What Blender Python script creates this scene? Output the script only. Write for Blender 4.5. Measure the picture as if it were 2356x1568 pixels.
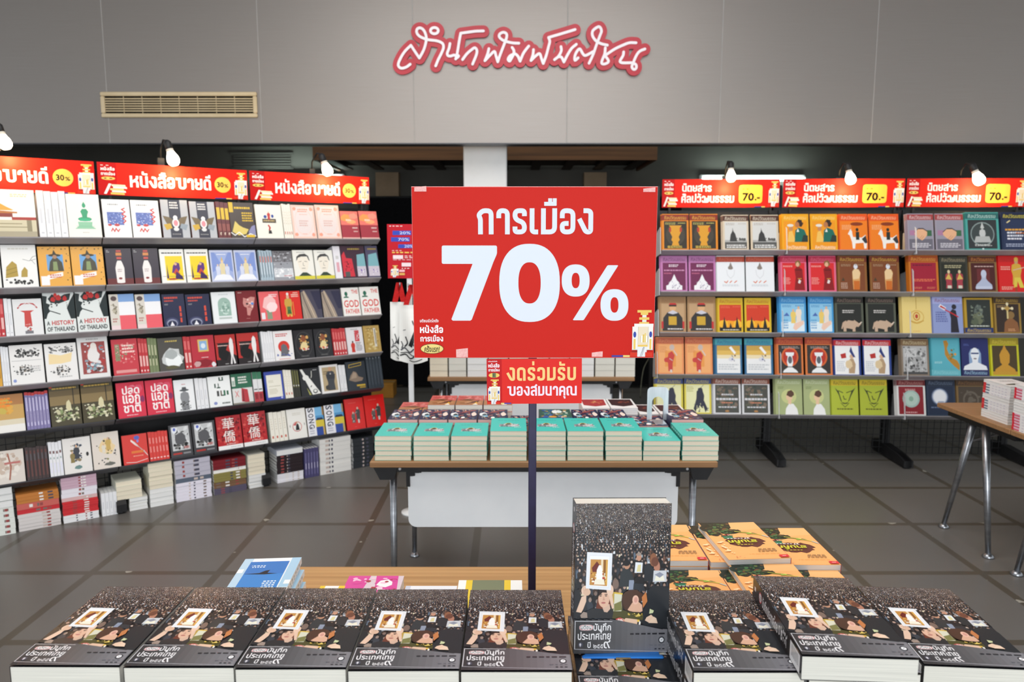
import bpy, math, random
from mathutils import Matrix, Vector

# ------------------------------------------------------------------ camera, light, exposure
scene = bpy.context.scene
for o in list(bpy.data.objects):
    bpy.data.objects.remove(o)
COL = scene.collection
FPX, CX, CY, EYE = 1700.0, 1178.0, 784.0, 1.65
PITCH = math.atan(221 / FPX)
CP, SP = math.cos(PITCH), math.sin(PITCH)

cam = bpy.data.cameras.new('camera')
cam_o = bpy.data.objects.new('camera', cam)
COL.objects.link(cam_o)
cam.sensor_width = 36.0
cam.lens = FPX / 2356 * 36.0
cam_o.location = (0, 0, EYE)
cam_o.rotation_euler = (math.pi / 2 - PITCH, 0, 0)
cam.clip_start = 0.05
cam.dof.use_dof = True
cam.dof.focus_distance = 1.85
cam.dof.aperture_fstop = 5.0
scene.camera = cam_o

scene.view_settings.view_transform = 'Standard'
scene.view_settings.look = 'None'
scene.view_settings.gamma = 1.0
scene.view_settings.use_curve_mapping = False
scene.view_settings.exposure = 0.16

world = bpy.data.worlds.new('World')
scene.world = world
world.use_nodes = True
world.node_tree.nodes['Background'].inputs[0].default_value = (0.93, 0.97, 1.0, 1)
world.node_tree.nodes['Background'].inputs[1].default_value = 0.85


def area(name, loc, target, sx, sy, power, col):
    d = bpy.data.lights.new(name, 'AREA')
    d.shape = 'RECTANGLE'
    d.size, d.size_y, d.energy, d.color = sx, sy, power, col
    o = bpy.data.objects.new(name, d)
    COL.objects.link(o)
    o.location = loc
    o.rotation_euler = (Vector(target) - Vector(loc)).to_track_quat('-Z', 'Y').to_euler()
    return o


# daylight through the open front of the hall, behind the photographer, plus an added overhead fill for the table tops
area('daylight_opening', (0.2, -7.5, 2.3), (0.1, 6, 1.9), 5.5, 3.4, 440, (0.95, 0.98, 1.0))
area('ceiling_panel_light', (0.0, 2.6, 4.15), (0.0, 2.6, 0), 3.4, 3.2, 120, (1.0, 0.97, 0.93))
area('hall_light', (0.2, 7.3, 2.85), (0.2, 8.2, 1.2), 5.0, 0.5, 11, (0.85, 0.95, 0.9))  # added fill to lift the timber frame and back wall, no fitting there


# ------------------------------------------------------------------ sight lines: photo coordinate -> point on a real plane
def ray(px, py):
    x, y = (px - CX) / FPX, -(py - CY) / FPX
    return Vector((x, CP + y * SP, -SP + y * CP))


def atz(px, py, z):
    d = ray(px, py)
    return Vector((0, 0, EYE)) + d * ((z - EYE) / d.z)


def aty(px, py, Y):
    d = ray(px, py)
    return Vector((0, 0, EYE)) + d * (Y / d.y)


def atplane(px, py, p0, n):
    d = ray(px, py)
    o = Vector((0, 0, EYE))
    return o + d * ((p0 - o).dot(n) / d.dot(n))


# ------------------------------------------------------------------ colours and materials
def lin(c):
    if isinstance(c, (tuple, list)):
        return (*c[:3], 1)
    c = c.strip('#')
    if len(c) == 3:
        c = ''.join(k * 2 for k in c)
    r = []
    for i in (0, 2, 4):
        v = int(c[i:i + 2], 16) / 255
        r.append(v / 12.92 if v < .04045 else ((v + .055) / 1.055) ** 2.4)
    return (*r, 1)


def nodemat(name, rough=.5, spec=.5, metal=0.0, col=None):
    m = bpy.data.materials.new(name)
    m.use_nodes = True
    b = m.node_tree.nodes['Principled BSDF']
    b.inputs['Roughness'].default_value = rough
    b.inputs['Specular IOR Level'].default_value = spec
    b.inputs['Metallic'].default_value = metal
    if col:
        b.inputs['Base Color'].default_value = lin(col)
    return m, m.node_tree.nodes, m.node_tree.links, b


def noisy(name, c1, c2, scale=(8, 8, 8), rough=.5, spec=.4, metal=0.0, detail=4, bump=0.0):
    m, N, L, b = nodemat(name, rough, spec, metal)
    tc = N.new('ShaderNodeTexCoord')
    mp = N.new('ShaderNodeMapping')
    mp.inputs['Scale'].default_value = scale
    no = N.new('ShaderNodeTexNoise')
    no.inputs['Scale'].default_value = 1.0
    no.inputs['Detail'].default_value = detail
    rp = N.new('ShaderNodeValToRGB')
    rp.color_ramp.elements[0].color = lin(c1)
    rp.color_ramp.elements[1].color = lin(c2)
    rp.color_ramp.elements[0].position = .3
    rp.color_ramp.elements[1].position = .7
    L.new(tc.outputs['Object'], mp.inputs['Vector'])
    L.new(mp.outputs['Vector'], no.inputs['Vector'])
    L.new(no.outputs['Fac'], rp.inputs['Fac'])
    L.new(rp.outputs['Color'], b.inputs['Base Color'])
    if bump:
        bp = N.new('ShaderNodeBump')
        bp.inputs['Strength'].default_value = bump
        bp.inputs['Distance'].default_value = .002
        L.new(no.outputs['Fac'], bp.inputs['Height'])
        L.new(bp.outputs['Normal'], b.inputs['Normal'])
    return m


def printmat(name, rough, spec):
    m, N, L, b = nodemat(name, rough, spec)
    a = N.new('ShaderNodeAttribute')
    a.attribute_name = 'ink'
    L.new(a.outputs['Color'], b.inputs['Base Color'])
    return m


def emit(name, col, strength):
    m, N, L, b = nodemat(name)
    b.inputs['Base Color'].default_value = lin(col)
    b.inputs['Emission Color'].default_value = lin(col)
    b.inputs['Emission Strength'].default_value = strength
    return m


M = {}
M['print'] = printmat('printed_paper', .42, .35)
M['gloss'] = printmat('printed_gloss', .25, .5)
M['sign'] = printmat('printed_board', .5, .12)
M['pages'] = noisy('paper_pages', '#cccbc2', '#e6e4da', (4, 4, 900), .8, .2, detail=2)
M['pages_white'] = noisy('paper_pages_white', '#d4d4d4', '#f2f2f0', (4, 4, 900), .8, .2, detail=2)
M['pages_cream'] = noisy('paper_pages_cream', '#d8cdb6', '#efe6d2', (4, 4, 900), .8, .2, detail=2)
M['wood'] = noisy('table_laminate', '#a87f52', '#c39a68', (1.2, 70, 70), .45, .3, detail=5)
M['wood_dark'] = noisy('table_laminate_brown', '#8f6a48', '#a37c56', (1.2, 60, 60), .45, .3, detail=5)
M['beam'] = noisy('stained_timber', '#4a2f1c', '#6b4528', (1, 30, 30), .6, .3)
M['slat'] = noisy('dark_timber', '#2a211c', '#3a2e26', (1, 30, 30), .6, .3)
M['black'] = noisy('black_powder_coat', '#151517', '#1e1e21', (20, 20, 20), .5, .4)
M['black_cloth'] = noisy('black_cloth', '#0c0c0e', '#131316', (60, 60, 60), .9, .1)
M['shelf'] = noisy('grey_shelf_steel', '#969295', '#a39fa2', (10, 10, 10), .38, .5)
M['shelf_dark'] = noisy('shade_grey_shelf_steel', '#3d3d42', '#48484e', (10, 10, 10), .4, .5)  # shelf grey darkened; the low shelves' shade is in this colour
M['steel'] = noisy('grey_bracket_steel', '#b9bbc0', '#cccdd1', (10, 10, 10), .4, .5)
M['end_plate'] = noisy('pale_grey_plastic', '#dadce0', '#e6e8ec', (10, 10, 10), .5, .4)
M['seam'] = noisy('panel_joint', '#9a9896', '#a4a2a0', (10, 10, 10), .6, .2)
M['chrome'] = noisy('brushed_chrome', '#8e9196', '#a9acb2', (4, 4, 40), .28, .5, .9)
M['bookend'] = noisy('aluminium', '#b9bfc6', '#d5dae0', (40, 40, 4), .32, .5, .7)
M['laminate'] = noisy('white_laminate', '#eef1f4', '#f5f7f9', (6, 6, 6), .35, .4)
M['navy'] = noisy('navy_paint', '#1d1a3d', '#252149', (30, 30, 30), .4, .4)
M['white'] = noisy('white_paint', '#dfe1e2', '#e9ebec', (5, 5, 5), .5, .3)
M['grille'] = noisy('cream_plastic', '#c9b794', '#d4c3a1', (8, 8, 8), .45, .4)
M['dark'] = noisy('painted_duct_dark', '#0b0a09', '#100f0e', (8, 8, 8), .9, .1)
M['dark_wall'] = noisy('charcoal_wall', '#4f4e4a', '#5a5954', (1.5, 1.5, 1.5), .8, .2)
M['dark_ceiling'] = noisy('grey_ceiling', '#55534e', '#615f5a', (2, 2, 2), .8, .2)
M['tan'] = noisy('tan_board', '#8a7760', '#9a866d', (4, 4, 4), .7, .2)
M['carton'] = noisy('cardboard', '#a8752f', '#b98339', (12, 12, 12), .8, .2)
M['cable'] = noisy('grey_green_cable', '#55574a', '#64665a', (12, 12, 12), .6, .3)
M['tie'] = noisy('yellow_tape', '#b9b45a', '#d0cb70', (20, 20, 20), .5, .3)
M['tape'] = noisy('masking_tape', '#e9a6a4', '#f3c4c0', (300, 300, 300), .6, .2)
M['red_strap'] = noisy('red_webbing', '#b01818', '#c52424', (80, 80, 80), .8, .2)
M['blue_plastic'] = noisy('blue_plastic', '#1f6fc8', '#2b7fd8', (10, 10, 10), .3, .5)
M['brown_label'] = noisy('kraft_label', '#7c6a4c', '#96815e', (150, 150, 150), .6, .2)
M['crimson'] = noisy('crimson_acrylic', '#b42838', '#bf3242', (4, 4, 4), .4, .4)
M['logo_white'] = noisy('white_acrylic', '#efeaf2', '#f6f2f8', (4, 4, 4), .4, .4)
M['bulb'] = emit('lamp_glow', '#fff0d8', 9)
M['tube'] = emit('tube_glow', '#e4fff4', 9)
M['bulb_collar'] = noisy('white_ceramic', '#d8d2c4', '#e6e0d2', (20, 20, 20), .4, .4)
M['plastic_clear'], _N, _L, _b = nodemat('clear_wrap', .15, .5, 0, '#dfe4ee')
_b.inputs['Transmission Weight'].default_value = .6


def wall_material():
    m, N, L, b = nodemat('metallic_wall_panel', .5, .4, .75)
    tc = N.new('ShaderNodeTexCoord')
    mp = N.new('ShaderNodeMapping')
    mp.inputs['Scale'].default_value = (3, 3, 260)
    no = N.new('ShaderNodeTexNoise')
    no.inputs['Scale'].default_value = 1
    rp = N.new('ShaderNodeValToRGB')
    rp.color_ramp.elements[0].color = lin('#8d8783')
    rp.color_ramp.elements[1].color = lin('#95908c')
    L.new(tc.outputs['Object'], mp.inputs['Vector'])
    L.new(mp.outputs['Vector'], no.inputs['Vector'])
    L.new(no.outputs['Fac'], rp.inputs['Fac'])
    L.new(rp.outputs['Color'], b.inputs['Base Color'])
    return m


def floor_material():
    m, N, L, b = nodemat('stone_floor_tiles', .33, .4)
    tc = N.new('ShaderNodeTexCoord')
    mp = N.new('ShaderNodeMapping')
    mp.inputs['Location'].default_value = (.2 + .645 * 20, -2.905 + .662 * 20, 0)
    mp.inputs['Scale'].default_value = (1, 1, 1)
    br = N.new('ShaderNodeTexBrick')
    br.offset = 0.0
    br.squash = 1.0
    br.inputs['Scale'].default_value = 1.0
    br.inputs['Brick Width'].default_value = .645
    br.inputs['Row Height'].default_value = .662
    br.inputs['Mortar Size'].default_value = .024
    br.inputs['Mortar Smooth'].default_value = .25
    br.inputs['Color1'].default_value = lin('#73706d')
    br.inputs['Color2'].default_value = lin('#6c6966')
    br.inputs['Mortar'].default_value = lin('#59534a')
    no = N.new('ShaderNodeTexNoise')
    no.inputs['Scale'].default_value = 1.7
    no.inputs['Detail'].default_value = 6
    mx = N.new('ShaderNodeMix')
    mx.data_type = 'RGBA'
    mx.blend_type = 'MULTIPLY'
    mx.inputs[0].default_value = .35
    rp = N.new('ShaderNodeValToRGB')
    rp.color_ramp.elements[0].color = (.6, .57, .55, 1)
    rp.color_ramp.elements[1].color = (1, 1, 1, 1)
    L.new(tc.outputs['Object'], mp.inputs['Vector'])
    L.new(mp.outputs['Vector'], br.inputs['Vector'])
    L.new(tc.outputs['Object'], no.inputs['Vector'])
    L.new(no.outputs['Fac'], rp.inputs['Fac'])
    L.new(br.outputs['Color'], mx.inputs[6])
    L.new(rp.outputs['Color'], mx.inputs[7])
    # pale worn mortar patches along some joints
    n2 = N.new('ShaderNodeTexNoise')
    n2.inputs['Scale'].default_value = 9
    cr = N.new('ShaderNodeMath'); cr.operation = 'GREATER_THAN'; cr.inputs[1].default_value = .69
    mu = N.new('ShaderNodeMath'); mu.operation = 'MULTIPLY'
    m3 = N.new('ShaderNodeMix'); m3.data_type = 'RGBA'
    m3.inputs[7].default_value = lin('#a8a49a')
    L.new(tc.outputs['Object'], n2.inputs['Vector'])
    L.new(n2.outputs['Fac'], cr.inputs[0])
    L.new(cr.outputs[0], mu.inputs[0])
    L.new(br.outputs['Fac'], mu.inputs[1])
    L.new(mu.outputs[0], m3.inputs[0])
    L.new(mx.outputs[2], m3.inputs[6])
    L.new(m3.outputs[2], b.inputs['Base Color'])
    return m


M['wall'] = wall_material()
M['floor'] = floor_material()


# ------------------------------------------------------------------ mesh building
class MB:
    """collects faces (each with its own material and, for print, an ink colour)"""

    def __init__(self):
        self.v, self.f, self.m, self.c, self.s = [], [], [], [], []

    def face(self, pts, mat='print', col=None, smooth=False):
        i = len(self.v)
        self.v += [tuple(p) for p in pts]
        self.f.append(tuple(range(i, i + len(pts))))
        self.m.append(mat); self.c.append(col); self.s.append(smooth)

    def grid(self, rings, mat, closed=True, caps=False, smooth=True, col=None):
        i0 = len(self.v); n = len(rings[0])
        for r in rings:
            self.v += [tuple(p) for p in r]
        for a in range(len(rings) - 1):
            for k in range(n if closed else n - 1):
                k2 = (k + 1) % n
                self.f.append((i0 + a * n + k, i0 + a * n + k2, i0 + (a + 1) * n + k2, i0 + (a + 1) * n + k))
                self.m.append(mat); self.c.append(col); self.s.append(smooth)
        if caps:
            for a, rev in ((0, True), (len(rings) - 1, False)):
                idx = [i0 + a * n + k for k in range(n)]
                self.f.append(tuple(reversed(idx)) if rev else tuple(idx))
                self.m.append(mat); self.c.append(col); self.s.append(False)

    def box(self, lo, hi, mat, col=None, xf=None, bev=0.0):
        x0, y0, z0 = lo; x1, y1, z1 = hi
        b = min(bev, (x1 - x0) * .45, (y1 - y0) * .45, (z1 - z0) * .45)
        if b <= 0:
            P = [(x0, y0, z0), (x1, y0, z0), (x1, y1, z0), (x0, y1, z0), (x0, y0, z1), (x1, y0, z1), (x1, y1, z1), (x0, y1, z1)]
            if xf:
                P = [xf @ Vector(p) for p in P]
            for q in ((3, 2, 1, 0), (4, 5, 6, 7), (0, 1, 5, 4), (1, 2, 6, 5), (2, 3, 7, 6), (3, 0, 4, 7)):
                self.face([P[k] for k in q], mat, col)
            return
        rings = []
        for z, ins in ((z0, b), (z0 + b, 0), (z1 - b, 0), (z1, b)):
            X0, X1, Y0, Y1 = x0 + ins, x1 - ins, y0 + ins, y1 - ins
            r = [(X0 + b, Y0, z), (X1 - b, Y0, z), (X1, Y0 + b, z), (X1, Y1 - b, z), (X1 - b, Y1, z), (X0 + b, Y1, z), (X0, Y1 - b, z), (X0, Y0 + b, z)]
            if xf:
                r = [xf @ Vector(p) for p in r]
            rings.append(r)
        self.grid(rings, mat, caps=True, smooth=False, col=col)

    def tube(self, pts, r, mat, n=10, r2=None):
        pts = [Vector(p) for p in pts]
        rings = []
        up = Vector((0, 0, 1))
        d0 = (pts[1] - pts[0]).normalized()
        if abs(d0.dot(up)) > .95:
            up = Vector((0, 1, 0))
        for i, p in enumerate(pts):
            d = (pts[min(i + 1, len(pts) - 1)] - pts[max(i - 1, 0)]).normalized()
            a = d.cross(up).normalized(); b = a.cross(d)
            rr = r if r2 is None else r + (r2 - r) * i / (len(pts) - 1)
            rings.append([p + (a * math.cos(t) + b * math.sin(t)) * rr for t in [2 * math.pi * k / n for k in range(n)]])
        self.grid(rings, mat, caps=True)

    def lathe(self, prof, mat, n=16, xf=None):
        rings = []
        for r, z in prof:
            rr = [Vector((r * math.cos(2 * math.pi * k / n), r * math.sin(2 * math.pi * k / n), z)) for k in range(n)]
            rings.append([xf @ p for p in rr] if xf else rr)
        self.grid(rings, mat, caps=True)

    def prism(self, poly, depth, mat, axis='y', col=None, xf=None):
        """poly in 2-D, extruded along depth"""
        def P(u, v, d):
            p = {'y': (u, d, v), 'z': (u, v, d), 'x': (d, u, v)}[axis]
            return xf @ Vector(p) if xf else p
        d0, d1 = depth
        A = [P(u, v, d0) for u, v in poly]; B = [P(u, v, d1) for u, v in poly]
        self.face(A, mat, col); self.face(list(reversed(B)), mat, col)
        n = len(poly)
        for k in range(n):
            self.face([A[k], B[k], B[(k + 1) % n], A[(k + 1) % n]], mat, col)

    def mesh(self, name):
        me = bpy.data.meshes.new(name)
        me.from_pydata(self.v, [], self.f)
        mats = []
        for m in self.m:
            if m not in mats:
                mats.append(m)
        for m in mats:
            me.materials.append(M[m])
        ix = {m: i for i, m in enumerate(mats)}
        me.polygons.foreach_set('material_index', [ix[m] for m in self.m])
        me.polygons.foreach_set('use_smooth', self.s)
        if any(c is not None for c in self.c):
            at = me.color_attributes.new('ink', 'FLOAT_COLOR', 'CORNER')
            buf = []
            for f, c in zip(self.f, self.c):
                buf += list(c or (.5, .5, .5, 1)) * len(f)
            at.data.foreach_set('color', buf)
        me.update()
        return me

    def build(self, name, parent=None, loc=None):
        o = bpy.data.objects.new(name, self.mesh(name))
        COL.objects.link(o)
        if parent:
            o.parent = parent
        if loc:
            o.location = loc
        return o


def tag(o, label=None, cat=None, group=None, kind=None):
    for k, v in (('label', label), ('category', cat), ('group', group), ('kind', kind)):
        if v:
            o[k] = v
    return o


def empty(name, loc=(0, 0, 0), rz=0.0):
    o = bpy.data.objects.new(name, None)
    o.empty_display_size = .05
    COL.objects.link(o)
    o.location = loc
    o.rotation_euler = (0, 0, rz)
    return o


ORD = ['', 'first', 'second', 'third', 'fourth', 'fifth', 'sixth', 'seventh', 'eighth', 'ninth', 'tenth', 'eleventh', 'twelfth', 'thirteenth', 'fourteenth', 'fifteenth', 'sixteenth', 'seventeenth', 'eighteenth']

# ------------------------------------------------------------------ lettering and print
_tc = {}


def text_polys(txt, bold=0.0):
    """glyph faces of a text, normalised to a unit box"""
    k = (txt, bold)
    if k not in _tc:
        c = bpy.data.curves.new('lettering', 'FONT')
        c.body = txt
        c.resolution_u = 2
        c.offset = bold
        o = bpy.data.objects.new('lettering', c)
        COL.objects.link(o)
        ev = o.evaluated_get(bpy.context.evaluated_depsgraph_get())
        me = ev.to_mesh()
        vs = [(v.co.x, v.co.y) for v in me.vertices]
        fs = [tuple(p.vertices) for p in me.polygons]
        ev.to_mesh_clear()
        bpy.data.objects.remove(o)
        bpy.data.curves.remove(c)
        x0 = min(v[0] for v in vs); x1 = max(v[0] for v in vs)
        y0 = min(v[1] for v in vs); y1 = max(v[1] for v in vs)
        vs = [((x - x0) / (x1 - x0), (y - y0) / (y1 - y0)) for x, y in vs]
        _tc[k] = [[vs[i] for i in f] for f in fs]
    return _tc[k]


def fillet(pts, r, seg=5):
    out = [Vector(pts[0])]
    for i in range(1, len(pts) - 1):
        a, b, c = Vector(pts[i - 1]), Vector(pts[i]), Vector(pts[i + 1])
        d1, d2 = (a - b), (c - b)
        k = min(r, d1.length * .5, d2.length * .5)
        p, q = b + d1.normalized() * k, b + d2.normalized() * k
        for s in range(seg + 1):
            t = s / seg
            out.append(p * (1 - t) ** 2 + b * 2 * t * (1 - t) + q * t * t)
    out.append(Vector(pts[-1]))
    return out


def ribbon(pts, w):
    """quads of a constant-width stroke with mitred joins"""
    pts = [Vector(p) for p in pts]
    P = [pts[0]]
    for p in pts[1:]:
        if (p - P[-1]).length > 1e-7:
            P.append(p)
    Ls, Rs = [], []
    for i, p in enumerate(P):
        t1 = (P[i] - P[i - 1]).normalized() if i > 0 else None
        t2 = (P[i + 1] - P[i]).normalized() if i < len(P) - 1 else None
        t1 = t1 or t2; t2 = t2 or t1
        n1 = Vector((-t1.y, t1.x)); n2 = Vector((-t2.y, t2.x))
        n = (n1 + n2)
        n = n.normalized() if n.length > 1e-6 else n1
        k = w / 2 / max(.45, n.dot(n1))
        Ls.append(p + n * k); Rs.append(p - n * k)
    return [[Rs[i], Rs[i + 1], Ls[i + 1], Ls[i]] for i in range(len(P) - 1)]


def catmull(pts, seg=6):
    P = [Vector(p) for p in pts]
    P = [P[0] * 2 - P[1]] + P + [P[-1] * 2 - P[-2]]
    out = []
    for i in range(1, len(P) - 2):
        a, b, c, d = P[i - 1], P[i], P[i + 1], P[i + 2]
        for s in range(seg):
            t = s / seg
            out.append(.5 * ((2 * b) + (c - a) * t + (2 * a - 5 * b + 4 * c - d) * t * t + (3 * b - a - 3 * c + d) * t ** 3))
    out.append(P[-2])
    return out


def ell(cx, cy, rx, ry, n=20, e=2.0):
    out = []
    for k in range(n):
        t = 2 * math.pi * k / n
        c, s = math.cos(t), math.sin(t)
        out.append((cx + rx * math.copysign(abs(c) ** (2 / e), c), cy + ry * math.copysign(abs(s) ** (2 / e), s)))
    return out


# loopless bold Thai sign lettering: (advance width, strokes) on a unit body height; h = half stroke weight
def thai_glyphs(h):
    T, B = 1 - h, h
    G = {}

    def g(ch, w, *strokes):
        G[ch] = (w, strokes)
    W = .62; L, R = h, W - h
    g('ก', W, [(L + .02, 0), (L + .02, .60), (L - .05, .74), (L + .10, T), (R, T), (R, 0)])
    g('า', .52, [(h, .62), (h, T), (.52 - h, T), (.52 - h, 0)])
    g('ร', .55, [(.55 - h, .70), (.55 - h, T), (h, T), (h, .58), (.55 - h, .44), (.55 - h, B), (h, B), (h, .30)])
    g('เ', .33, [(h, 1), (h, B), (.33, B)])
    g('ม', W, [(L, 1), (L, 0)], [(L, B), (R, B), (R, 1)])
    g('น', W, [(L, 1), (L, B), (R, B)], [(R, 1), (R, 0)])
    g('บ', W, [(L, 1), (L, B), (R, B), (R, 1)])
    g('ป', W, [(L, 1), (L, B), (R, B), (R, 1.32)])
    g('อ', W - .02, [(L, .62), (L, T), (R - .02, T), (R - .02, B), (L, B), (L, .42), (.34, .42)])
    g('ง', .58, [(.20, T), (.58 - h, T), (.58 - h, B), (.30, B), (.04, .60)])
    g('ด', W, [(.36, B), (L, B), (L, T), (R, T), (R, 0)])
    g('ต', W, [(.36, B), (L, B), (L, T), (.24, T), (.31, .84), (.38, T), (R, T), (R, 0)])
    g('ค', W, [(L, 0), (L, T), (R, T), (R, 0)], [(L, .22), (L + .08, .48), (.40, .48)])
    g('ศ', W, [(L, 0), (L, T), (R, T), (R, 0)], [(L, .22), (L + .08, .48), (.40, .48)], [(R - .12, T), (R + .08, 1.16)])
    g('ว', .56, [(h, .68), (h, T), (.56 - h, T), (.56 - h, B), (h, B), (h, .32)])
    g('ข', .82, [(0, T), (.2 + 2 * h, T)], [(.2 + h, 1), (.2 + h, B), (.82 - h, B), (.82 - h, 1)])
    g('ล', W, [(L, .74), (L, T), (R, T), (R, 0)], [(R, .52), (L, .52), (L, B), (.32, B)])
    g('ส', W, [(L, .74), (L, T), (R, T), (R, 0)], [(R, .52), (L, .52), (L, B), (.32, B)], [(R - .14, T), (R + .08, 1.16)])
    g('ห', .66, [(h, 1), (h, 0)], [(.66 - h, 1), (.66 - h, .74), (h, .40)], [(.3, .54), (.66 - h, .5), (.66 - h, 0)])
    g('ณ', 1.02, [(.26, B), (h, B), (h, .62), (h - .05, .75), (h + .09, T), (.48, T), (.48, B), (1.02 - h, B)], [(1.02 - h, 1), (1.02 - h, 0)])
    g('ย', W, [(L, 1), (L, .62), (.34, .55)], [(.34, .55), (L, .46), (L, B), (R, B), (R, 1)])
    g('ฒ', 1.0, [(h, .66), (h, T), (.42, T), (.42, B), (h, B), (h, .34)], [(.42, B), (1 - h, B), (1 - h, 1)], [(.70, B), (.70, .70)])
    g('ธ', .58, [(.58 - h, .74), (.58 - h, T), (h, T), (h, .60), (.58 - h, .5), (.58 - h, B), (h, B), (h, .40)])
    g('ิ', 0, [(-.42, 1.15), (-.42, 1.26), (-.10, 1.26), (-.10, 1.15), (-.42, 1.15)])
    g('ี', 0, [(-.44, 1.17), (-.06, 1.17)], [(-.06 - h * .6, 1.38), (-.06 - h * .6, 1.10)])
    g('ื', 0, [(-.50, 1.17), (-.04, 1.17)], [(-.04 - h * .6, 1.38), (-.04 - h * .6, 1.10)], [(-.27, 1.38), (-.27, 1.10)])
    g('ั', 0, [(-.42 + h * .6, 1.40), (-.42 + h * .6, 1.17), (-.02, 1.17)])
    g('่', 0, [(-.14, 1.44), (-.14, 1.14)])
    g('ุ', 0, [(-.20, -.12), (-.07, -.12), (-.07, -.32)])
    return G


MARKS = set('ิีืัุ่')


def thai(txt, weight=.18, gap=.10):
    """quads of sign lettering, baseline at 0, body height 1; returns (quads, width)"""
    h = weight / 2
    G = thai_glyphs(h)
    x = 0; out = []
    for ch in txt:
        w, st = G[ch]
        off = x - gap if w == 0 else x
        for s in st:
            q = [(a + off, b) for a, b in s]
            ww = weight * (.82 if ch in MARKS else 1)
            rad = .02 if ch in MARKS else .20
            out += ribbon(fillet(q, rad), ww)
        x += (w + gap) if w else 0
    return out, x - gap


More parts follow.
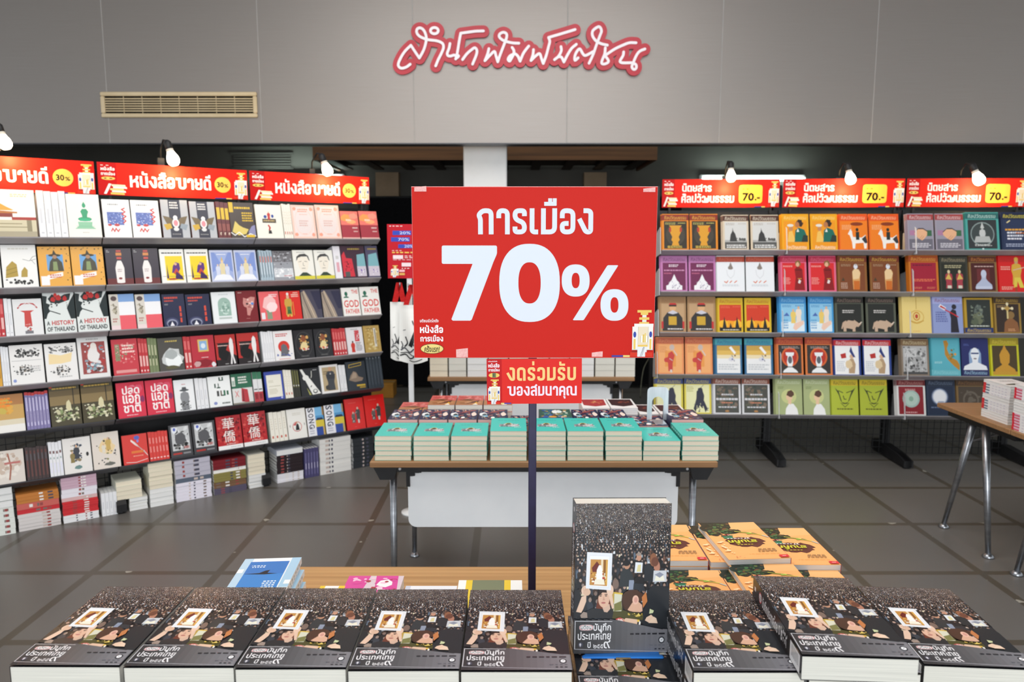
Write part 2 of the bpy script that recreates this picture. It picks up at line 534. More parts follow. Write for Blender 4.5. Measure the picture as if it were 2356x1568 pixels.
class Cover:
    """flat print in layers on a rectangle w x l; local x right, y up, z towards the reader"""

    def __init__(self, mb, w, l, z, mat='print', step=8e-5, xf=None):
        self.mb, self.w, self.l, self.z, self.mat, self.step, self.xf = mb, w, l, z, mat, step, xf

    def poly(self, pts, col, z=None):
        if z is None:
            self.z += self.step; z = self.z
        P = [Vector((p[0] * self.w, p[1] * self.l, z)) for p in pts]
        a = sum(P[i].x * P[(i + 1) % len(P)].y - P[(i + 1) % len(P)].x * P[i].y for i in range(len(P)))
        if a < 0:
            P.reverse()
        if self.xf:
            P = [self.xf @ p for p in P]
        self.mb.face(P, self.mat, lin(col))

    def polys(self, lst, col, fan=0.0):
        self.z += self.step
        for i, p in enumerate(lst):
            self.poly(p, col, self.z + i * fan)
        self.z += len(lst) * fan

    def stroke(self, pts, w, col, fil=0.0):
        asp = self.l / self.w
        q = [(x, y * asp) for x, y in pts]
        if fil:
            q = fillet(q, fil)
        self.polys([[(p[0], p[1] / asp) for p in f] for f in ribbon(q, w)], col, 2e-6)

    def text(self, txt, x0, y0, x1, y1, col, bold=0.0):
        self.polys([[(x0 + a * (x1 - x0), y0 + b * (y1 - y0)) for a, b in f] for f in text_polys(txt, bold)], col)

    def sign(self, txt, x0, base, x1, height, col, weight=.18, gap=.10):
        q, wd = thai(txt, weight, gap)
        self.polys([[(x0 + p[0] / wd * (x1 - x0), base + p[1] * height) for p in f] for f in q], col, 2e-6)

    def greek(self, col, x0, y0, x1, y1, n, seed=1):
        rnd = random.Random(seed * 31 + n)
        pit = (y1 - y0) / n
        out = []
        for i in range(n):
            x = x0; y = y0 + i * pit + pit * .2
            end = x1 - (x1 - x0) * rnd.uniform(0, .25 if n > 1 else .02)
            while x < end - .01:
                ww = min(rnd.uniform(.06, .16) * (x1 - x0) + .01, end - x)
                out.append([(x, y), (x + ww, y), (x + ww, y + pit * .55), (x, y + pit * .55)])
                x += ww + .018
        if out:
            self.polys(out, col)

    def blob(self, col, cx, cy, rx, ry, seed=1, n=14):
        rnd = random.Random(seed)
        self.poly([(cx + rx * math.cos(t) * rnd.uniform(.72, 1.08), cy + ry * math.sin(t) * rnd.uniform(.72, 1.08)) for t in [2 * math.pi * k / n for k in range(n)]], col)

    def figure(self, col, skin, cx, y0, y1):
        h = y1 - y0; a = self.l / self.w; w = h * a * .2
        self.poly([(cx - w * .8, y0), (cx + w * .8, y0), (cx + w * .7, y0 + h * .35), (cx + w * .95, y0 + h * .55), (cx + w * .8, y0 + h * .76), (cx + w * .2, y0 + h * .82), (cx - w * .2, y0 + h * .82), (cx - w * .8, y0 + h * .76), (cx - w * .95, y0 + h * .55), (cx - w * .7, y0 + h * .35)], col)
        self.poly(ell(cx, y0 + h * .89, w * .36, h * .10, 10), skin)

    def scatter(self, cols, x0, y0, x1, y1, n, size, seed=1):
        rnd = random.Random(seed)
        a = self.l / self.w
        for i in range(n):
            s = size * rnd.uniform(.5, 1.4)
            cx = rnd.uniform(x0 + s * .5, x1 - s * .5); cy = rnd.uniform(y0 + s * .5 / a, y1 - s * .5 / a)
            k = rnd.randint(5, 8); ph = rnd.uniform(0, 6)
            sx, sy = s * rnd.uniform(.5, 1) * .6, s * rnd.uniform(.4, 1) * .6 / a
            if i % 12 == 0:
                self.z += self.step
            self.poly([(cx + sx * math.cos(ph + 2 * math.pi * j / k) * rnd.uniform(.7, 1), cy + sy * math.sin(ph + 2 * math.pi * j / k) * rnd.uniform(.7, 1)) for j in range(k)], rnd.choice(cols), self.z + i % 12 * self.step / 12)

    def run(self, ops):
        for i, op in enumerate(ops.split(';')):
            a = op.split()
            if not a:
                continue
            k, f = a[0], None
            if k in 'reb':
                f = [float(v) for v in a[1:5 if k != 'b' else 6]]
            if k == 'r':
                x0, y0, x1, y1 = f
                self.poly([(x0, y0), (x1, y0), (x1, y1), (x0, y1)], a[5])
            elif k == 'e':
                self.poly(ell(*f), a[5])
            elif k == 'b':
                self.blob(a[6] if len(a) > 6 else a[5], f[0], f[1], f[2], f[3], int(f[4]))
            elif k == 'p':
                q = [float(v) for v in a[2:]]
                self.poly(list(zip(q[::2], q[1::2])), a[1])
            elif k == 's':
                q = [float(v) for v in a[3:]]
                self.stroke(list(zip(q[::2], q[1::2])), float(a[2]), a[1])
            elif k == 'l':
                self.greek(a[1], *[float(v) for v in a[2:6]], int(a[6]), i + 1)
            elif k in 'tT':
                self.text(' '.join(a[6:]), *[float(v) for v in a[2:6]], a[1], .02 if k == 'T' else 0.0)
            elif k == 'f':
                self.figure(a[1], a[2], *[float(v) for v in a[3:6]])
            elif k == 'n':
                q = [float(v) for v in a[2:8]]
                self.scatter(a[1].split(','), *q[:4], int(q[4]), q[5], int(a[8]))


# ------------------------------------------------------------------ the hall
def structure(name, mb):
    return tag(mb.build(name), kind='structure')


b = MB(); b.box((-8, -4.5, -.1), (8, 9.2, 0), 'floor'); structure('floor', b)
b = MB()
FY = 6.0
b.box((-8, FY, 2.45), (8, FY + .14, 4.2), 'wall')
for k in range(-6, 7):
    x = .432 + 1.2036 * k
    b.box((x - .004, FY - .0012, 2.45), (x + .004, FY, 4.2), 'seam')
b.box((-8, FY - .002, 2.44), (8, FY + .14, 2.45), 'shelf_dark')
structure('wall_front', b)
b = MB(); b.box((-8, -4.5, 4.2), (8, 9.2, 4.3), 'white'); structure('ceiling', b)
b = MB(); b.box((-8, FY + .14, 2.95), (8, 9.2, 3.05), 'dark_ceiling'); structure('ceiling_rear', b)
b = MB(); b.box((-8, 8.75, 0), (8, 9.2, 2.95), 'dark_wall'); structure('wall_back', b)
b = MB(); b.box((-8.1, 6.0, 0), (-8, 9.2, 2.95), 'dark_wall'); structure('wall_left', b)
b = MB(); b.box((8, 6.0, 0), (8.1, 9.2, 2.95), 'dark_wall'); structure('wall_right', b)
b = MB(); b.box((-.405, 6.3, 0), (-.043, 6.66, 2.95), 'white', bev=.008)
structure('pillar_white', b)
for nm, x0, x1 in (('pillar_tan', 868, 920), ('pillar_brown', 1342, 1393)):
    b = MB(); b.box((aty(x0, 430, 8.7).x, 8.6, 0), (aty(x1, 430, 8.7).x, 8.75, 2.47), 'tan'); structure(nm, b)

# black backdrop between the racks
pr = empty('backdrop_screen', (.15, 8.42, 0))
tag(pr, 'tall black cloth backdrop screen standing behind the book tables', 'screen')
b = MB()
n = 60
rings = []
for yy in (0, .03):
    pass
top = []
bot = []
for i in range(n + 1):
    x = -1.75 + 3.5 * i / n
    y = .02 * math.sin(i * 1.3)
    bot.append((x, y, .04)); top.append((x, y, 2.17))
b.grid([bot, top], 'black_cloth', closed=False)
b.build('curtain', pr)
b = MB(); b.tube([(-1.78, .04, 2.18), (1.78, .04, 2.18)], .015, 'black'); b.build('rail', pr)
for x in (-1.76, 1.76):
    b = MB(); b.tube([(x, .04, 0), (x, .04, 2.18)], .016, 'black'); b.box((x - .15, -.1, 0), (x + .15, .18, .012), 'black'); b.build('post', pr)

# timber frame under the rear ceiling
cp = empty('ceiling_frame', (-.27, 8.1, 2.55))
tag(cp, 'brown slatted timber frame hanging under the dark rear ceiling', 'ceiling frame')
b = MB(); b.box((-1.72, -.55, -.06), (1.72, -.52, .07), 'beam')
b.build('front_board', cp)
b = MB()
for x in (-1.72, 1.69):
    b.box((x, -.52, -.06), (x + .03, .55, .07), 'beam')
b.build('side_board', cp)
b = MB()
for k in range(10):
    x = -1.6 + 3.2 * k / 9
    b.box((x - .05, -.52, -.05), (x + .05, .55, -.03), 'slat')
b.box((-1.69, -.52, .0), (1.69, .55, .02), 'slat')
b.build('slats', cp)
b = MB()
for x in (-1.5, 1.5):
    b.tube([(x, 0, .02), (x, 0, .40)], .012, 'black')
b.build('hanger', cp)


def tube_light(name, x0, x1, z, label):
    e = empty(name, ((x0 + x1) / 2, 8.69, z)); tag(e, label, 'light')
    w = (x1 - x0) / 2
    b = MB(); b.box((-w, -.01, .0), (w, .06, .05), 'white', bev=.006); b.build('housing', e)
    b = MB(); b.tube([(-w + .03, -.03, -.01), (w - .03, -.03, -.01)], .014, 'tube'); b.build('tube', e)
    for s in (-1, 1):
        b = MB()
        b.box((s * (w - .02) - .012, -.05, -.03), (s * (w - .02) + .012, .0, .02), 'white')
        b.build('lamp_holder', e)
    area(name + '_glow', ((x0 + x1) / 2, 8.6, z - .06), ((x0 + x1) / 2, 8.75, z + .35), x1 - x0, .04, 7, (.82, 1, .93))


tube_light('fluorescent_light', aty(1612, 412, 8.66).x, aty(1853, 412, 8.66).x, 2.40, 'bright fluorescent tube on dark back wall above the magazine rack')
tube_light('fluorescent_light', aty(590, 408, 8.66).x, aty(790, 408, 8.66).x, 2.41, 'fluorescent tube on back wall hidden behind the bestseller banners')

b = MB()
for k in range(5):
    b.box((-.33, -.012, -.07 + .03 * k), (.33, .0, -.055 + .03 * k), 'dark_wall')
for z in (-.085, .085):
    b.box((-.36, -.012, z - .012), (.36, .004, z + .012), 'dark_wall')
v = b.build('wall_vent', loc=(aty(600, 362, 8.7).x, 8.75, 2.61))
tag(v, 'small grey louvred vent high on the dark back wall', 'vent')

# cream air grille on the wall
ga, gb = aty(232, 212, FY), aty(594, 271, FY)
gr = empty('air_vent', ((ga.x + gb.x) / 2, FY, (ga.z + gb.z) / 2))
tag(gr, 'long cream air grille with black slots set in the panelled wall', 'vent')
gw, gh = (gb.x - ga.x) / 2, (ga.z - gb.z) / 2
b = MB()
fr = .032
b.box((-gw, -.022, gh - fr), (gw, 0, gh), 'grille', bev=.006)
b.box((-gw, -.022, -gh), (gw, 0, -gh + fr), 'grille', bev=.006)
b.box((-gw, -.022, -gh + fr), (-gw + fr, 0, gh - fr), 'grille', bev=.006)
b.box((gw - fr, -.022, -gh + fr), (gw, 0, gh - fr), 'grille', bev=.006)
b.build('frame', gr)
b = MB(); b.box((-gw + fr, -.004, -gh + fr), (gw - fr, -.0005, gh - fr), 'dark'); b.build('duct_dark_sheet', gr)  # near-black sheet behind the louvres paints the duct's darkness
b = MB()
for k in range(6):
    z = -gh + fr + (2 * gh - 2 * fr) * (k + 1) / 7
    b.prism([(-.016, z - .006), (-.006, z + .006), (-.004, z + .006), (-.014, z - .006)], (-gw + fr, gw - fr), 'grille', axis='x')
for k in range(1, 8):
    x = -gw + fr + (2 * gw - 2 * fr) * k / 8
    b.box((x - .002, -.008, -gh + fr), (x + .002, -.003, gh - fr), 'grille')
b.build('louvres', gr)

# ------------------------------------------------------------------ script logo on the wall
LA = [
    [(410, 820), (340, 870), (260, 890), (210, 860), (205, 800), (260, 680), (330, 580), (422, 490)],
    [(422, 490), (500, 610), (570, 712)], [(570, 712), (650, 560), (690, 400), (680, 300), (640, 220), (580, 185), (530, 210), (525, 270), (570, 330), (650, 370), (720, 392), (850, 408), (930, 430), (982, 470), (990, 540), (950, 640), (900, 740), (855, 850)],
    [(833 + 68 * math.cos(t * .5236 + .3), 235 + 54 * math.sin(t * .5236 + .3)) for t in range(13)],
    [(1105, 460), (1090, 540), (1060, 620), (1065, 665), (1110, 680), (1180, 662), (1225, 690)],
    [(1690, 240), (1550, 245), (1420, 262), (1292, 280)], [(1292, 280), (1270, 400), (1230, 640), (1205, 730)], [(1235, 660), (1255, 680), (1225, 712)],
    [(1325, 740), (1400, 640), (1480, 570), (1540, 535), (1575, 580), (1565, 660), (1500, 820)],
    [(1785, 550), (1760, 650), (1715, 760)], [(1715, 760), (1800, 670), (1880, 600), (1910, 680), (1940, 780)], [(1940, 780), (1980, 660), (2050, 480), (2095, 350), (2090, 290), (2040, 265), (1980, 290), (1965, 340), (2010, 390), (2090, 425), (2200, 450), (2310, 455)],
    [(2190, 530), (2220, 580), (2215, 640), (2150, 680), (2120, 740), (2150, 765), (2190, 700), (2230, 640), (2290, 680), (2330, 770)]]
LB = [
    [(50, 740), (100, 620), (150, 545), (195, 490)],
    [(275, 550), (265, 640), (232, 735)], [(232, 735), (320, 650), (380, 620), (410, 700), (440, 785)], [(440, 785), (490, 650), (530, 500), (550, 410), (530, 345)], [(530, 345), (640, 312), (750, 280), (980, 210)],
    [(740, 500), (745, 570), (700, 660), (630, 720)], [(700, 670), (750, 680), (790, 760)], [(790, 760), (850, 640), (920, 530), (1000, 460)],
    [(1030, 690), (978, 730), (975, 660), (1010, 580), (1060, 540), (1110, 620), (1150, 650), (1220, 620), (1290, 580)],
    [(1215, 780), (1280, 640), (1340, 470), (1400, 310), (1425, 230), (1390, 165), (1330, 185), (1275, 240), (1275, 320), (1330, 400), (1420, 450), (1525, 475)],
    [(1490, 520), (1480, 620), (1440, 720), (1430, 780), (1470, 795), (1530, 770), (1540, 730), (1490, 660)], [(1500, 640), (1650, 540), (1800, 470), (1900, 435), (2010, 435)],
    [(1800, 590), (1790, 650), (1740, 740), (1760, 770), (1830, 775), (1930, 772)], [(1955, 790), (2010, 660), (2070, 580), (2160, 540)],
    [(1978 + 38 * math.cos(t * .5236), 838 + 48 * math.sin(t * .5236)) for t in range(13)]]
lo_ = [(s, 7.6, 890, 40) for s in LA] + [(s, 7.3625, 1190, 40) for s in LB]
LC = aty(1198, 112, FY)
lg = empty('logo_sign', (LC.x, FY, LC.z))
tag(lg, 'red cut-out sign with white handwritten Thai lettering on the wall', 'sign')
red, wht = MB(), MB()
dep = dew = 0.0
for s, sc, ox, oy in lo_:
    pts = []
    for p in catmull(s, 6):
        q = aty(p.x / sc + ox, p.y / sc + oy, FY - .03)
        pts.append((q.x - LC.x, q.z - LC.z))
    R = 12.6 / FPX * 6
    # red backing: thick round-ended stroke with a real 25 mm edge
    for k, (quad_list, r) in enumerate(((ribbon(pts, 2 * R), R),)):
        for q in quad_list:
            dep += 8e-6
            red.prism([tuple(p) for p in q], (-.022 - dep, -.001), 'crimson')
        step = max(1, len(pts) // 14)
        for p in pts[::step] + [pts[-1]]:
            dep += 8e-6
            red.prism(ell(p[0], p[1], r, r, 22), (-.022 - dep, -.001), 'crimson')
    w = 2.9 / FPX * 6
    for q in ribbon(pts, 2 * w):
        dew += 5e-6
        wht.prism([tuple(p) for p in q], (-.034 - dew, -.029), 'logo_white')
    for p in pts[::2] + [pts[-1]]:
        dew += 5e-6
        wht.prism(ell(p[0], p[1], w, w, 12), (-.034 - dew, -.029), 'logo_white')
red.build('backing', lg)
tag(wht.build('lettering', lg), 'white handwritten Thai lettering')


# ------------------------------------------------------------------ books
PROTO = {}


def book_proto(key, design, w, l, t, pages='pages', mat='print', step=8e-5):
    if key in PROTO:
        return PROTO[key]
    bg, sp, ops = design[0], design[1], design[2]
    c = .0007
    m = MB()
    sc, bc = lin(sp or bg), lin(bg)
    m.box((c, 0, 0), (w, l, c), mat, bc)
    m.box((c, 0, t - c), (w, l, t), mat, bc)
    m.box((0, 0, 0), (c, l, t), mat, sc)
    cv = Cover(m, w, l, t, mat, step)
    if callable(ops):
        ops(cv)
    elif ops:
        cv.run(ops)
    so = design[4] if len(design) > 4 else None
    if so:
        # spine print: x runs along the thickness, y up, facing -x
        xf = Matrix(((0, 0, -1, 0), (-1, 0, 0, 0), (0, 1, 0, 0), (0, 0, 0, 1)))
        xf = Matrix(((0, 0, -1, 0), (0, 1, 0, 0), (1, 0, 0, 0), (0, 0, 0, 1)))
        cs = Cover(m, t, l, 0, mat, step, xf)
        if callable(so):
            so(cs)
        else:
            cs.run(so)
    p = MB()
    p.box((c, .0012, c), (w - .0012, l - .0012, t - c), pages)
    PROTO[key] = (m.mesh('book_cover'), p.mesh('page_block'), w, l, t)
    return PROTO[key]


def place_book(proto, mat, label, group, name='book', cat='book', pages=True):
    o = bpy.data.objects.new(name, proto[0])
    COL.objects.link(o)
    o.matrix_world = mat
    tag(o, label, cat, group)
    if pages:
        c = bpy.data.objects.new('page_block', proto[1])
        COL.objects.link(c)
        c.parent = o
    return o


def frame(X, Y, Z, o):
    return Matrix(((X[0], Y[0], Z[0], o[0]), (X[1], Y[1], Z[1], o[1]), (X[2], Y[2], Z[2], o[2]), (0, 0, 0, 1)))


def lying(x, y, z, rz=0.0, flip=False, w=0, l=0):
    """cover up, lower-left corner at x, y; flip turns the book upside down on the table (head towards the reader)"""
    m = Matrix.Translation((x, y, z)) @ Matrix.Rotation(rz, 4, 'Z')
    if flip:
        m = m @ Matrix.Translation((w, l, 0)) @ Matrix.Rotation(math.pi, 4, 'Z')
    return m


# ------------------------------------------------------------------ display racks
class Rack:
    def __init__(self, origin, ang, lean):
        self.o = Vector((origin[0], origin[1], 0)); self.a = ang; self.lean = lean
        self.X = Vector((math.cos(ang), math.sin(ang), 0)); self.B = Vector((-math.sin(ang), math.cos(ang), 0))
        self.Yv = self.B * math.sin(lean) + Vector((0, 0, math.cos(lean)))
        self.Zv = -self.B * math.cos(lean) + Vector((0, 0, math.sin(lean)))

    def pt(self, u, y, z):
        return self.o + self.X * u + self.B * y + Vector((0, 0, z))

    def hit(self, px, py, y=0.0):
        p = atplane(px, py, self.pt(0, y, 0), -self.B)
        return (p - self.o).dot(self.X), p.z

    def seat(self, z, d=.012):
        return z - d * math.tan(self.lean) + .001

    def length(self, px, py, u, z):
        base = self.pt(u, .012, self.seat(z))
        p = atplane(px, py, base, self.Zv)
        return (p - base).dot(self.Yv)

    def face_out(self, u, z, t, behind=0.0):
        """matrix of a book whose face stands on the shelf front, leaning back"""
        p = self.pt(u, .012, self.seat(z)) - self.Zv * (t + behind)
        return frame(self.X, self.Yv, self.Zv, p)

    def spine_out(self, u, z):
        return frame(-self.Zv, self.Yv, self.X, self.pt(u, .012, self.seat(z)))


def rack_bay(R, u0, u1, shelves, lipm, label, top, mesh_top, last=False, end_plates=False):
    e = empty('display_rack', R.pt(u0, 0, 0), R.a)
    tag(e, label, 'rack', None)
    w = u1 - u0
    t = math.tan(R.lean)
    for z in shelves:
        b = MB()
        mt = lipm(z)
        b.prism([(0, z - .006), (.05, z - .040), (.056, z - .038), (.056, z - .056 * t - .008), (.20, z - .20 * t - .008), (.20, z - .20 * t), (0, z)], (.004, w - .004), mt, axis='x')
        # rear stop the books lean on
        b.prism([(.195, z - .20 * t), (.20, z - .20 * t), (.20 + .16 * t, z + .14), (.195 + .16 * t, z + .14)], (.004, w - .004), 'black', axis='x')
        if end_plates:
            b.prism([(-.004, z - .03), (.22, z - .06), (.22, z + .12), (.05, z + .165), (.028, z + .15)], (-.008, -.005), 'end_plate', axis='x')
        b.build('shelf', e)
    b = MB(); b.box((.0, .262, mesh_top), (w, .270, top - .21), 'black'); b.build('back_panel', e)
    b = MB()
    nx = int(w / .05)
    for k in range(nx + 1):
        x = w * k / nx
        b.box((x - .002, .262, .02), (x + .002, .266, mesh_top), 'black')
    for k in range(int(mesh_top / .05) + 1):
        b.box((0, .264, .02 + .05 * k - .002), (w, .268, .02 + .05 * k + .002), 'black')
    b.build('wire_mesh', e)
    for x in ((0, w) if last else (0,)):
        b = MB(); b.box((x - .025, .275, .06), (x + .025, .33, top - .02), 'black', bev=.004); b.build('upright', e)
        b = MB()
        b.prism([(-.10 if end_plates else -.01, .012), (.45, .012), (.45, .09), (.24, .10), (.02, .085), (-.10 if end_plates else -.01, .06)], (x - .028, x + .028), 'black', axis='x')
        for yy in ((-.07 if end_plates else .02), .42):
            b.lathe([(.018, 0), (.018, .012)], 'black', 10, Matrix.Translation((x, yy, 0)))
        b.build('foot', e)
    return e


SHELFNAME = ['top', 'second', 'third', 'fourth', 'fifth', 'bottom']
LR = Rack((-1.692, 4.925), math.radians(36), math.radians(14))
LZ = [1.695, 1.415, 1.143, .864, .596, .300]
LU = [-1.80, -.893, 0, .905]
for i in range(3):
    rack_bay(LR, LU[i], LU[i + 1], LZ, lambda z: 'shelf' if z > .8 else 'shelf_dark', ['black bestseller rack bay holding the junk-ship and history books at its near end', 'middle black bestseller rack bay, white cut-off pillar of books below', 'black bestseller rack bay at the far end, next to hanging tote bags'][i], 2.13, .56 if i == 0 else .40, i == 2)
RR = Rack((2.0, 5.45), math.radians(-2.2), math.radians(13))
RZ = [1.615, 1.310, 1.005, .687, .383]
RU = [-.905, .015, .945, 1.865]
for i in range(3):
    rack_bay(RR, RU[i] + .006, RU[i + 1] - .006, RZ, lambda z: 'shelf', ['black magazine rack bay nearest the sign, vase magazines on top', 'middle black magazine rack bay, orange couple magazines on top', 'black magazine rack bay behind the corner table, handshake magazines on top'][i], 2.12, .36, True, True)

# ------------------------------------------------------------------ cover designs: (background, spine, print, description)
D = {}


def d(k, bg, sp, desc, ops):
    D[k] = (bg, sp, ops, desc)


# --- bestsellers on the left rack
d('palace', 'f3efe8', None, 'white book with gold-roofed palace cover', 'p e0a23a 0 .60 .1 .80 .22 .74 .42 .63 .55 .57 .5 .56 0 .56;p b8702a 0 .57 .62 .53 .62 .5 0 .5;r 0 .42 .52 .5 8a3428;r .5 .36 1 .42 a8322a;r 0 .12 1 .36 cfc6a8;r 0 .27 .7 .29 9a9070;r 0 .20 .8 .22 9a9070;r 0 0 1 .12 a9a088;r .8 .12 .9 .36 8d8468;l dcc79c .5 .84 .92 .92 2')
d('gbuddha', 'eceae2', 'e4e2da', 'cream book with green seated-statue cover', 'e .52 .425 .21 .05 1f9a6a;p 1f9a6a .45 .44 .59 .44 .60 .52 .64 .60 .58 .66 .46 .66 .40 .60 .44 .52;e .52 .74 .055 .055 1f9a6a;e .52 .80 .02 .02 1f9a6a;r .36 .38 .68 .44 27b07c;p 8cc4a0 .20 .2 .84 .2 .72 .26 .74 .36 .30 .36 .32 .26;s 6fae88 .01 .24 .26 .8 .26;l b9b7b0 .42 .10 .62 .13 1')
d('bluecrowd', 'f4f3f2', None, 'white book with blue crowd picture and red script', 'r .15 .33 .75 .67 5b6fb5;n dfe4f5,8fa0d8,3f529a .15 .34 .75 .66 60 .06 1;s c8322f .045 .82 .78 .7 .74 .82 .68 .7 .62 .84 .56 .72 .5 .82 .44 .72 .38;e .22 .33 .07 .03 c23a3a;e .48 .33 .1 .035 c23a3a;s c8322f .04 .25 .16 .31 .24 .37 .16 .43 .24 .5 .16 .57 .23;l 999 .2 .84 .58 .90 1')
d('eagle', 'b4b7bc', '6a2430', 'silver book with dark stripe and eagle emblem', 'r .28 0 .72 1 23263a;l e8e8e8 .33 .76 .67 .96 3;p 6b5a3a .04 .58 .3 .54 .46 .42 .3 .3 .16 .38;p 6b5a3a .96 .58 .7 .54 .54 .42 .7 .3 .84 .38;p c9a227 .05 .35 .3 .38 .36 .26 .14 .2;p 8d99a3 .95 .35 .7 .38 .64 .26 .86 .2;e .5 .53 .08 .06 f2f2f2;e .5 .39 .13 .12 ece4e4;e .5 .39 .08 .08 d98a94;e .5 .23 .1 .05 ddd;l 999 .34 .08 .66 .12 1')
d('mountain', '463c36', '5a2a2a', 'dark brown book with yellow mountain cover', 'r 0 .72 .17 1 d8b52c;l e0b92c .22 .80 .88 .90 1;p d9c46a .05 .18 .2 .48 .35 .36 .5 .30 .72 .25 .6 .12 .3 .08;p 8a8ab0 .72 .2 .86 .34 1 .38 1 .08 .7 .08;s eee .035 0 .16 .14 .08 .32 .17 .52 .04 .78 .13 1 .06;r .6 .03 .95 .1 d8b52c;l e0b92c .5 .46 .96 .74 4')
d('monkey', 'f0ede0', 'e9e4d2', 'cream book with sword and small figure cover', 'r .24 .46 .76 .58 4a443c;l c9b27a .28 .49 .72 .56 1;f c23a3a e0b090 .5 .56 .80;e .36 .64 .06 .05 2c4a9a;e .64 .66 .05 .05 2c4a9a;s c23a3a .06 .44 .40 .5 .32 .46 .24;p 333 .42 .14 .56 .14 .54 .24 .44 .24;n 888,ccc .05 .7 .9 .92 12 .02 4')
d('pink', 'f3c9bb', 'efe9e4', 'pale pink book with ornamental frame cover', 'r .08 .06 .92 .94 e9dad8;e .5 .5 .40 .42 f0d6cf;e .5 .5 .36 .36 e6dad9;l ff9a7d .28 .78 .74 .90 2;l f5b09c .34 .70 .68 .74 1;l d9b4ac .3 .36 .7 .56 3;b .14 .12 .08 .06 3 f5a48c;b .86 .12 .08 .06 4 f5a48c;b .14 .88 .08 .06 5 f5a48c;b .86 .88 .08 .06 6 f5a48c;l f2a590 .4 .12 .6 .16 1')
d('coral', 'a8404c', '8a2c3a', 'maroon book with coral painted top', 'r 0 .5 1 1 ee7d72;b .3 .75 .3 .16 2 f0a05c;b .75 .82 .26 .12 3 f49a86;b .6 .62 .3 .08 4 f4b07a;l fbe0d0 .3 .62 .6 .74 1;l f0d6d0 .62 .36 .92 .44 1;l f0d6d0 .66 .24 .9 .3 1;r 0 0 1 .05 e8b6b0')
d('ink', 'eeeeea', None, 'white book with ink drawing', 'n 444,888 .5 .2 .98 .9 26 .07 2')
d('junk', 'f2f1ee', None, 'white book with two golden junk ships', 'p b59a4c .08 .22 .12 .48 .3 .62 .42 .54 .44 .26;s 6a5a2a .012 .1 .3 .43 .38;s 6a5a2a .012 .1 .4 .42 .47;p b59a4c .52 .24 .54 .38 .64 .48 .72 .4 .7 .24;n 222,555 .05 .05 .9 .22 26 .09 3;s 777 .012 .6 .66 .78 .62 .98 .66;s 777 .012 .8 .62 .9 .72 1 .74;s 777 .01 .85 .64 .95 .54;l d8d5cc .2 .88 .8 .94 1')
d('cowboy', 'e8ab4e', None, 'orange book with figure in a wide hat', 'r .26 .40 .78 .80 6fa5d8;p 4c4a3c .3 .38 .36 .62 .46 .72 .6 .72 .74 .6 .78 .38;e .52 .78 .20 .035 3c3a30;p 3c3a30 .44 .78 .5 .92 .6 .78;e .52 .74 .07 .05 b08868;p 8a9a6a .44 .4 .46 .62 .58 .62 .6 .4;p f6f2ea .24 .16 .74 .26 .74 .36 .24 .28;l c8525a .32 .21 .72 .31 2;r .04 .03 .30 .26 f2f0f0;n 3c3a2c .02 .9 .98 .99 9 .06 7;n 3c3a2c .84 .1 .98 .9 8 .06 8')
d('milk', '3c3642', None, 'dark book with white milk bottle cover', 'r 0 0 1 .17 6a2c2e;p efe9e6 .36 .06 .34 .46 .40 .60 .44 .66 .58 .66 .62 .60 .68 .46 .66 .06;e .51 .06 .15 .02 efe9e6;r .42 .70 .60 .76 c8524a;r .40 .80 .62 .88 d88a4c;r .42 .90 .60 .95 c8524a;l a08a90 .42 .34 .60 .44 2;e .5 .17 .07 .03 8a3a3c;l ccc .06 .88 .16 .96 2')
d('jester', 'efeee8', None, 'white book with yellow panel and purple jester', 'r .2 .08 .92 .80 efd222;p 3a1f5c .22 .14 .26 .56 .3 .14;p 5a2a7a .44 .3 .5 .5 .62 .62 .78 .58 .8 .42 .7 .3;p c8452c .5 .3 .64 .44 .78 .26 .66 .2;p 3a1f5c .56 .12 .62 .34 .86 .2 .9 .1;e .62 .56 .06 .04 e0b090;b .46 .12 .2 .03 3 b8402c;l 333 .08 .86 .92 .92 1;s 3a1f5c .012 .04 .2 .96 .2')
d('crown', 'c4cbe4', 'dfe2ea', 'pale blue book with golden crowned figure', 'r .06 .05 .94 .93 9fb0dc;p 7f95d0 .06 .93 .2 .93 .5 .5 .06 .3;p 7f95d0 .94 .93 .8 .93 .5 .5 .94 .3;p d9b45a .44 .62 .5 .80 .56 .62;f e0d2a8 e8c9a0 .5 .2 .68;f d0d6ea e0c8b0 .3 .2 .56;f d0d6ea e0c8b0 .7 .2 .56;p eceef4 .06 .05 .94 .05 .8 .2 .5 .24 .2 .2;l f2f2f8 .3 .84 .7 .89 1')
d('misty', '9a9da4', '9fb2c4', 'grey book with misty photograph cover', 'r 0 .62 1 1 77757a;n 5c5a5e,8f9298,b9bcc2 0 .5 1 1 40 .12 4;r 0 .1 1 .4 d4d7dc;n f2f4f6,c4c8ce 0 0 1 .45 30 .2 5;l c8626a .5 .12 .9 .17 1;l 3c3a40 .1 .94 .9 .98 1')
d('portrait', 'efeee6', None, 'cream book with ink portrait of a man', 'r 0 0 1 .12 d9cf4a;p 4a4a4a .14 .62 .18 .78 .34 .86 .6 .88 .76 .80 .82 .62 .76 .66 .7 .78 .4 .78 .22 .70;p efe8da .18 .64 .24 .74 .44 .78 .7 .76 .76 .6 .7 .4 .58 .26 .4 .26 .26 .38;s 444 .02 .26 .6 .4 .62;s 444 .02 .54 .62 .68 .6;s 444 .015 .48 .58 .46 .48 .54 .46;s 444 .02 .38 .38 .56 .38;p 3a4a3c .2 .12 .4 .24 .6 .24 .84 .12;l aaa .2 .9 .6 .95 1')
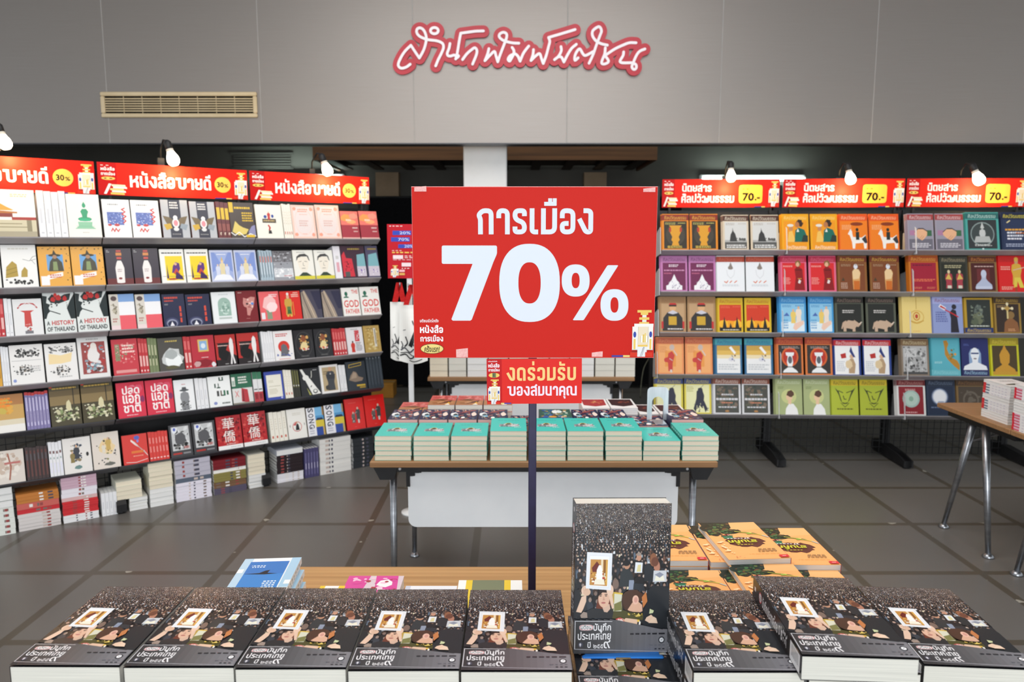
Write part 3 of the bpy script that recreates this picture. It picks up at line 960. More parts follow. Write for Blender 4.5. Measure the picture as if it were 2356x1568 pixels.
d('city', '46303e', None, 'dark plum book with red town house', 'l b09a4a .3 .86 .8 .94 1;p d23a48 .02 .05 .02 .7 .14 .82 .2 .62 .44 .6 .5 .05;n 4a1c28,8a2430 .06 .1 .44 .56 16 .07 4;r .1 .05 .3 .2 5a5a5a;p 7fb3bd .62 .3 .66 .72 .98 .76 1 .3;r .62 .05 1 .36 cfc7d4;n 7a5ab0,efeaf2 .63 .06 .99 .32 14 .07 6')
d('city2', '54506a', None, 'slim plum book with blue town house, end of the row', 'l b09a4a .2 .86 .9 .94 1;p 7fb3bd .1 .34 .2 .72 .9 .78 1 .34;r .1 .05 1 .36 cfc7d4;n 7a5ab0,efeaf2 .12 .06 .98 .32 14 .1 6')
d('pillar', 'e6e6e6', 'e0e0e0', 'white book with red column and arched lettering', 'p c84a46 .36 .24 .62 .24 .60 .62 .72 .68 .24 .68 .38 .62;n c84a46,d88a86,8a6a66 .36 .04 .64 .34 24 .08 2;r .36 .04 .64 .12 7a7a80;s b8383a .05 .16 .74 .3 .86 .5 .88 .7 .86 .84 .74;s f0f0f0 .02 .2 .78 .5 .90 .8 .78')
d('history', 'dfe4e2', None, 'white book reading A HISTORY OF THAILAND', 'p 1d2a2c 0 .36 0 .92 .14 .90 .10 .74 .22 .70 .16 .62 .20 .54 .12 .48 .06 .36;s 1d2a2c .035 .16 .56 .52 .46;p 1d2a2c .84 .34 .74 .60 .86 .78 1 .94 1 .34;p 1d2a2c .16 .84 .3 .95 .5 .86 .7 .94 .9 .96 .84 .80 .5 .72 .24 .74;b .32 .82 .08 .07 2 c42a2a;b .5 .86 .10 .08 3 c42a2a;b .7 .84 .08 .07 4 c42a2a;b .4 .92 .06 .06 5 d83a34;n 1d2a2c .2 .62 .8 .76 10 .07 8;T 20292b .06 .20 .16 .30 A;T c42a2a .22 .20 .94 .31 HISTORY;T 20292b .06 .05 .94 .16 OF THAILAND')
d('flag', 'f0f0f2', None, 'book with blue, white and red flag bands', 'r .36 .78 1 1 7fa5d8;r .36 0 1 .40 e8606a;r 0 0 .36 1 d8d2c8;e .18 .88 .12 .07 5a4a4a;n 8a8270,b8b09c .04 .42 .32 .76 26 .1 3;l b05a54 .08 .2 .28 .34 2;r 0 0 .36 .12 e8d4d4')
d('navy', '262a48', None, 'navy book with red title and white dome', 'l d8503c .1 .84 .7 .94 1;l d8503c .1 .76 .5 .83 1;l aaa .1 .66 .3 .71 2;e .36 .12 .3 .16 3f4468;e .36 .10 .24 .13 8f94ac;e .36 .08 .2 .1 262a48;p e8e8ee .26 .02 .36 .16 .46 .02;r .74 .12 .82 .62 d8503c;r .74 .26 .82 .30 262a48;r .74 .42 .82 .45 262a48')
d('oval', 'e8ecee', 'dfe4e6', 'white book with sage green arched picture', 'r .24 .24 .78 .62 9ab8ac;e .51 .62 .27 .20 9ab8ac;n 7d9e92,c8dcd4,a9c6ba .26 .24 .76 .72 40 .12 3;r .24 .14 .78 .2 b9c4c0;l b9c0c2 .3 .9 .7 .94 1')
d('redface', '7a2128', None, 'dark red book with pale paper-torn face', 'p c98a84 .3 .60 .34 .78 .5 .74 .72 .80 .92 .78 .84 .56 .78 .44 .66 .34 .58 .20 .46 .22 .46 .46 .34 .5;n e8c8c0,a8605c .4 .4 .84 .76 18 .1 3;e .76 .58 .07 .04 5a8ad0;e .5 .58 .06 .03 2c2a2a;l e8c8c0 .1 .92 .3 .96 1;l c88a84 .4 .1 .6 .13 1')
d('glare', 'e8666a', 'e09090', 'red book with shiny wrapped man cover', 'f 8a9a80 d8b090 .45 .05 .62;b .5 .6 .4 .3 4 f3c0c0;b .6 .45 .3 .2 5 f8dcdc;r .04 .06 .22 .28 e6e6ea;l fbe4e4 .5 .8 .94 .92 2')  # pale blobs are wrap glare painted into the print
d('monk', 'd8322c', None, 'red book with robed golden figure holding a staff', 'f c9a04a d8b090 .38 .16 .88;r .30 .20 .48 .46 5a7a4a;p 3c6a3c .28 .2 .5 .2 .46 .34 .32 .34;s d8b24a .02 .62 .14 .62 .62;e .38 .9 .06 .05 ece6e0;r .26 .1 .36 .16 e0b45a;r .42 .1 .52 .16 e0b45a;l f6d8c8 .56 .78 .94 .9 2;l f6c8b8 .66 .9 .9 .97 1')
d('road', '4a4858', None, 'grey book with curving road photograph', 'p a09284 0 0 0 .9 .2 .96 .36 .7 .6 .3 .72 0;s d8c4a8 .03 .14 .96 .26 .7 .44 .34 .6 0;s 6a625c .05 .06 .9 .16 .6 .34 .2 .44 0;s c8b8a4 .02 .02 .5 .12 .3 .2 0;l c8c8d8 .6 .8 .96 .9 2;r .74 .46 .86 .49 e8e8f0;p 33334a .5 .94 1 .94 1 .3 .8 .3')
d('godfather', 'efeeea', 'e4e2dc', 'white book reading THE GOD FATHER', 'T d8524e .58 .78 .95 .92 THE;T d8524e .08 .30 .95 .56 GOD;T d8524e .14 .08 .95 .24 FATHER;p 2c6a54 .08 .64 .42 .64 .36 .69 .14 .69;e .26 .78 .09 .08 2c6a54;e .26 .72 .04 .04 2c6a54')
d('inkart', 'eceae8', None, 'white book with black ink crowd drawings', 'n 333,555,777,222 .1 .66 .94 .93 60 .09 2;n 444,666,7a6a5a .06 .2 .7 .52 50 .08 3;s 999 .01 .05 .6 .95 .6;l bbb .6 .3 .92 .46 3;e .1 .1 .05 .04 8a9ad0')
d('inkgold', 'eceae8', None, 'white ink-drawing book with pale gold paper band', 'n 444,666,888 .1 .72 .94 .94 50 .09 5;p f0d9a8 .1 .46 .12 .74 .5 .68 .86 .74 .8 .5 .5 .46;n 444,666,7a6a5a .1 .12 .8 .44 40 .08 3;l bbb .4 .08 .8 .14 1')
d('redpaint', 'e4e3e2', 'd4d4d4', 'white book framing a red and grey painting', 'r .12 .1 .9 .86 9a4a48;n b8524c,8aa0ac,d8d8dc,6a7c88,b03c3c .12 .1 .9 .86 70 .16 3;b .5 .55 .2 .24 2 e6e2e0;e .52 .76 .1 .08 e6e0da;n 5a3c34,8aa4b0,e0e0e4 .2 .12 .8 .4 26 .14 6;l aaa .3 .9 .7 .95 1')
d('redorn', 'c8404a', 'a83040', 'red book with floral ornament frame', 'n e08a88,d86a70,f0b8b0,8a9a7a .08 .3 .92 .92 60 .09 4;r .12 .4 .30 .86 8a8a6a;n a83040,e8c0b8 .14 .42 .28 .84 14 .06 5;l f6d8d0 .4 .6 .9 .86 3;r .1 .06 .9 .14 e09a98')
d('cloud', '4e4c48', '6a7a52', 'dark book with white cloud burst', 'b .55 .38 .44 .34 2 c8cccc;b .6 .3 .36 .24 3 eef2f2;b .5 .5 .3 .16 4 aab0b0;l d0b860 .3 .86 .8 .93 1;b .5 .1 .3 .06 6 5c5a40')
d('redroom', 'b8303e', 'a82a36', 'red book with framed picture on red wall', 'r .3 .5 .74 .88 d8b868;r .36 .55 .68 .83 8ab0d8;e .52 .68 .1 .08 d8e4f0;b .5 .14 .44 .14 3 8a1c28;b .2 .12 .16 .1 5 c8a0a0;b .9 .08 .1 .08 6 e0e0e4;l f0d0d0 .4 .3 .7 .34 1')
d('soldier', '241c1e', None, 'black book with red sky and white soldier silhouette', 'r 0 .74 1 1 b8302c;p b8302c 0 .2 0 .76 .12 .7 .1 .4 .2 .2;b .36 .4 .26 .28 2 100e10;p b8302c .5 .5 .6 .66 1 .74 1 .3;p e8e6e6 .66 .04 .72 .3 .66 .6 .7 .82 .78 .9 .86 .82 .88 .6 .84 .3 .92 .06 .84 .04 .78 .3 .74 .04;l d8b8b0 .1 .62 .6 .68 1;l c8c8c8 .4 .04 .56 .08 1')
d('redsun', 'eceaea', None, 'white book with red sun and grey fortress', 'l c8322f .12 .80 .78 .92 2;e .5 .46 .3 .2 d23a30;n 5a5a60,777,8a8a92 .3 .12 .8 .46 30 .12 3;p 6a6a70 .3 .14 .36 .5 .5 .56 .64 .5 .74 .14;n 4a5a9a,6a7ab8 .06 .1 .96 .24 16 .1 5;l d87a70 .2 .03 .8 .07 1')
d('floral', '26262a', None, 'black book with oval floral portrait', 'e .5 .5 .44 .44 3c3c3e;e .5 .5 .40 .40 26262a;n b07a3c,d8a860,e8d8b0,8a3a2c,4a5a3c .2 .3 .8 .86 44 .14 3;e .5 .7 .13 .11 8a5034;b .5 .42 .2 .18 2 e2cf98;n c8382c,e8e4e0 .2 .24 .8 .4 16 .1 6;l 777 .3 .06 .7 .1 1')
d('redman', 'e2e0e4', 'd8d8dc', 'white book with red figure beside lettering', 'f c8382c 5a3a34 .34 .06 .5;r .5 .46 .78 .88 c84a52;n e2e0e4 .5 .46 .78 .88 12 .06 3;l 6a6a78 .52 .1 .9 .44 6;l 888 .3 .9 .7 .95 1')
d('goldbook', 'b99a54', 'a88a44', 'gold book with faded landscape cover', 'n c8ac6a,a88a48,d8c48a .06 .06 .94 .94 60 .14 2;r .62 .2 .76 .9 d8d4c8;r .68 .3 .74 .86 8a8478;l 7a6430 .2 .86 .56 .92 1')
d('sunset', 'c9a05c', None, 'book with hazy orange sunset cover', 'r 0 0 1 .2 ece9e4;r 0 .2 1 .34 ddd2b8;r 0 .72 1 1 b07a48;n d89a3c,e0a848,c8b050 .1 .46 .8 .92 46 .14 2;l f08a2c .2 .66 .8 .94 3')
d('banquet', '4c4632', None, 'dark olive book with evening banquet picture', 'r 0 .5 1 .72 8a7650;r 0 .72 1 .86 6a5a3c;n c8c4a0,8a9a6a,e0dcc0,3c4030,6a7048 .04 .08 .96 .48 80 .12 3;b .6 .48 .1 .14 4 d8d0a8;l c8a44a .1 .88 .9 .94 1;e .06 .96 .05 .03 d84030;s 2c2a20 .03 .78 .5 .78 .9')
d('freed', 'd8344c', None, 'pink-red book reading ปลดแอกชาติ', 'n e0506a,e87a8c,d02c44 0 .6 1 1 14 .3 3;T fbf4f4 .2 .66 .82 .90 ปลด;T fbf4f4 .2 .40 .82 .64 แอก;T fbf4f4 .2 .14 .82 .40 ชาติ;b .9 .5 .1 .1 4 8a3060;l f6c8d0 .3 .05 .7 .09 1')
d('bust', 'eef0f2', None, 'white book with grey bust of a man in hat', 'f 8a8c90 9a9ca0 .5 .02 .74;e .5 .66 .24 .035 55585c;p 55585c .38 .66 .4 .76 .6 .76 .62 .66;n 444,777,555 .2 .02 .8 .34 34 .1 4;l c8787c .4 .82 .6 .88 1')
d('letters', 'f0f2f2', None, 'white book with large dark green Thai letters', 'r .50 .84 .56 .96 2c4a3c;r .64 .84 .70 .96 2c4a3c;r .50 .84 .70 .87 2c4a3c;r .28 .62 .34 .76 2c4a3c;r .38 .60 .54 .64 3c5a4c;r .44 .60 .48 .76 2c4a3c;r .36 .34 .46 .52 4a4a4a;r .52 .34 .72 .38 2c4a3c;r .52 .34 .58 .52 6a5a4c;r .66 .34 .74 .52 2c6a4c;r .80 .36 .88 .50 1f5a3c;e .26 .12 .08 .05 8a94c8;l 3c4a44 .56 .06 .92 .15 1')
d('vote', '2f6a50', None, 'green book with white house and red door', 'r 0 0 1 .52 dcdcda;l ecece6 .34 .66 .84 .92 3;r .02 .60 .18 .9 ecece6;r .04 .62 .16 .78 a8bcb0;p b83a42 .42 .08 .46 .52 .76 .46 .8 .02;p 8a2a32 .46 .08 .5 .46 .56 .45 .56 .06;s d86a6a .03 .14 .24 .3 .44;s d86a6a .03 .3 .24 .14 .44;r 0 .0 1 .05 8a8478')
d('bluebox', '3c4fa8', '3040a0', 'white book in a broad blue frame', 'r .1 .1 .9 .88 ece9dc;l c8c4b0 .2 .6 .5 .7 2;l b8b4a0 .2 .46 .84 .5 1;l c8c4b0 .2 .2 .7 .4 4;e .84 .06 .05 .03 c8ccf0')
d('tower', '24262a', None, 'black book with crooked white tower', 'p ecece8 .04 .98 .16 .98 .36 .7 .5 .62 1 .04 .56 .02 .3 .5 .22 .66;e .3 .66 .16 .1 ecece8;s 24262a .04 .5 .3 .56 .36;e .72 .14 .12 .08 24262a;e .72 .15 .08 .05 ecece8;s d8d8d0 .03 .62 .9 .6 .7 .56 .64;p a8a85a .3 .3 .5 .02 .4 .02;l ccc .7 .9 .9 .95 1')
d('suit', 'ecebea', 'e0e0e4', 'white book with man in a suit on tan panel', 'r .12 .08 .9 .92 b8a480;f 3f4248 c89a78 .56 .10 .94;p e8e6e2 .5 .60 .56 .72 .62 .60;b .34 .2 .12 .1 3 3c3a38;l 6a5a3c .18 .66 .44 .8 2;p 33363c .36 .5 .76 .5 .82 .66 .3 .66')
d('rock', '2b333c', '333b44', 'dark slate book with brown rock and yellow label', 'p 8a7868 .1 .36 .2 .52 .36 .66 .5 .62 .6 .46 .84 .4 .76 .3 .4 .28;p a89480 .2 .40 .36 .62 .5 .58 .5 .42;p c8a83c .14 .78 .8 .84 .82 .96 .16 .9;p 2b333c .17 .80 .78 .86 .79 .93 .18 .88;r .46 .12 .9 .18 c8a83c;r .6 .05 .9 .1 a88a30')
d('drape', 'd8cfc6', None, 'pale book with faded brush painting', 'n c8b4a4,e4dcd2,b8a494 0 .1 1 1 40 .2 3;s a0604c .04 .6 .1 .66 .5 .6 .9;r .5 .58 .9 .64 b86a64;l b0a49a .1 .9 .5 .95 1')
d('dancers', 'e6e2de', None, 'white book with painted dancers and green pond', 'n 3c4a5c,8a7a5a,2c2c34,6a8a9a .24 .3 .7 .86 36 .12 4;f 3c4048 d8b090 .48 .4 .8;f 8a7a4a d8b090 .32 .3 .62;b .5 .16 .16 .06 4 6a8a88;e .86 .5 .05 .06 333;l ccc .3 .9 .7 .94 1')
d('goldpatch', 'e0d6cc', None, 'beige book with gold cloud and figures', 'b .54 .6 .3 .26 2 e8cfa0;n 3c3a3a,5a5a5c,8a8a5c .1 .08 .9 .9 22 .09 7;f c8a860 d8b090 .6 .5 .86;f e0d8c8 d8b090 .42 .44 .7;b .6 .12 .24 .05 4 6a6a64')
d('redmap', 'd8423c', None, 'red book with white coastline map', 'p f0e6e2 .36 .84 .5 .74 .62 .62 .72 .48 .86 .42 .94 .26 1 .22 .9 .36 .78 .44 .66 .54 .5 .64 .34 .78;b .6 .88 .12 .08 3 5a6ac0;b .62 .76 .05 .06 5 8a8ad8;r .34 .36 .82 .44 e07a3c;l f0b09a .4 .24 .8 .29 1;s f0e6e2 .02 .1 .08 .5 .05 .96 .12')
d('medal', '46464a', None, 'grey book with black and white street photograph', 'r .1 .2 .9 .94 c8cacc;n 222,555,888,e4e6e8 .1 .2 .9 .94 70 .16 2;b .5 .55 .28 .22 3 5a5a5e;e .24 .84 .12 .1 e8ecf4;e .24 .86 .06 .05 5a6ac0;r .1 .08 .5 .13 b83a34;r .56 .08 .9 .13 8a8a8e;l d85a52 .62 .24 .88 .32 2')
d('chinese', 'b82a30', 'a02028', 'red book with large white characters 華僑', 'n 8a1c24,d85a54,c8403c,6a141c 0 .1 1 1 70 .14 4;t f8f2ee .24 .60 .72 .94 華;t f8f2ee .24 .22 .72 .56 僑;r 0 0 1 .12 f0f0f0;l f0d8d0 .34 .14 .7 .18 1;l bbb .5 .04 .9 .08 1')
d('circle', 'f0eee8', None, 'cream book with man in red circle', 'e .5 .4 .25 .17 c83238;e .5 .4 .22 .15 f0eee8;p 26262a .4 .28 .44 .44 .5 .52 .58 .46 .62 .28;e .48 .54 .05 .04 d8b090;p c83238 .3 .46 .5 .58 .42 .44;r .1 .4 .14 .48 999;r .88 .42 .92 .5 999;l d8d4c8 .3 .78 .8 .88 2')
d('song', '4f97cc', '8a7040', 'blue and gold book reading SONG', 'r 0 0 .5 1 eeeef4;r .5 .3 1 .54 d8c23c;r .5 0 1 .3 2c4a9a;r .5 .7 1 1 78b8e4;p 1c2a4a .52 .54 .98 .54 .9 .62 .6 .62;p c8a860 .9 .3 1 .3 1 0 .9 0;r .92 .7 1 1 a8865a;l aab .1 .06 .4 .3 3;S')
d('redtwo', 'e0221f', None, 'bright red book with photograph of two people', 'f 6a605c d8b8a8 .40 .22 .58;f 4a4644 d8b8a8 .66 .30 .72;s 8a8280 .05 .4 .5 .62 .56;n 4a4040,c8c0bc .3 .22 .5 .4 14 .07 3;r .62 .2 .7 .32 d8d0cc;l e85a50 .2 .84 .6 .88 1;l f09088 .42 .08 .54 .1 1')


SONG_OPS = D['song'][2].replace(';S', '')


def song_cover(c):
    c.run(SONG_OPS)
    # the title runs down the white strip
    for i, ch in enumerate('SONG'):
        y = .84 - i * .19
        c.polys([[(.09 + b_ * .32, y + .15 - a_ * .15) for a_, b_ in f] for f in text_polys(ch, .02)], '33384a')


D['song'] = ('4f97cc', '8a7040', song_cover, D['song'][3])
# spine-only runs: (spine colour, cover colour, description, spine print)


def sp(k, spine, desc, ops):
    D[k] = (spine, spine, '', desc, ops)


sp('s_white', 'e8e9ec', 'white spine', 'r .3 .3 .6 .62 d4d6dc;r .3 .08 .7 .11 c8cad0')
sp('s_cream', 'efebdf', 'cream spine', 'r .3 .12 .7 .2 c86a5a;l d8d0bc .3 .4 .7 .8 5')
sp('s_red', 'c23a40', 'red spine', 'r .2 .2 .8 .5 e8b8b4;r .2 .6 .8 .86 d86a6a;r .3 .05 .7 .1 f0d8d4')
sp('s_maroon', '63262c', 'maroon spine with yellow top', 'r .1 .52 .9 .84 d8b52c;r .1 .2 .9 .4 8a4a44;n d8c4b0,8a5a54 .1 .05 .9 .2 8 .4 3')
sp('s_grey', 'a9bcc8', 'pale blue-grey spine', 'r .1 .1 .3 .95 5a6670;r .5 .2 .7 .6 e0e8ee;r .4 .6 .8 .8 c87a70')
sp('s_green', '7a8660', 'green spine', 'r .2 .2 .6 .8 b8b898;r .2 .4 .6 .5 4a5238')
sp('s_purple', '8078a8', 'lilac spine with red top', 'r 0 .92 1 1 c23a3a;r .3 .1 .7 .86 c4bedc;r .4 .2 .6 .5 6a6090')
sp('s_violet', '4c4870', 'violet spine', 'r .3 .1 .7 .86 6a6690;r .4 .3 .6 .5 c8c4dc')
sp('s_dark', '3c2c2c', 'dark brown spine', 'r .35 .1 .65 .9 6a3a34;r .35 .6 .65 .8 5a5458')
sp('s_tri', 'dfe0e2', 'green, white and red spine', 'r 0 .76 1 1 3c7a5c;r 0 0 1 .34 b83a42;r .1 .4 .9 .44 666;r .2 .1 .8 .28 8a2a32')
sp('s_olive', '33342a', 'black spine with olive stripe', 'r .2 .36 .8 .96 6a6a3c;r .3 .4 .7 .44 ddd')
sp('s_slate', '39424b', 'slate spine', 'r .4 .1 .5 .9 5a646e;r .3 .9 .6 .95 88929c')
sp('s_redmap', 'd8423c', 'red spine with pale specks', 'r .3 .3 .7 .5 e88a84;r .3 .6 .7 .8 e88a84;r .2 .08 .8 .12 f0c8c4')
sp('s_fig', 'e6e6ea', 'white spine with small figures', 'r .2 .66 .8 .74 7a5a5a;r .3 .5 .7 .56 9aa;r .3 .1 .7 .4 dde')
sp('s_pinkw', 'eceaf0', 'white spine with pink print', 'r .3 .2 .7 .5 e0a8b4;r .3 .6 .7 .7 ccc')
sp('s_gold', 'd8a23c', 'golden yellow spine', 'r .3 .2 .7 .8 b8842c')

LEFT = [
    [(-26, 89, 436, 'palace'), (92, 159, 439, 's_white', 4), (160, 237, 447, 'gbuddha'), (242, 306, 459, 'bluecrowd'), (308, 373, 461, 'bluecrowd'), (377, 440, 460, 'eagle'), (443, 502, 464, 'eagle'), (504, 533, 464, 's_maroon', 3), (534, 591, 466, 'mountain'),
     (594, 655, 471, 'monkey'), (656, 676, 469, 's_cream', 4), (677, 731, 472, 'pink'), (733, 788, 472, 'pink'), (789, 830, 486, 'coral'), (832, 874, 486, 'coral')],
    [(-68, 6, 563, 'ink'), (9, 91, 563, 'junk'), (94, 168, 567, 'cowboy'), (170, 245, 567, 'cowboy'), (249, 310, 571, 'milk'), (312, 371, 571, 'milk'), (374, 430, 573, 'jester'), (432, 486, 573, 'jester'), (489, 543, 575, 'crown'), (545, 596, 575, 'crown'),
     (601, 632, 575, 's_grey', 5), (633, 678, 577, 'misty'), (680, 727, 575, 'portrait'), (729, 772, 575, 'portrait'), (773, 790, 566, 's_pinkw', 1), (791, 846, 565, 'city'), (848, 876, 565, 'city2')],
    [(-6, 14, 686, 's_red', 2), (15, 33, 686, 's_white', 2), (35, 103, 687, 'pillar'), (106, 179, 671, 'history'), (181, 254, 665, 'history'), (258, 316, 676, 'flag'), (318, 376, 676, 'flag'), (379, 431, 676, 'navy'), (433, 489, 676, 'navy'), (493, 548, 671, 'oval'), (550, 597, 668, 'redface'),
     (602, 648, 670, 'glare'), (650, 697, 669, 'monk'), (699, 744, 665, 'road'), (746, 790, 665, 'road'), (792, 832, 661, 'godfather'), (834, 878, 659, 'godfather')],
    [(-2, 7, 797, 's_gold', 1), (8, 26, 796, 's_white', 3), (28, 106, 792, 'inkart'), (109, 183, 789, 'inkgold'), (185, 256, 772, 'redpaint'), (263, 323, 779, 'redorn'), (324, 345, 777, 's_red', 3), (346, 367, 776, 's_green', 3), (369, 427, 776, 'cloud'), (428, 444, 773, 's_red', 2), (445, 499, 771, 'redroom'), (501, 548, 769, 'soldier'), (551, 601, 765, 'soldier'),
     (607, 634, 761, 's_white', 5), (635, 679, 760, 'redsun'), (681, 726, 758, 'floral'), (728, 768, 755, 'floral'), (770, 800, 754, 's_red', 5), (802, 840, 752, 'redman'), (842, 879, 748, 'goldbook')],
    [(-44, 61, 908, 'sunset'), (63, 117, 899, 's_purple', 7), (120, 191, 883, 'banquet'), (193, 267, 876, 'banquet'), (274, 339, 878, 'freed'), (341, 404, 872, 'freed'), (406, 452, 872, 'bust'), (454, 482, 868, 's_white', 3), (484, 536, 864, 'letters'), (538, 585, 858, 'vote'), (587, 608, 854, 's_tri', 2),
     (614, 657, 853, 'bluebox'), (658, 676, 849, 's_cream', 3), (677, 693, 848, 's_olive', 3), (695, 740, 846, 'tower'), (742, 784, 838, 'suit'), (785, 800, 838, 's_white', 2), (802, 847, 830, 'rock'), (849, 884, 816, 's_slate', 5)],
    [(-32, 61, 1036, 'drape'), (63, 115, 1025, 's_dark', 6), (117, 148, 1014, 's_fig', 4), (150, 215, 1005, 'dancers'), (217, 280, 993, 'goldpatch'), (286, 344, 998, 'redmap'), (346, 391, 990, 's_redmap', 6), (395, 446, 975, 'medal'), (448, 501, 968, 'medal'), (504, 561, 955, 'chinese'), (563, 618, 946, 'chinese'),
     (625, 664, 945, 's_cream', 4), (666, 709, 939, 'circle'), (711, 750, 936, 'song'), (752, 796, 929, 'song'), (800, 843, 915, 'redtwo'), (845, 891, 907, 'redtwo')]]


def stock_rack(R, rows, Z, lipline, where, group, T, mat, back_copies, noun='book'):
    for ri, row in enumerate(rows):
        z = Z[ri]
        count = {}
        for it in row:
            count[it[3]] = count.get(it[3], 0) + 1
        seen = {}
        for it in row:
            x0, x1, yt, k = it[:4]
            yb = lipline[ri]
            # bottom line of this row in the photo: project the shelf front at these columns
            u0 = solve_u(R, x0, z); u1 = solve_u(R, x1, z)
            des = D[k]
            um = (u0 + u1) / 2
            ln = R.length((x0 + x1) / 2, yt, um, z)
            sh = SHELFNAME[ri]
            if len(it) > 4 and isinstance(it[4], int):
                n = it[4]
                w = (u1 - u0) / n
                pr_ = book_proto((k, where, n), des, .135, ln, .022, 'pages_white', mat)
                nxt = neighbour(row, it)
                for j in range(n):
                    m = R.spine_out(u0 + j * w + w * .03, z) @ Matrix.Diagonal((1, ln / pr_[3] * (1 - .012 * ((j * 7) % 3)), w * .94 / .022, 1))
                    lab = '%s%s next to the %s, %s shelf' % ((ORD[j + 1] + ' ') if n > 1 else '', des[3], nxt, sh)
                    place_book(pr_, m, lab, 'spine-out books on the %s' % where, 'paperback', 'paperback')
                continue
            seen[k] = seen.get(k, 0) + 1
            pr_ = book_proto((k, where), des, (u1 - u0) * .985, ln, T, 'pages', mat)
            sc = Matrix.Diagonal(((u1 - u0) * .985 / pr_[2], ln / pr_[3], 1, 1))
            side = ''
            if count[k] > 1:
                side = 'left of two: ' if seen[k] == 1 else 'right of two: '
            lab = cap16('%s%s, %s shelf of the %s' % (side, des[3], sh, where))
            place_book(pr_, R.face_out(u0, z, T) @ sc, lab, group, noun, noun)
            for q in range(back_copies if seen[k] == 1 else 0):
                place_book(pr_, R.face_out(u0 - .004 * (q + 1), z, T, (T + .0015) * (q + 1)) @ sc, '%s copy behind the %s, %s shelf' % (['second', 'third', 'fourth'][q], des[3], sh), group, noun, noun)


def solve_u(R, px, z):
    lo, hi = -4.0, 4.0
    for _ in range(40):
        mid = (lo + hi) / 2
        p = R.pt(mid, .012, R.seat(z))
        v = p - Vector((0, 0, EYE))
        fwd = v.y * CP - v.z * SP
        x = CX + FPX * v.x / fwd if fwd > .05 else -1e9
        if x < px:
            lo = mid
        else:
            hi = mid
    return (lo + hi) / 2


def cap16(t):
    w = t.split()
    return t if len(w) <= 16 else ' '.join(t.split(' of the left rack')[0].split(' of the magazine rack')[0].split()[:16])



def neighbour(row, it):
    i = row.index(it)
    for j in (i + 1, i - 1, i + 2, i - 2):
        if 0 <= j < len(row) and not (len(row[j]) > 4):
            q = D[row[j][3]][3].split()
            return ' '.join(q[:5])
    return 'shelf end'


stock_rack(LR, LEFT, LZ, LZ, 'left rack', 'bestsellers facing out on the left rack', .016, 'gloss', 0, 'paperback')

# --- art and history magazines on the right rack: header band, border, inner panel
HEAD = 'ศิลปวัฒนธรรม'


def mag(k, desc, border, head, ink, inner, ops, box=(.07, .035, .93, .80), foot=False):
    y = (.03, .15) if foot else (.835, .965)
    s = 'r 0 %g 1 %g %s;t %s .09 %g .91 %g %s' % (y[0] - .012, y[1] + .012, head, ink, y[0] + .012, y[1] - .012, HEAD)
    if inner:
        s += ';r %g %g %g %g %s' % (*box, inner)
    D[k] = (border, border, s + ';' + ops, desc)


TX = ';l %s .12 .70 .52 .77 2;l %s .60 .72 .90 .77 1'
mag('vase', 'orange magazine with golden vase on black', 'e28a22', '8a2a1e', 'e8b04a', '332e26', 'e .5 .42 .36 .30 453e34;p d99a2c .26 .68 .74 .68 .68 .62 .70 .48 .62 .36 .66 .28 .60 .22 .64 .12 .36 .12 .40 .22 .34 .28 .38 .36 .30 .48 .32 .62;r .26 .5 .34 .62 b8402c;r .66 .5 .74 .62 b8402c;l e0c050 .2 .05 .8 .12 2' + TX % ('b8b060', 'b8b060'))
mag('ship', 'pale grey magazine with sailing ship photograph', 'd8c8b0', '55342a', 'e8dcc8', 'd4d4d2', 'r .07 .035 .93 .22 5a5a58;r .07 .22 .93 .28 aeaeac;p 3c3c3c .26 .24 .3 .44 .36 .52 .38 .60 .42 .52 .48 .46 .56 .24;n 4a4a48,6a6a68 .5 .24 .92 .36 16 .09 3;s 3c3c3c .012 .38 .3 .38 .62;l ececea .14 .05 .9 .16 2' + TX % ('b0a8a0', 'c0b8b0'))
mag('couple', 'orange magazine with couple, man in green suit', 'f0a81c', 'f0a81c', 'f6d88a', 'ee9a1e', 'p 1f6a5c .46 .22 .50 .54 .62 .62 .84 .56 .92 .40 .94 .22;p 2c3a34 .72 .22 .8 .42 .96 .4 .96 .22;b .66 .74 .14 .12 2 3a2a22;b .58 .70 .09 .09 3 b8784c;p f0c060 .2 .22 .26 .50 .38 .54 .48 .30 .46 .22;b .34 .60 .09 .08 4 c88a58;e .32 .68 .12 .04 e4e0d4;p ecece8 .54 .5 .6 .6 .64 .5;t fff6e0 .16 .03 .9 .13 ' + HEAD)
mag('horse', 'orange magazine with rider on white horse', 'ec6a1e', 'e8541c', 'f8c8a0', 'f0801f', 'e .62 .72 .22 .05 8a3a1c;p f2eee8 .34 .48 .44 .52 .48 .36 .78 .34 .92 .42 .96 .24 .94 .04 .86 .04 .84 .20 .56 .18 .54 .04 .46 .04 .44 .22;p f2eee8 .30 .44 .40 .58 .46 .5 .38 .4;p 26302a .58 .28 .58 .50 .70 .50 .70 .28;e .63 .56 .05 .05 2a2a22;p 33343a .78 .30 .92 .40 .98 .2 .9 .18;l f6b884 .1 .56 .46 .70 4', (.04, .02, .98, .80))
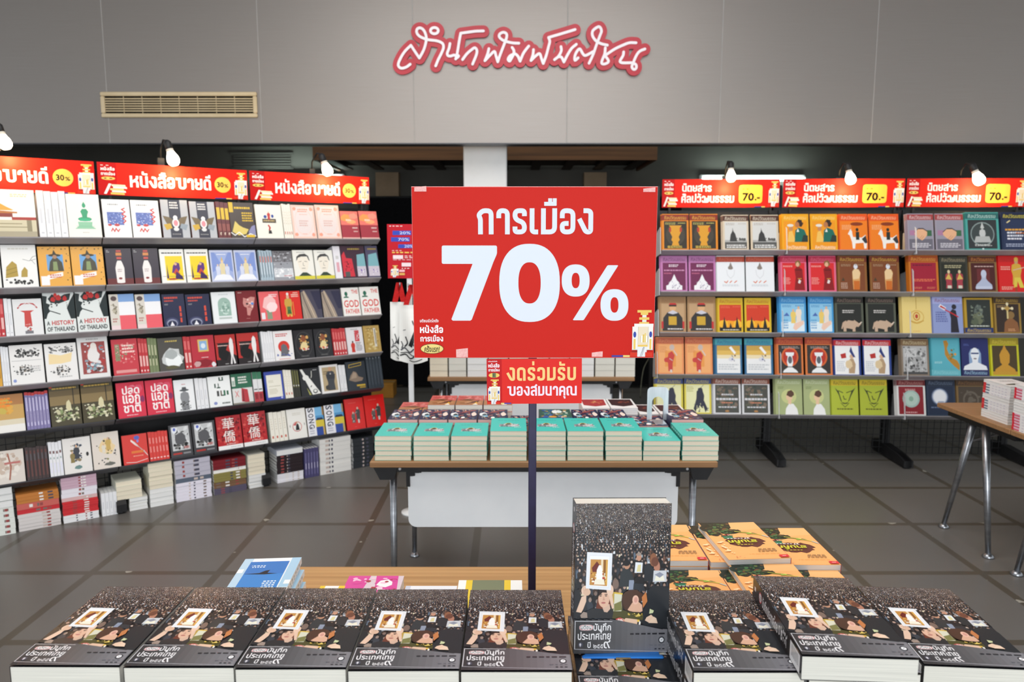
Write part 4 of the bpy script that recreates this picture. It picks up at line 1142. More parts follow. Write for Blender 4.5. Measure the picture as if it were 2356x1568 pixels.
mag('hands', 'grey-lilac magazine with handshake cover', 'a29aa8', 'a84444', 'e8d4d4', '9a96a4', 'r .05 .02 .95 .3 6f6c78;r .08 .40 .3 .54 b07ea0;p 3c6a4a .72 .38 .72 .54 .92 .54 .92 .38;p 33303a .26 .50 .42 .60 .60 .60 .76 .52 .74 .46 .28 .44;p e9b48c .26 .47 .40 .57 .60 .57 .75 .50 .74 .40 .62 .30 .54 .26 .40 .32 .28 .40;l d8d4dc .16 .06 .9 .2 3;s b07a5c .012 .44 .3 .56 .4;s b07a5c .012 .5 .28 .62 .38', (.05, .02, .95, .80))
mag('tealbust', 'teal magazine with silver bust in oval', '4fa8a0', '2c6a68', 'c8e8e0', '33383a', 'e .5 .42 .36 .32 8a9a98;e .5 .42 .33 .29 3f4848;f c8ccca b8bcba .5 .2 .62;p c8ccca .44 .58 .5 .74 .56 .58;p b8bcba .24 .2 .3 .36 .7 .36 .76 .2;l d8d8d4 .26 .10 .78 .16 2;e .5 .03 .03 .02 d8f0f0')
mag('navytext', 'navy magazine with orange and white title lines', '24304e', '1c2440', 'e8d84a', '2a3656', 'l e8a83c .14 .50 .94 .58 1;l e4e6ee .2 .26 .8 .50 3;s e8d8a0 .04 .2 .72 .32 .78;l a8b0c8 .14 .08 .94 .18 2;l c8722c .5 .42 .94 .48 1')
mag('temple', 'mauve magazine with white temple tower', 'c07ab0', 'b070a4', '5a2454', '6f2450', 'p ececf0 .20 .04 .20 .16 .28 .18 .32 .25 .40 .31 .5 .48 .60 .31 .68 .25 .72 .18 .80 .16 .80 .04;n b8b0c4,8a8098 .26 .05 .74 .3 22 .05 3;l f0e0ec .3 .68 .7 .76 2;l c88ab0 .12 .56 .9 .62 1;l c86a8a .12 .48 .4 .53 1')
mag('whitehead', 'white magazine with faint statue head, brick header', 'e9ecf0', 'a8402c', 'c86a54', None, 'p 8a8078 .42 .66 .5 .82 .58 .66;s c8c8cc .012 .36 .6 .38 .46 .5 .36 .62 .46 .64 .6;b .5 .66 .1 .06 3 8a8078;s d86a3c .03 .26 .28 .34 .24 .4 .3;s d86a3c .03 .46 .24 .54 .3;s d86a3c .03 .62 .24 .72 .3;l c8ccd2 .2 .14 .8 .2 2')
mag('redlady', 'red magazine with woman in dark red dress', 'e06a8a', 'b8284a', 'd86a80', 'd8282c', 'p 8a1418 .52 .04 .58 .4 .54 .62 .66 .72 .84 .62 .86 .4 .92 .04;b .68 .78 .12 .1 3 8a6434;b .66 .76 .08 .07 4 e0b08c;p e8dcd8 .66 .24 .7 .34 .78 .3 .74 .22;s e8b03c .02 .66 .36 .8 .36;l f0b8b0 .1 .68 .48 .73 2;l f0a8a0 .1 .2 .4 .4 5;s 5a0c10 .03 .58 .6 .8 .6')
mag('brownman', 'brown magazine with robed golden statue', '8a5a2a', '74301c', 'd8b04a', '7c4424', 'p d8a060 .52 .06 .5 .4 .5 .56 .58 .62 .72 .62 .78 .54 .76 .4 .74 .06;p e8c898 .52 .34 .5 .56 .58 .64 .72 .62 .78 .5 .72 .36;e .62 .70 .07 .07 dce0ea;p c86a24 .54 .06 .54 .3 .74 .3 .74 .06;p 4a3a24 .12 .3 .18 .4 .24 .3;l c8a894 .1 .08 .4 .26 4' + TX % ('a88a6a', 'a88a6a'))
mag('deepred', 'dark red magazine with orange border', 'c8721c', 'a84a1c', 'e8a84a', 'a01c34', 'l 6a1430 .14 .70 .8 .76 1;l e87a54 .16 .28 .9 .36 2;l d87a5c .16 .08 .5 .14 2;l d87a5c .6 .08 .9 .14 2')
mag('twodance', 'black magazine with two costumed dancers', '38382e', '3c3c34', 'a89a7a', '26281f', 'f a83c48 d8c8a0 .32 .10 .62;f a83c48 d8c8a0 .70 .10 .62;p d8b85a .2 .36 .32 .52 .42 .34;p d8b85a .6 .34 .7 .52 .82 .36;r .26 .1 .4 .18 d8d0c0;r .64 .1 .78 .18 d8d0c0;l b8b08a .18 .66 .86 .76 2')
mag('bluebust', 'maroon magazine with silver-blue bust', '8a6a3c', '5a2a18', 'c8803c', '4c1c1a', 'r .28 .12 .74 .64 6a2a2c;p b4bcd4 .2 .10 .24 .2 .38 .3 .44 .36 .44 .5 .6 .5 .6 .36 .66 .3 .80 .2 .82 .10;e .52 .50 .1 .11 c4cbe0;r .22 .08 .80 .16 c4cbe0;l d0b0a8 .2 .68 .88 .73 1')
mag('reddance', 'scarlet magazine with dancer in gold', 'd81c1c', 'c81818', 'b02020', None, 'f d8a83c c8a070 .62 .2 .92;p e0c84a .5 .12 .54 .4 .74 .4 .86 .12;p d81c1c .6 .1 .64 .3 .72 .1;e .62 .9 .07 .06 d8b04a;p a83c20 .54 .02 .54 .14 .62 .14 .62 .02;s d8b8a0 .03 .5 .6 .9 .68;l f0b0a0 .08 .6 .4 .72 2;l f0b0a0 .08 .06 .5 .16 3')
mag('tanking', 'tan magazine with figure in black robe', 'a8845c', '9a744c', '8a6440', 'bd9a72', 'p 2c2826 .1 .035 .14 .4 .3 .56 .7 .56 .86 .4 .9 .035;e .5 .68 .12 .1 d8a878;p c42a28 .34 .76 .4 .82 .6 .82 .66 .76;r .36 .72 .64 .77 26201e;r .34 .2 .64 .44 c8a02c;p c8c8d4 .3 .54 .5 .62 .7 .54 .5 .5;r .07 .1 .14 .3 c42a28;r .86 .1 .93 .3 c42a28;l dcd8d8 .3 .06 .86 .12 1')
mag('flame', 'yellow magazine with red sky over temple towers', 'd8b424', 'd8b424', 'a83c1c', 'd03a1c', 'b .5 .2 .42 .16 2 f0a01c;b .24 .24 .2 .14 3 f4b82c;b .78 .24 .2 .14 4 f4b82c;r .07 .035 .93 .14 1e1c1a;p 1e1c1a .18 .1 .26 .46 .36 .1;p 1e1c1a .68 .1 .76 .46 .86 .1;p 1e1c1a .44 .1 .5 .28 .58 .1;l e0d8c0 .2 .05 .84 .10 1' + TX % ('e86a4c', 'e86a4c'))
mag('beach', 'sky blue magazine with two bathers', '3f96d0', '3585c4', '8ac4e8', '8cc4e4', 'r .07 .035 .93 .3 dcecf4;f e8c86a e0b088 .52 .26 .66;f ecdccc e0b088 .72 .3 .74;p ecc8b4 .5 .12 .56 .26 .9 .34 .9 .24 .6 .06;p 4a6ab0 .16 .46 .28 .56 .38 .46;l 5a9acc .1 .1 .4 .38 4' + TX % ('4a90c4', '4a90c4'))
mag('elephant', 'black magazine with pale elephant', '565a4c', '26221e', '8a7468', '242622', 'b .52 .22 .26 .14 2 c4a890;p c4a890 .28 .04 .28 .3 .38 .34 .38 .04;p c4a890 .6 .04 .6 .3 .7 .3 .7 .04;p c4a890 .66 .36 .84 .26 .92 .32 .9 .24 .8 .16 .66 .2;p c4a890 .26 .3 .2 .12 .24 .1 .3 .24;s e8e0d4 .02 .84 .24 .94 .3;l d0ccc8 .26 .54 .72 .64 2')
mag('emblem', 'plain cream magazine with gold hanging emblem', 'e8cf82', 'e8cf82', 'e0c470', None, 's b8923c .02 .5 .98 .5 .66;e .5 .44 .26 .19 d8b45a;e .5 .44 .23 .16 e8cf82;e .5 .46 .12 .12 c8842c;e .5 .46 .09 .09 e8cf82;e .5 .46 .05 .06 b8402c;s c89a3c .03 .26 .34 .5 .28 .74 .34;l d8a85a .36 .04 .64 .07 1')
mag('lavsoldier', 'lavender magazine with saluting soldier', 'a8aede', 'a8aede', '8a2a54', '8f9ccc', 'p 26222e .58 .02 .60 .4 .56 .56 .66 .66 .78 .62 .82 .4 .86 .02;e .72 .72 .08 .07 2a2630;s c42a34 .04 .42 .64 .7 .52 .86 .44;p e8e8f0 .2 .72 .26 .8 .46 .70 .4 .62;p c42a34 .24 .72 .28 .76 .44 .68 .42 .65;l 5a64a0 .1 .3 .5 .6 5', (.0, .0, 1, .80))
mag('darkstatue', 'dark green magazine with stone statue, blue foot', 'b8942c', '26366a', 'd8b84a', '2c322e', 'b .5 .62 .16 .22 2 5c6660;b .5 .42 .22 .2 3 6a7058;b .36 .34 .16 .12 4 57604c;n 3c443e,7a8474 .2 .26 .8 .8 26 .1 5;l c8ccc0 .2 .18 .86 .24 1', (.09, .15, .93, .95), True)
mag('cross', 'brown magazine with ornate cross', '9a7a34', '3c2a1c', 'b89438', '33241c', 'p 8a5a34 .34 .035 .38 .3 .6 .46 .86 .3 .93 .035;e .62 .5 .14 .1 8a6a3c;s d8c48a .06 .5 .40 .5 .80;s d8c48a .06 .32 .68 .68 .68;e .5 .68 .08 .06 b8944a;e .32 .68 .05 .04 ecdfb8;e .68 .68 .05 .04 ecdfb8;e .5 .8 .05 .04 ecdfb8;l d8a070 .5 .06 .8 .14 2' + TX % ('a88a5c', '33241c'))
mag('orangelady', 'orange magazine with woman in red holding fan', 'e8925a', 'c05a38', 'd88a5c', 'f0ac6c', 'r .3 .2 .7 .62 e89a48;p c83a34 .42 .08 .40 .4 .42 .56 .56 .62 .66 .5 .58 .3 .58 .08;e .56 .72 .09 .08 c8b8b0;b .38 .38 .12 .08 3 c83a34;s d8c4bc .05 .62 .64 .74 .5;r .48 .04 .56 .12 dcd0c8;l d88a54 .1 .58 .4 .76 5;s c8b8b0 .03 .46 .42 .58 .36')
mag('sword', 'white and blue magazine with sword hilt', '2f6a94', '3f9aa8', '1f4a8a', 'ecedee', 'r .07 .52 .93 .80 e0b85c;r .07 .44 .93 .54 ecdcb4;r .07 .66 .93 .80 c8a04a;p f4f4f6 .52 .74 .60 .78 .78 .60 .72 .56;s 8a8a94 .03 .62 .54 .72 .36;e .6 .42 .1 .06 d8d8e0;e .64 .42 .03 .02 3c4a8a;e .74 .52 .03 .02 4a2a5a;l c4c8cc .12 .12 .88 .3 3')
mag('zwbust', 'black magazine with white bust on red disc', 'd8793c', 'a83c28', 'd8743c', '332c28', 'e .5 .48 .32 .26 d8622c;e .5 .48 .26 .21 b83020;p eceef0 .34 .6 .66 .6 .64 .52 .58 .50 .62 .34 .58 .22 .42 .22 .38 .34 .42 .50 .36 .52;p eceef0 .22 .06 .26 .12 .42 .2 .58 .2 .74 .12 .8 .06;e .5 .4 .08 .1 5a6068;l a09890 .2 .70 .86 .77 2')
mag('soldiers', 'white magazine with red flag and soldier, blue edge', '26408a', 'c4222c', 'f0d8d8', 'f2f2f2', 'p b8302c .24 .58 .44 .62 .46 .48 .28 .46;p b89a78 .54 .05 .54 .3 .6 .46 .72 .46 .8 .3 .76 .05;e .66 .52 .08 .06 d8b090;p 2c3a7a .58 .66 .64 .80 .7 .66 .8 .5 .72 .5;b .56 .3 .14 .14 3 e0c8a0;l c4c8d0 .1 .1 .44 .4 6', (.04, .02, .92, .82))
mag('greyphoto', 'grey magazine with old street photograph', '8a7a6a', '7c6040', 'd8c8a0', 'b4b4b4', 'n 555,777,999,ccc,444 .07 .035 .93 .80 90 .14 4;r .12 .5 .56 .74 c8c8c8;n 888,aaa .12 .5 .56 .74 18 .08 5;r .07 .035 .93 .1 4a4a4a')
mag('tealmap', 'turquoise magazine with golden peninsula map', '4aa4b4', '6ab8c4', '8fd0d8', '5ab0c0', 'p b8842c .44 .92 .56 .94 .62 .84 .56 .72 .62 .58 .72 .48 .9 .4 .98 .28 .96 .14 .78 .26 .58 .42 .48 .56 .48 .74;n d89a3c,8a6a2c,4a8a6a .5 .3 .9 .8 16 .09 3;l b0dce0 .12 .32 .44 .38 2', (.05, .15, .95, .95), True)
mag('mask', 'navy magazine with white masked bust', '23285a', '23285a', 'a8d0e8', '232a66', 'p 8aa4c8 .28 .3 .28 .6 .36 .72 .64 .72 .72 .6 .72 .3;p eceff4 .06 .16 .1 .26 .4 .36 .38 .5 .62 .5 .6 .36 .9 .26 .94 .16;e .5 .58 .16 .17 eceff4;r .36 .58 .64 .62 3c4a7a;e .5 .46 .06 .02 8a7a80;l 5a6ab0 .1 .8 .3 .86 2', (.02, .15, .98, .98), True)
mag('goldbuddha', 'yellow-edged magazine with golden statue head', 'c8c41c', 'a8941c', 'e0cc4a', '4a3a1c', 'p c8922c .4 .64 .5 .84 .6 .64;p c8922c .34 .36 .32 .56 .4 .68 .6 .68 .68 .56 .66 .36 .58 .28 .42 .28;p c8922c .12 .06 .16 .18 .4 .3 .6 .3 .84 .18 .88 .06;r .07 .035 .93 .12 c8962c')
mag('yellowink', 'pale yellow magazine with ink horseman, blue header', 'e0d04a', '2c3f7c', 'd8c86a', 'ecebb8', 'p 26283c .44 .36 .46 .62 .56 .68 .68 .64 .74 .5 .72 .36;p 26283c .34 .14 .44 .4 .72 .38 .86 .14 .78 .04 .7 .22 .56 .1 .46 .24 .42 .04;b .6 .66 .1 .07 3 26283c;p ecebb8 .52 .14 .6 .3 .64 .12;s 26283c .012 .6 .7 .72 .8;n 26283c .3 .04 .92 .3 18 .08 4;l b8b86a .1 .6 .36 .76 4')
mag('landscape', 'dark landscape magazine in white frame, brown header', 'dcdde0', '85422c', 'ecd8cc', '4a4a44', 'n 5a5a48,6a5a4a,3c443c,7a6a5c,445048 .07 .035 .93 .80 70 .2 5;l d8d8dc .3 .5 .74 .57 1;l d8d8dc .1 .36 .92 .46 1;l d88a6a .3 .28 .7 .34 1;l d8d8dc .18 .16 .84 .22 1;b .5 .08 .08 .03 3 b8844a')
mag('greenhead', 'pale green magazine with boy in white', 'a9b480', 'a9b480', 'dce4c0', None, 'e .5 .5 .28 .2 c8cc8c;p f0f0ee .36 .0 .38 .16 .5 .3 .66 .3 .8 .16 .84 0;b .52 .48 .13 .11 3 e8c4a0;b .56 .58 .16 .1 4 5a3c2c;p e8c4a0 .46 .3 .48 .42 .6 .42 .58 .28;l 7a8a54 .1 .7 .34 .78 2')
mag('limeface', 'lime magazine with ink-drawn face, yellow header', 'b4bf3a', 'd8bc2c', '4a4420', 'b0bc38', 'p 3c4420 .14 .76 .28 .56 .34 .4 .40 .34 .34 .5 .28 .66;p 3c4420 .90 .76 .74 .54 .66 .4 .60 .34 .68 .5 .76 .68;s 3c4420 .03 .26 .68 .44 .62;s 3c4420 .03 .56 .62 .78 .68;s 3c4420 .03 .44 .54 .48 .44 .56 .44;s 3c4420 .04 .40 .34 .5 .32 .60 .34;s 3c4420 .02 .34 .34 .5 .22 .66 .34;l 5a5a1c .2 .14 .8 .2 1', (.0, .0, 1, .80))
mag('disc', 'maroon magazine with pale disc in white frame', 'e6e6e4', '742024', 'c88a84', '8f1f2a', 'e .5 .46 .3 .24 a8c4bc;e .5 .46 .24 .19 bcd4c8;e .5 .46 .08 .07 8fb4a0;r .24 .26 .3 .5 c8b4ac;l e8b8b4 .3 .68 .7 .74 2;l e0a8a8 .3 .06 .7 .12 1')
mag('moon', 'navy magazine with glowing white moon', '26364e', '1f2a40', '6a7a94', '1e2c46', 'e .46 .52 .30 .24 5a6a8a;e .46 .52 .26 .21 c8d0e0;e .46 .52 .22 .18 f2f4f8;p a8b0c4 .36 .34 .4 .4 .6 .4 .58 .33;l 6a7a9a .14 .2 .8 .26 1')
mag('wheel', 'brown magazine with carved stone wheel', '80643a', '4a3420', '8a6034', '4c4034', 'e .5 .44 .28 .24 6a6054;e .5 .44 .22 .18 4c4034;e .5 .44 .1 .09 6a6054;n 6a6054,5a5046 .12 .1 .9 .74 30 .1 3')

RIGHT = [
    [(1524, 1586, 492, 'vase'), (1588, 1653, 492, 'vase'), (1664, 1724, 494, 'ship'), (1728, 1793, 494, 'ship'), (1800, 1863, 492, 'couple'), (1866, 1929, 492, 'couple'), (1932, 1999, 492, 'horse'), (2001, 2071, 492, 'horse'), (2090, 2151, 491, 'hands'), (2154, 2220, 491, 'hands'), (2224, 2302, 488, 'tealbust'), (2306, 2374, 488, 'navytext')],
    [(1521, 1583, 588, 'temple'), (1585, 1648, 588, 'temple'), (1650, 1715, 588, 'whitehead'), (1717, 1783, 588, 'whitehead'), (1797, 1858, 588, 'redlady'), (1862, 1926, 588, 'redlady'), (1929, 1997, 588, 'brownman'), (2003, 2072, 588, 'brownman'), (2093, 2162, 587, 'deepred'), (2164, 2230, 589, 'twodance'), (2232, 2297, 588, 'bluebust'), (2300, 2368, 588, 'reddance')],
    [(1518, 1580, 682, 'tanking'), (1582, 1648, 682, 'tanking'), (1652, 1711, 685, 'flame'), (1714, 1776, 685, 'flame'), (1794, 1857, 682, 'beach'), (1861, 1920, 682, 'beach'), (1923, 1989, 682, 'elephant'), (1994, 2064, 682, 'elephant'), (2077, 2145, 682, 'emblem'), (2148, 2218, 682, 'lavsoldier'), (2221, 2287, 685, 'darkstatue'), (2290, 2352, 682, 'cross')],
    [(1512, 1575, 775, 'orangelady'), (1577, 1641, 775, 'orangelady'), (1646, 1709, 778, 'sword'), (1714, 1780, 778, 'sword'), (1788, 1850, 776, 'zwbust'), (1854, 1917, 776, 'zwbust'), (1920, 1983, 780, 'soldiers'), (1987, 2053, 780, 'soldiers'), (2075, 2140, 779, 'greyphoto'), (2144, 2212, 777, 'tealmap'), (2214, 2278, 778, 'mask'), (2281, 2348, 777, 'goldbuddha')],
    [(1508, 1573, 868, 'yellowink'), (1575, 1638, 868, 'yellowink'), (1642, 1706, 868, 'landscape'), (1708, 1773, 868, 'landscape'), (1785, 1848, 870, 'greenhead'), (1850, 1911, 870, 'greenhead'), (1914, 1977, 872, 'limeface'), (1980, 2044, 872, 'limeface'), (2065, 2132, 872, 'disc'), (2134, 2201, 872, 'moon'), (2203, 2270, 872, 'wheel')]]
stock_rack(RR, RIGHT, RZ, RZ, 'magazine rack', 'history magazines facing out on the right rack', .010, 'print', 2, 'magazine')


# ------------------------------------------------------------------ printed banners
def monument(c, x0, y0, x1, y1):
    """little stepped pavilion emblem"""
    def r(a, b_, e, f, col):
        X = lambda v: x0 + (v - 632) / 320 * (x1 - x0)
        Y = lambda v: y1 - (v - 132) / 620 * (y1 - y0)
        c.poly([(X(a), Y(f)), (X(e), Y(f)), (X(e), Y(b_)), (X(a), Y(b_))], col)

    def el(cx, cy, rx, ry, col):
        c.poly(ell(x0 + (cx - 632) / 320 * (x1 - x0), y1 - (cy - 132) / 620 * (y1 - y0), rx / 320 * (x1 - x0), ry / 620 * (y1 - y0), 14), col)
    for q in ((725, 132, 923, 165, 'ecc96a'), (772, 165, 875, 197, 'ecc96a'), (795, 197, 853, 228, 'e8e6dc'), (752, 228, 892, 260, 'ecc96a'), (795, 260, 853, 290, 'e8e6dc'), (752, 290, 890, 312, 'ecc96a'),
              (685, 312, 952, 350, 'f2f0ea'), (660, 350, 950, 665, 'f2f0ea'), (740, 352, 742, 618, '555'), (883, 352, 885, 618, '555'), (742, 352, 883, 590, 'eadcc0'), (776, 470, 876, 560, 'f6f4ee'), (776, 470, 779, 560, '445'), (873, 470, 876, 560, '445'),
              (805, 455, 828, 560, 'e0c060'), (832, 436, 850, 560, 'e8d080'), (770, 560, 872, 592, 'eadcc0'), (738, 592, 876, 618, 'ecc96a'), (735, 618, 865, 752, 'e8eaee'),
              (680, 515, 707, 652, 'ecc96a'), (902, 515, 928, 652, 'ecc96a'), (660, 660, 735, 664, '333'), (866, 660, 946, 664, '333'), (658, 684, 735, 690, '333'), (632, 690, 733, 752, 'd83a28'), (845, 690, 946, 752, 'd83a28')):
        r(*q)
    el(694, 456, 20, 40, '3c50a8'); el(916, 453, 20, 40, '3c50a8')
    X = lambda v: x0 + (v - 632) / 320 * (x1 - x0)
    Y = lambda v: y1 - (v - 132) / 620 * (y1 - y0)
    c.poly([(X(772), Y(750)), (X(776), Y(750)), (X(824), Y(622)), (X(818), Y(622))], '444a55')
    c.poly([(X(792), Y(750)), (X(796), Y(750)), (X(836), Y(622)), (X(832), Y(622))], '444a55')


def bookpile(c, x0, y0, x1, y1):
    w, h = x1 - x0, y1 - y0
    P = lambda *q: [(x0 + a * w, y0 + b_ * h) for a, b_ in q]
    c.poly(P((0, .06), (.12, .04), (.36, .96), (.24, 1)), 'f4f2ee')
    for k, (a, b_, col) in enumerate(((.30, .02, 'ecc96a'), (.36, .22, 'f2eee4'), (.28, .40, 'ecd08a'), (.42, .58, 'f4f2ee'), (.36, .76, 'f0e4c4'))):
        c.poly(P((a, b_), (a + .62, b_ - .02), (a + .60, b_ + .15), (a, b_ + .17)), col)


def corner_mark(c, x0, x1, ytop, h, pile=True):
    w = x1 - x0
    c.greek('f0d8d4', x0, ytop - .08 * h, x1 - w * .2, ytop, 1, 3)
    c.sign('หนังสือ', x0, ytop - .34 * h, x1, .16 * h, 'fdf6f6', .22)
    c.sign('การเมือง', x0, ytop - .62 * h, x1, .15 * h, 'fdf6f6', .22)
    c.poly(ell(x0 + w * .5, ytop - .80 * h, w * .5, .10 * h, 18), 'ecc96a')
    c.greek('333', x0 + w * .2, ytop - .85 * h, x0 + w * .8, ytop - .75 * h, 1, 2)


def left_banner(c):
    c.run('r 0 0 .115 1 c01c1c')
    corner_mark(c, .02, .105, .93, .52)
    bookpile(c, .03, .02, .17, .36)
    c.sign('หนังสือขายดี', .195, .27, .735, .36, 'fff8f6', .19)
    c.poly(ell(.818, .47, .058, .26, 28), 'f4c860')
    c.text('30', .778, .38, .825, .56, '26221e', .03); c.text('%', .829, .38, .858, .50, '26221e', .02)
    c.run('r .76 0 .84 .035 2c3a8a;r .84 0 .88 .035 ecc96a')
    monument(c, .895, .02, .995, .90)


def right_banner(c):
    c.run('r 0 0 .105 1 c01c1c')
    corner_mark(c, .018, .095, .95, .55)
    bookpile(c, .012, .02, .13, .38)
    c.sign('นิตยสาร', .17, .56, .42, .22, 'fff8f6', .19)
    c.sign('ศิลปวัฒนธรรม', .165, .17, .615, .24, 'fff8f6', .19)
    c.poly([(.655 + x * .2, .14 + y * .66) for x, y in [(a, b_) for a, b_ in ell(.5, .5, .5, .5, 28, 8)]], 'fbc94e')
    c.greek('8a6a20', .685, .62, .745, .68, 1, 4)
    c.text('70', .685, .22, .785, .52, '201c18', .04); c.text('.-', .79, .24, .835, .36, '201c18', .03)
    c.run('r .79 0 .85 .035 2c3a8a;r .85 0 .88 .035 ecc96a')
    monument(c, .90, .03, .995, .92)


def banner(R, u0, u1, z0, z1, y, print_, label, group):
    e = empty('banner_sign', R.pt(u0, y, z0), R.a)
    tag(e, label, 'banner', group)
    w, h = u1 - u0, z1 - z0
    m = MB()
    m.box((0, 0, 0), (w, .006, h), 'sign', lin('e0281c'), bev=0)
    xf = Matrix(((1, 0, 0, 0), (0, 0, -1, 0), (0, 1, 0, 0), (0, 0, 0, 1)))
    c = Cover(m, w, h, .0003, 'sign', 8e-5, xf)
    print_(c)
    m.build('board', e)
    for x in (.06, w - .06):
        m = MB(); m.box((x - .008, .007, -.06), (x + .008, .019, h - .03), 'black'); m.box((x - .008, .007, -.06), (x + .008, .27 - y, -.045), 'black'); m.build('bracket', e)


LAB = [(-1.795, -.889), (-.872, .018), (.036, .912)]
for i, (u0, u1) in enumerate(LAB):
    banner(LR, u0, u1, 1.952, 2.148, .19, left_banner, 'red bestseller banner with 30% spot, ' + ['cut by the left picture edge, above the palace book', 'above the blue crowd and eagle books', 'above the pink and coral books'][i], 'red bestseller banners')
RAB = [(-.868, .012), (.040, .938), (.955, 1.838), (1.862, 2.3)]
for i, (u0, u1) in enumerate(RAB[:3]):
    banner(RR, u0, u1, 1.932, 2.142, .29 - .06, right_banner, 'red magazine banner with yellow 70 price, above the ' + ['vase magazines', 'orange couple magazines', 'handshake magazines'][i], 'red magazine banners')


def lamp(R, px, py, y, label, group, size=1.0, tilt=(.25, .25)):
    u, z = R.hit(px, py, y)
    e = empty('clip_lamp', R.pt(u, y, z), R.a)
    tag(e, label, 'lamp', group)
    s = size
    ax = Vector((-tilt[0], tilt[1] * .6, 1)).normalized()
    rot = Vector((0, 0, 1)).rotation_difference(ax).to_matrix().to_4x4()
    b = MB(); b.lathe([(.004, -.036), (.018, -.034), (.029, -.022), (.033, -.006), (.030, .012), (.022, .030), (.017, .042)], 'bulb', 20, rot @ Matrix.Scale(s, 4)); b.build('bulb', e)
    b = MB(); b.lathe([(.0175, .040), (.019, .044), (.019, .054), (.016, .058)], 'bulb_collar', 16, rot @ Matrix.Scale(s, 4)); b.build('collar', e)
    b = MB(); b.lathe([(.017, .056), (.020, .062), (.020, .092), (.012, .102), (.006, .106)], 'black', 16, rot @ Matrix.Scale(s, 4)); b.build('socket', e)
    top = rot @ Vector((0, 0, .1 * s))
    b = MB(); b.tube([top, top + Vector((-.01, .05, .01)), (top.x - .01, .27 - y - .01, top.z - .04), (top.x - .01, .27 - y, .0)], .006, 'black', 8)
    b.box((top.x - .03, .262 - y, -.03), (top.x + .01, .28 - y, .02), 'black')
    b.build('arm', e)
    d_ = bpy.data.lights.new('bulb_light', 'POINT'); d_.energy = 5.0; d_.color = (1, .66, .28); d_.shadow_soft_size = .02
    o = bpy.data.objects.new('bulb_light', d_); COL.objects.link(o); o.parent = e; o.location = rot @ Vector((.0, .0, -.075 * s))
    return e


lamp(LR, 11, 328, .10, 'glowing bulb lamp above the palace book banner at the left picture edge', 'clip lamps on the racks', 1.05)
lamp(LR, 398, 366, .10, 'glowing bulb lamp over the middle bestseller banner', 'clip lamps on the racks', 1.15)
lamp(LR, 753, 391, .10, 'glowing bulb lamp over the far bestseller banner beside the timber frame', 'clip lamps on the racks', 1.15, (.35, .2))
lamp(RR, 1682, 406, .13, 'glowing bulb lamp in front of the fluorescent tube above vase magazines', 'clip lamps on the racks', 1.1, (.0, .3))
lamp(RR, 1957, 411, .13, 'glowing bulb lamp over the orange couple magazines banner', 'clip lamps on the racks', 1.15, (.2, .3))
lamp(RR, 2252, 412, .13, 'glowing bulb lamp over the handshake magazines banner', 'clip lamps on the racks', 1.25, (.45, .3))

# ------------------------------------------------------------------ stacks on the floor under the left rack
rnd = random.Random(7)


def spine_stripes(seed):
    r_ = random.Random(seed)
    cols = ['c8b8b0', '7a6a64', 'e8e4e0', '9a4a48', '4a4a5a']
    s = ''
    for k in range(3):
        a = r_.uniform(.08, .8)
        s += 'r .25 %g .75 %g %s;' % (a, a + r_.uniform(.04, .14), r_.choice(cols))
    return s


def floor_stack(x0, x1, ybase, layers, desc, zbase=None, y0=.012):
    R = LR
    u0, u1 = R.hit(x0, ybase, y0)[0], R.hit(x1, ybase, y0)[0]
    w = u1 - u0
    zb = max(0.0, R.hit((x0 + x1) / 2, ybase, y0)[1]) if zbase is None else zbase
    if zbase is None and zb < .03:
        zb = 0.0
    z = zb + .0005
    k = 0
    tot = sum(l[2] for l in layers)
    for kind, col, n, yt in layers:
        zt = R.hit((x0 + x1) / 2, yt, y0)[1]
        t = (zt - z) / n
        for j in range(n):
            k += 1
            dx, dy = rnd.uniform(-.004, .004), rnd.uniform(0, .008)
            if kind == 'pg':
                pr_ = book_proto(('stackpg', col, round(w, 3), round(t, 4)), (col, col, '', ''), w - .006, .2, t - .0006, 'pages_cream' if col > 'e0d' and col < 'e5' else 'pages_white')
                m = Matrix.Translation(R.pt(u0 + .003 + dx * .5, y0 + dy, z)) @ Matrix.Rotation(R.a, 4, 'Z')
            else:
                pr_ = book_proto(('stacksp', col, round(w, 3), round(t, 4)), (col, col, '', '', spine_stripes(col)), .16, w - .006, t - .0006, 'pages_white')
                # spine to the front: book -x faces the reader, its length runs along the rack
                m = Matrix.Translation(R.pt(u1 - .003 + dx * .5, y0 + dy, z)) @ Matrix.Rotation(R.a + math.pi / 2, 4, 'Z')
            place_book(pr_, m, '%s book up in the %s under left rack' % (ORD[k], desc), 'stacks under the left rack')
            z += t
    return z


def floor_upright(x0, x1, yb, yt, n, key, desc):
    R = LR; y0 = .012
    u0, u1 = R.hit(x0, yb, y0)[0], R.hit(x1, yb, y0)[0]
    h = R.hit((x0 + x1) / 2, yt, y0)[1]
    w = (u1 - u0) / n
    pr_ = book_proto(('upr', key), D[key], .135, h, w * .95, 'pages_white')
    for j in range(n):
        m = frame(R.B, Vector((0, 0, 1)), R.X, R.pt(u0 + j * w, y0, 0.0005))
        place_book(pr_, m, '%s upright book in the %s under the left rack' % (ORD[j + 1], desc), 'stacks under the left rack')


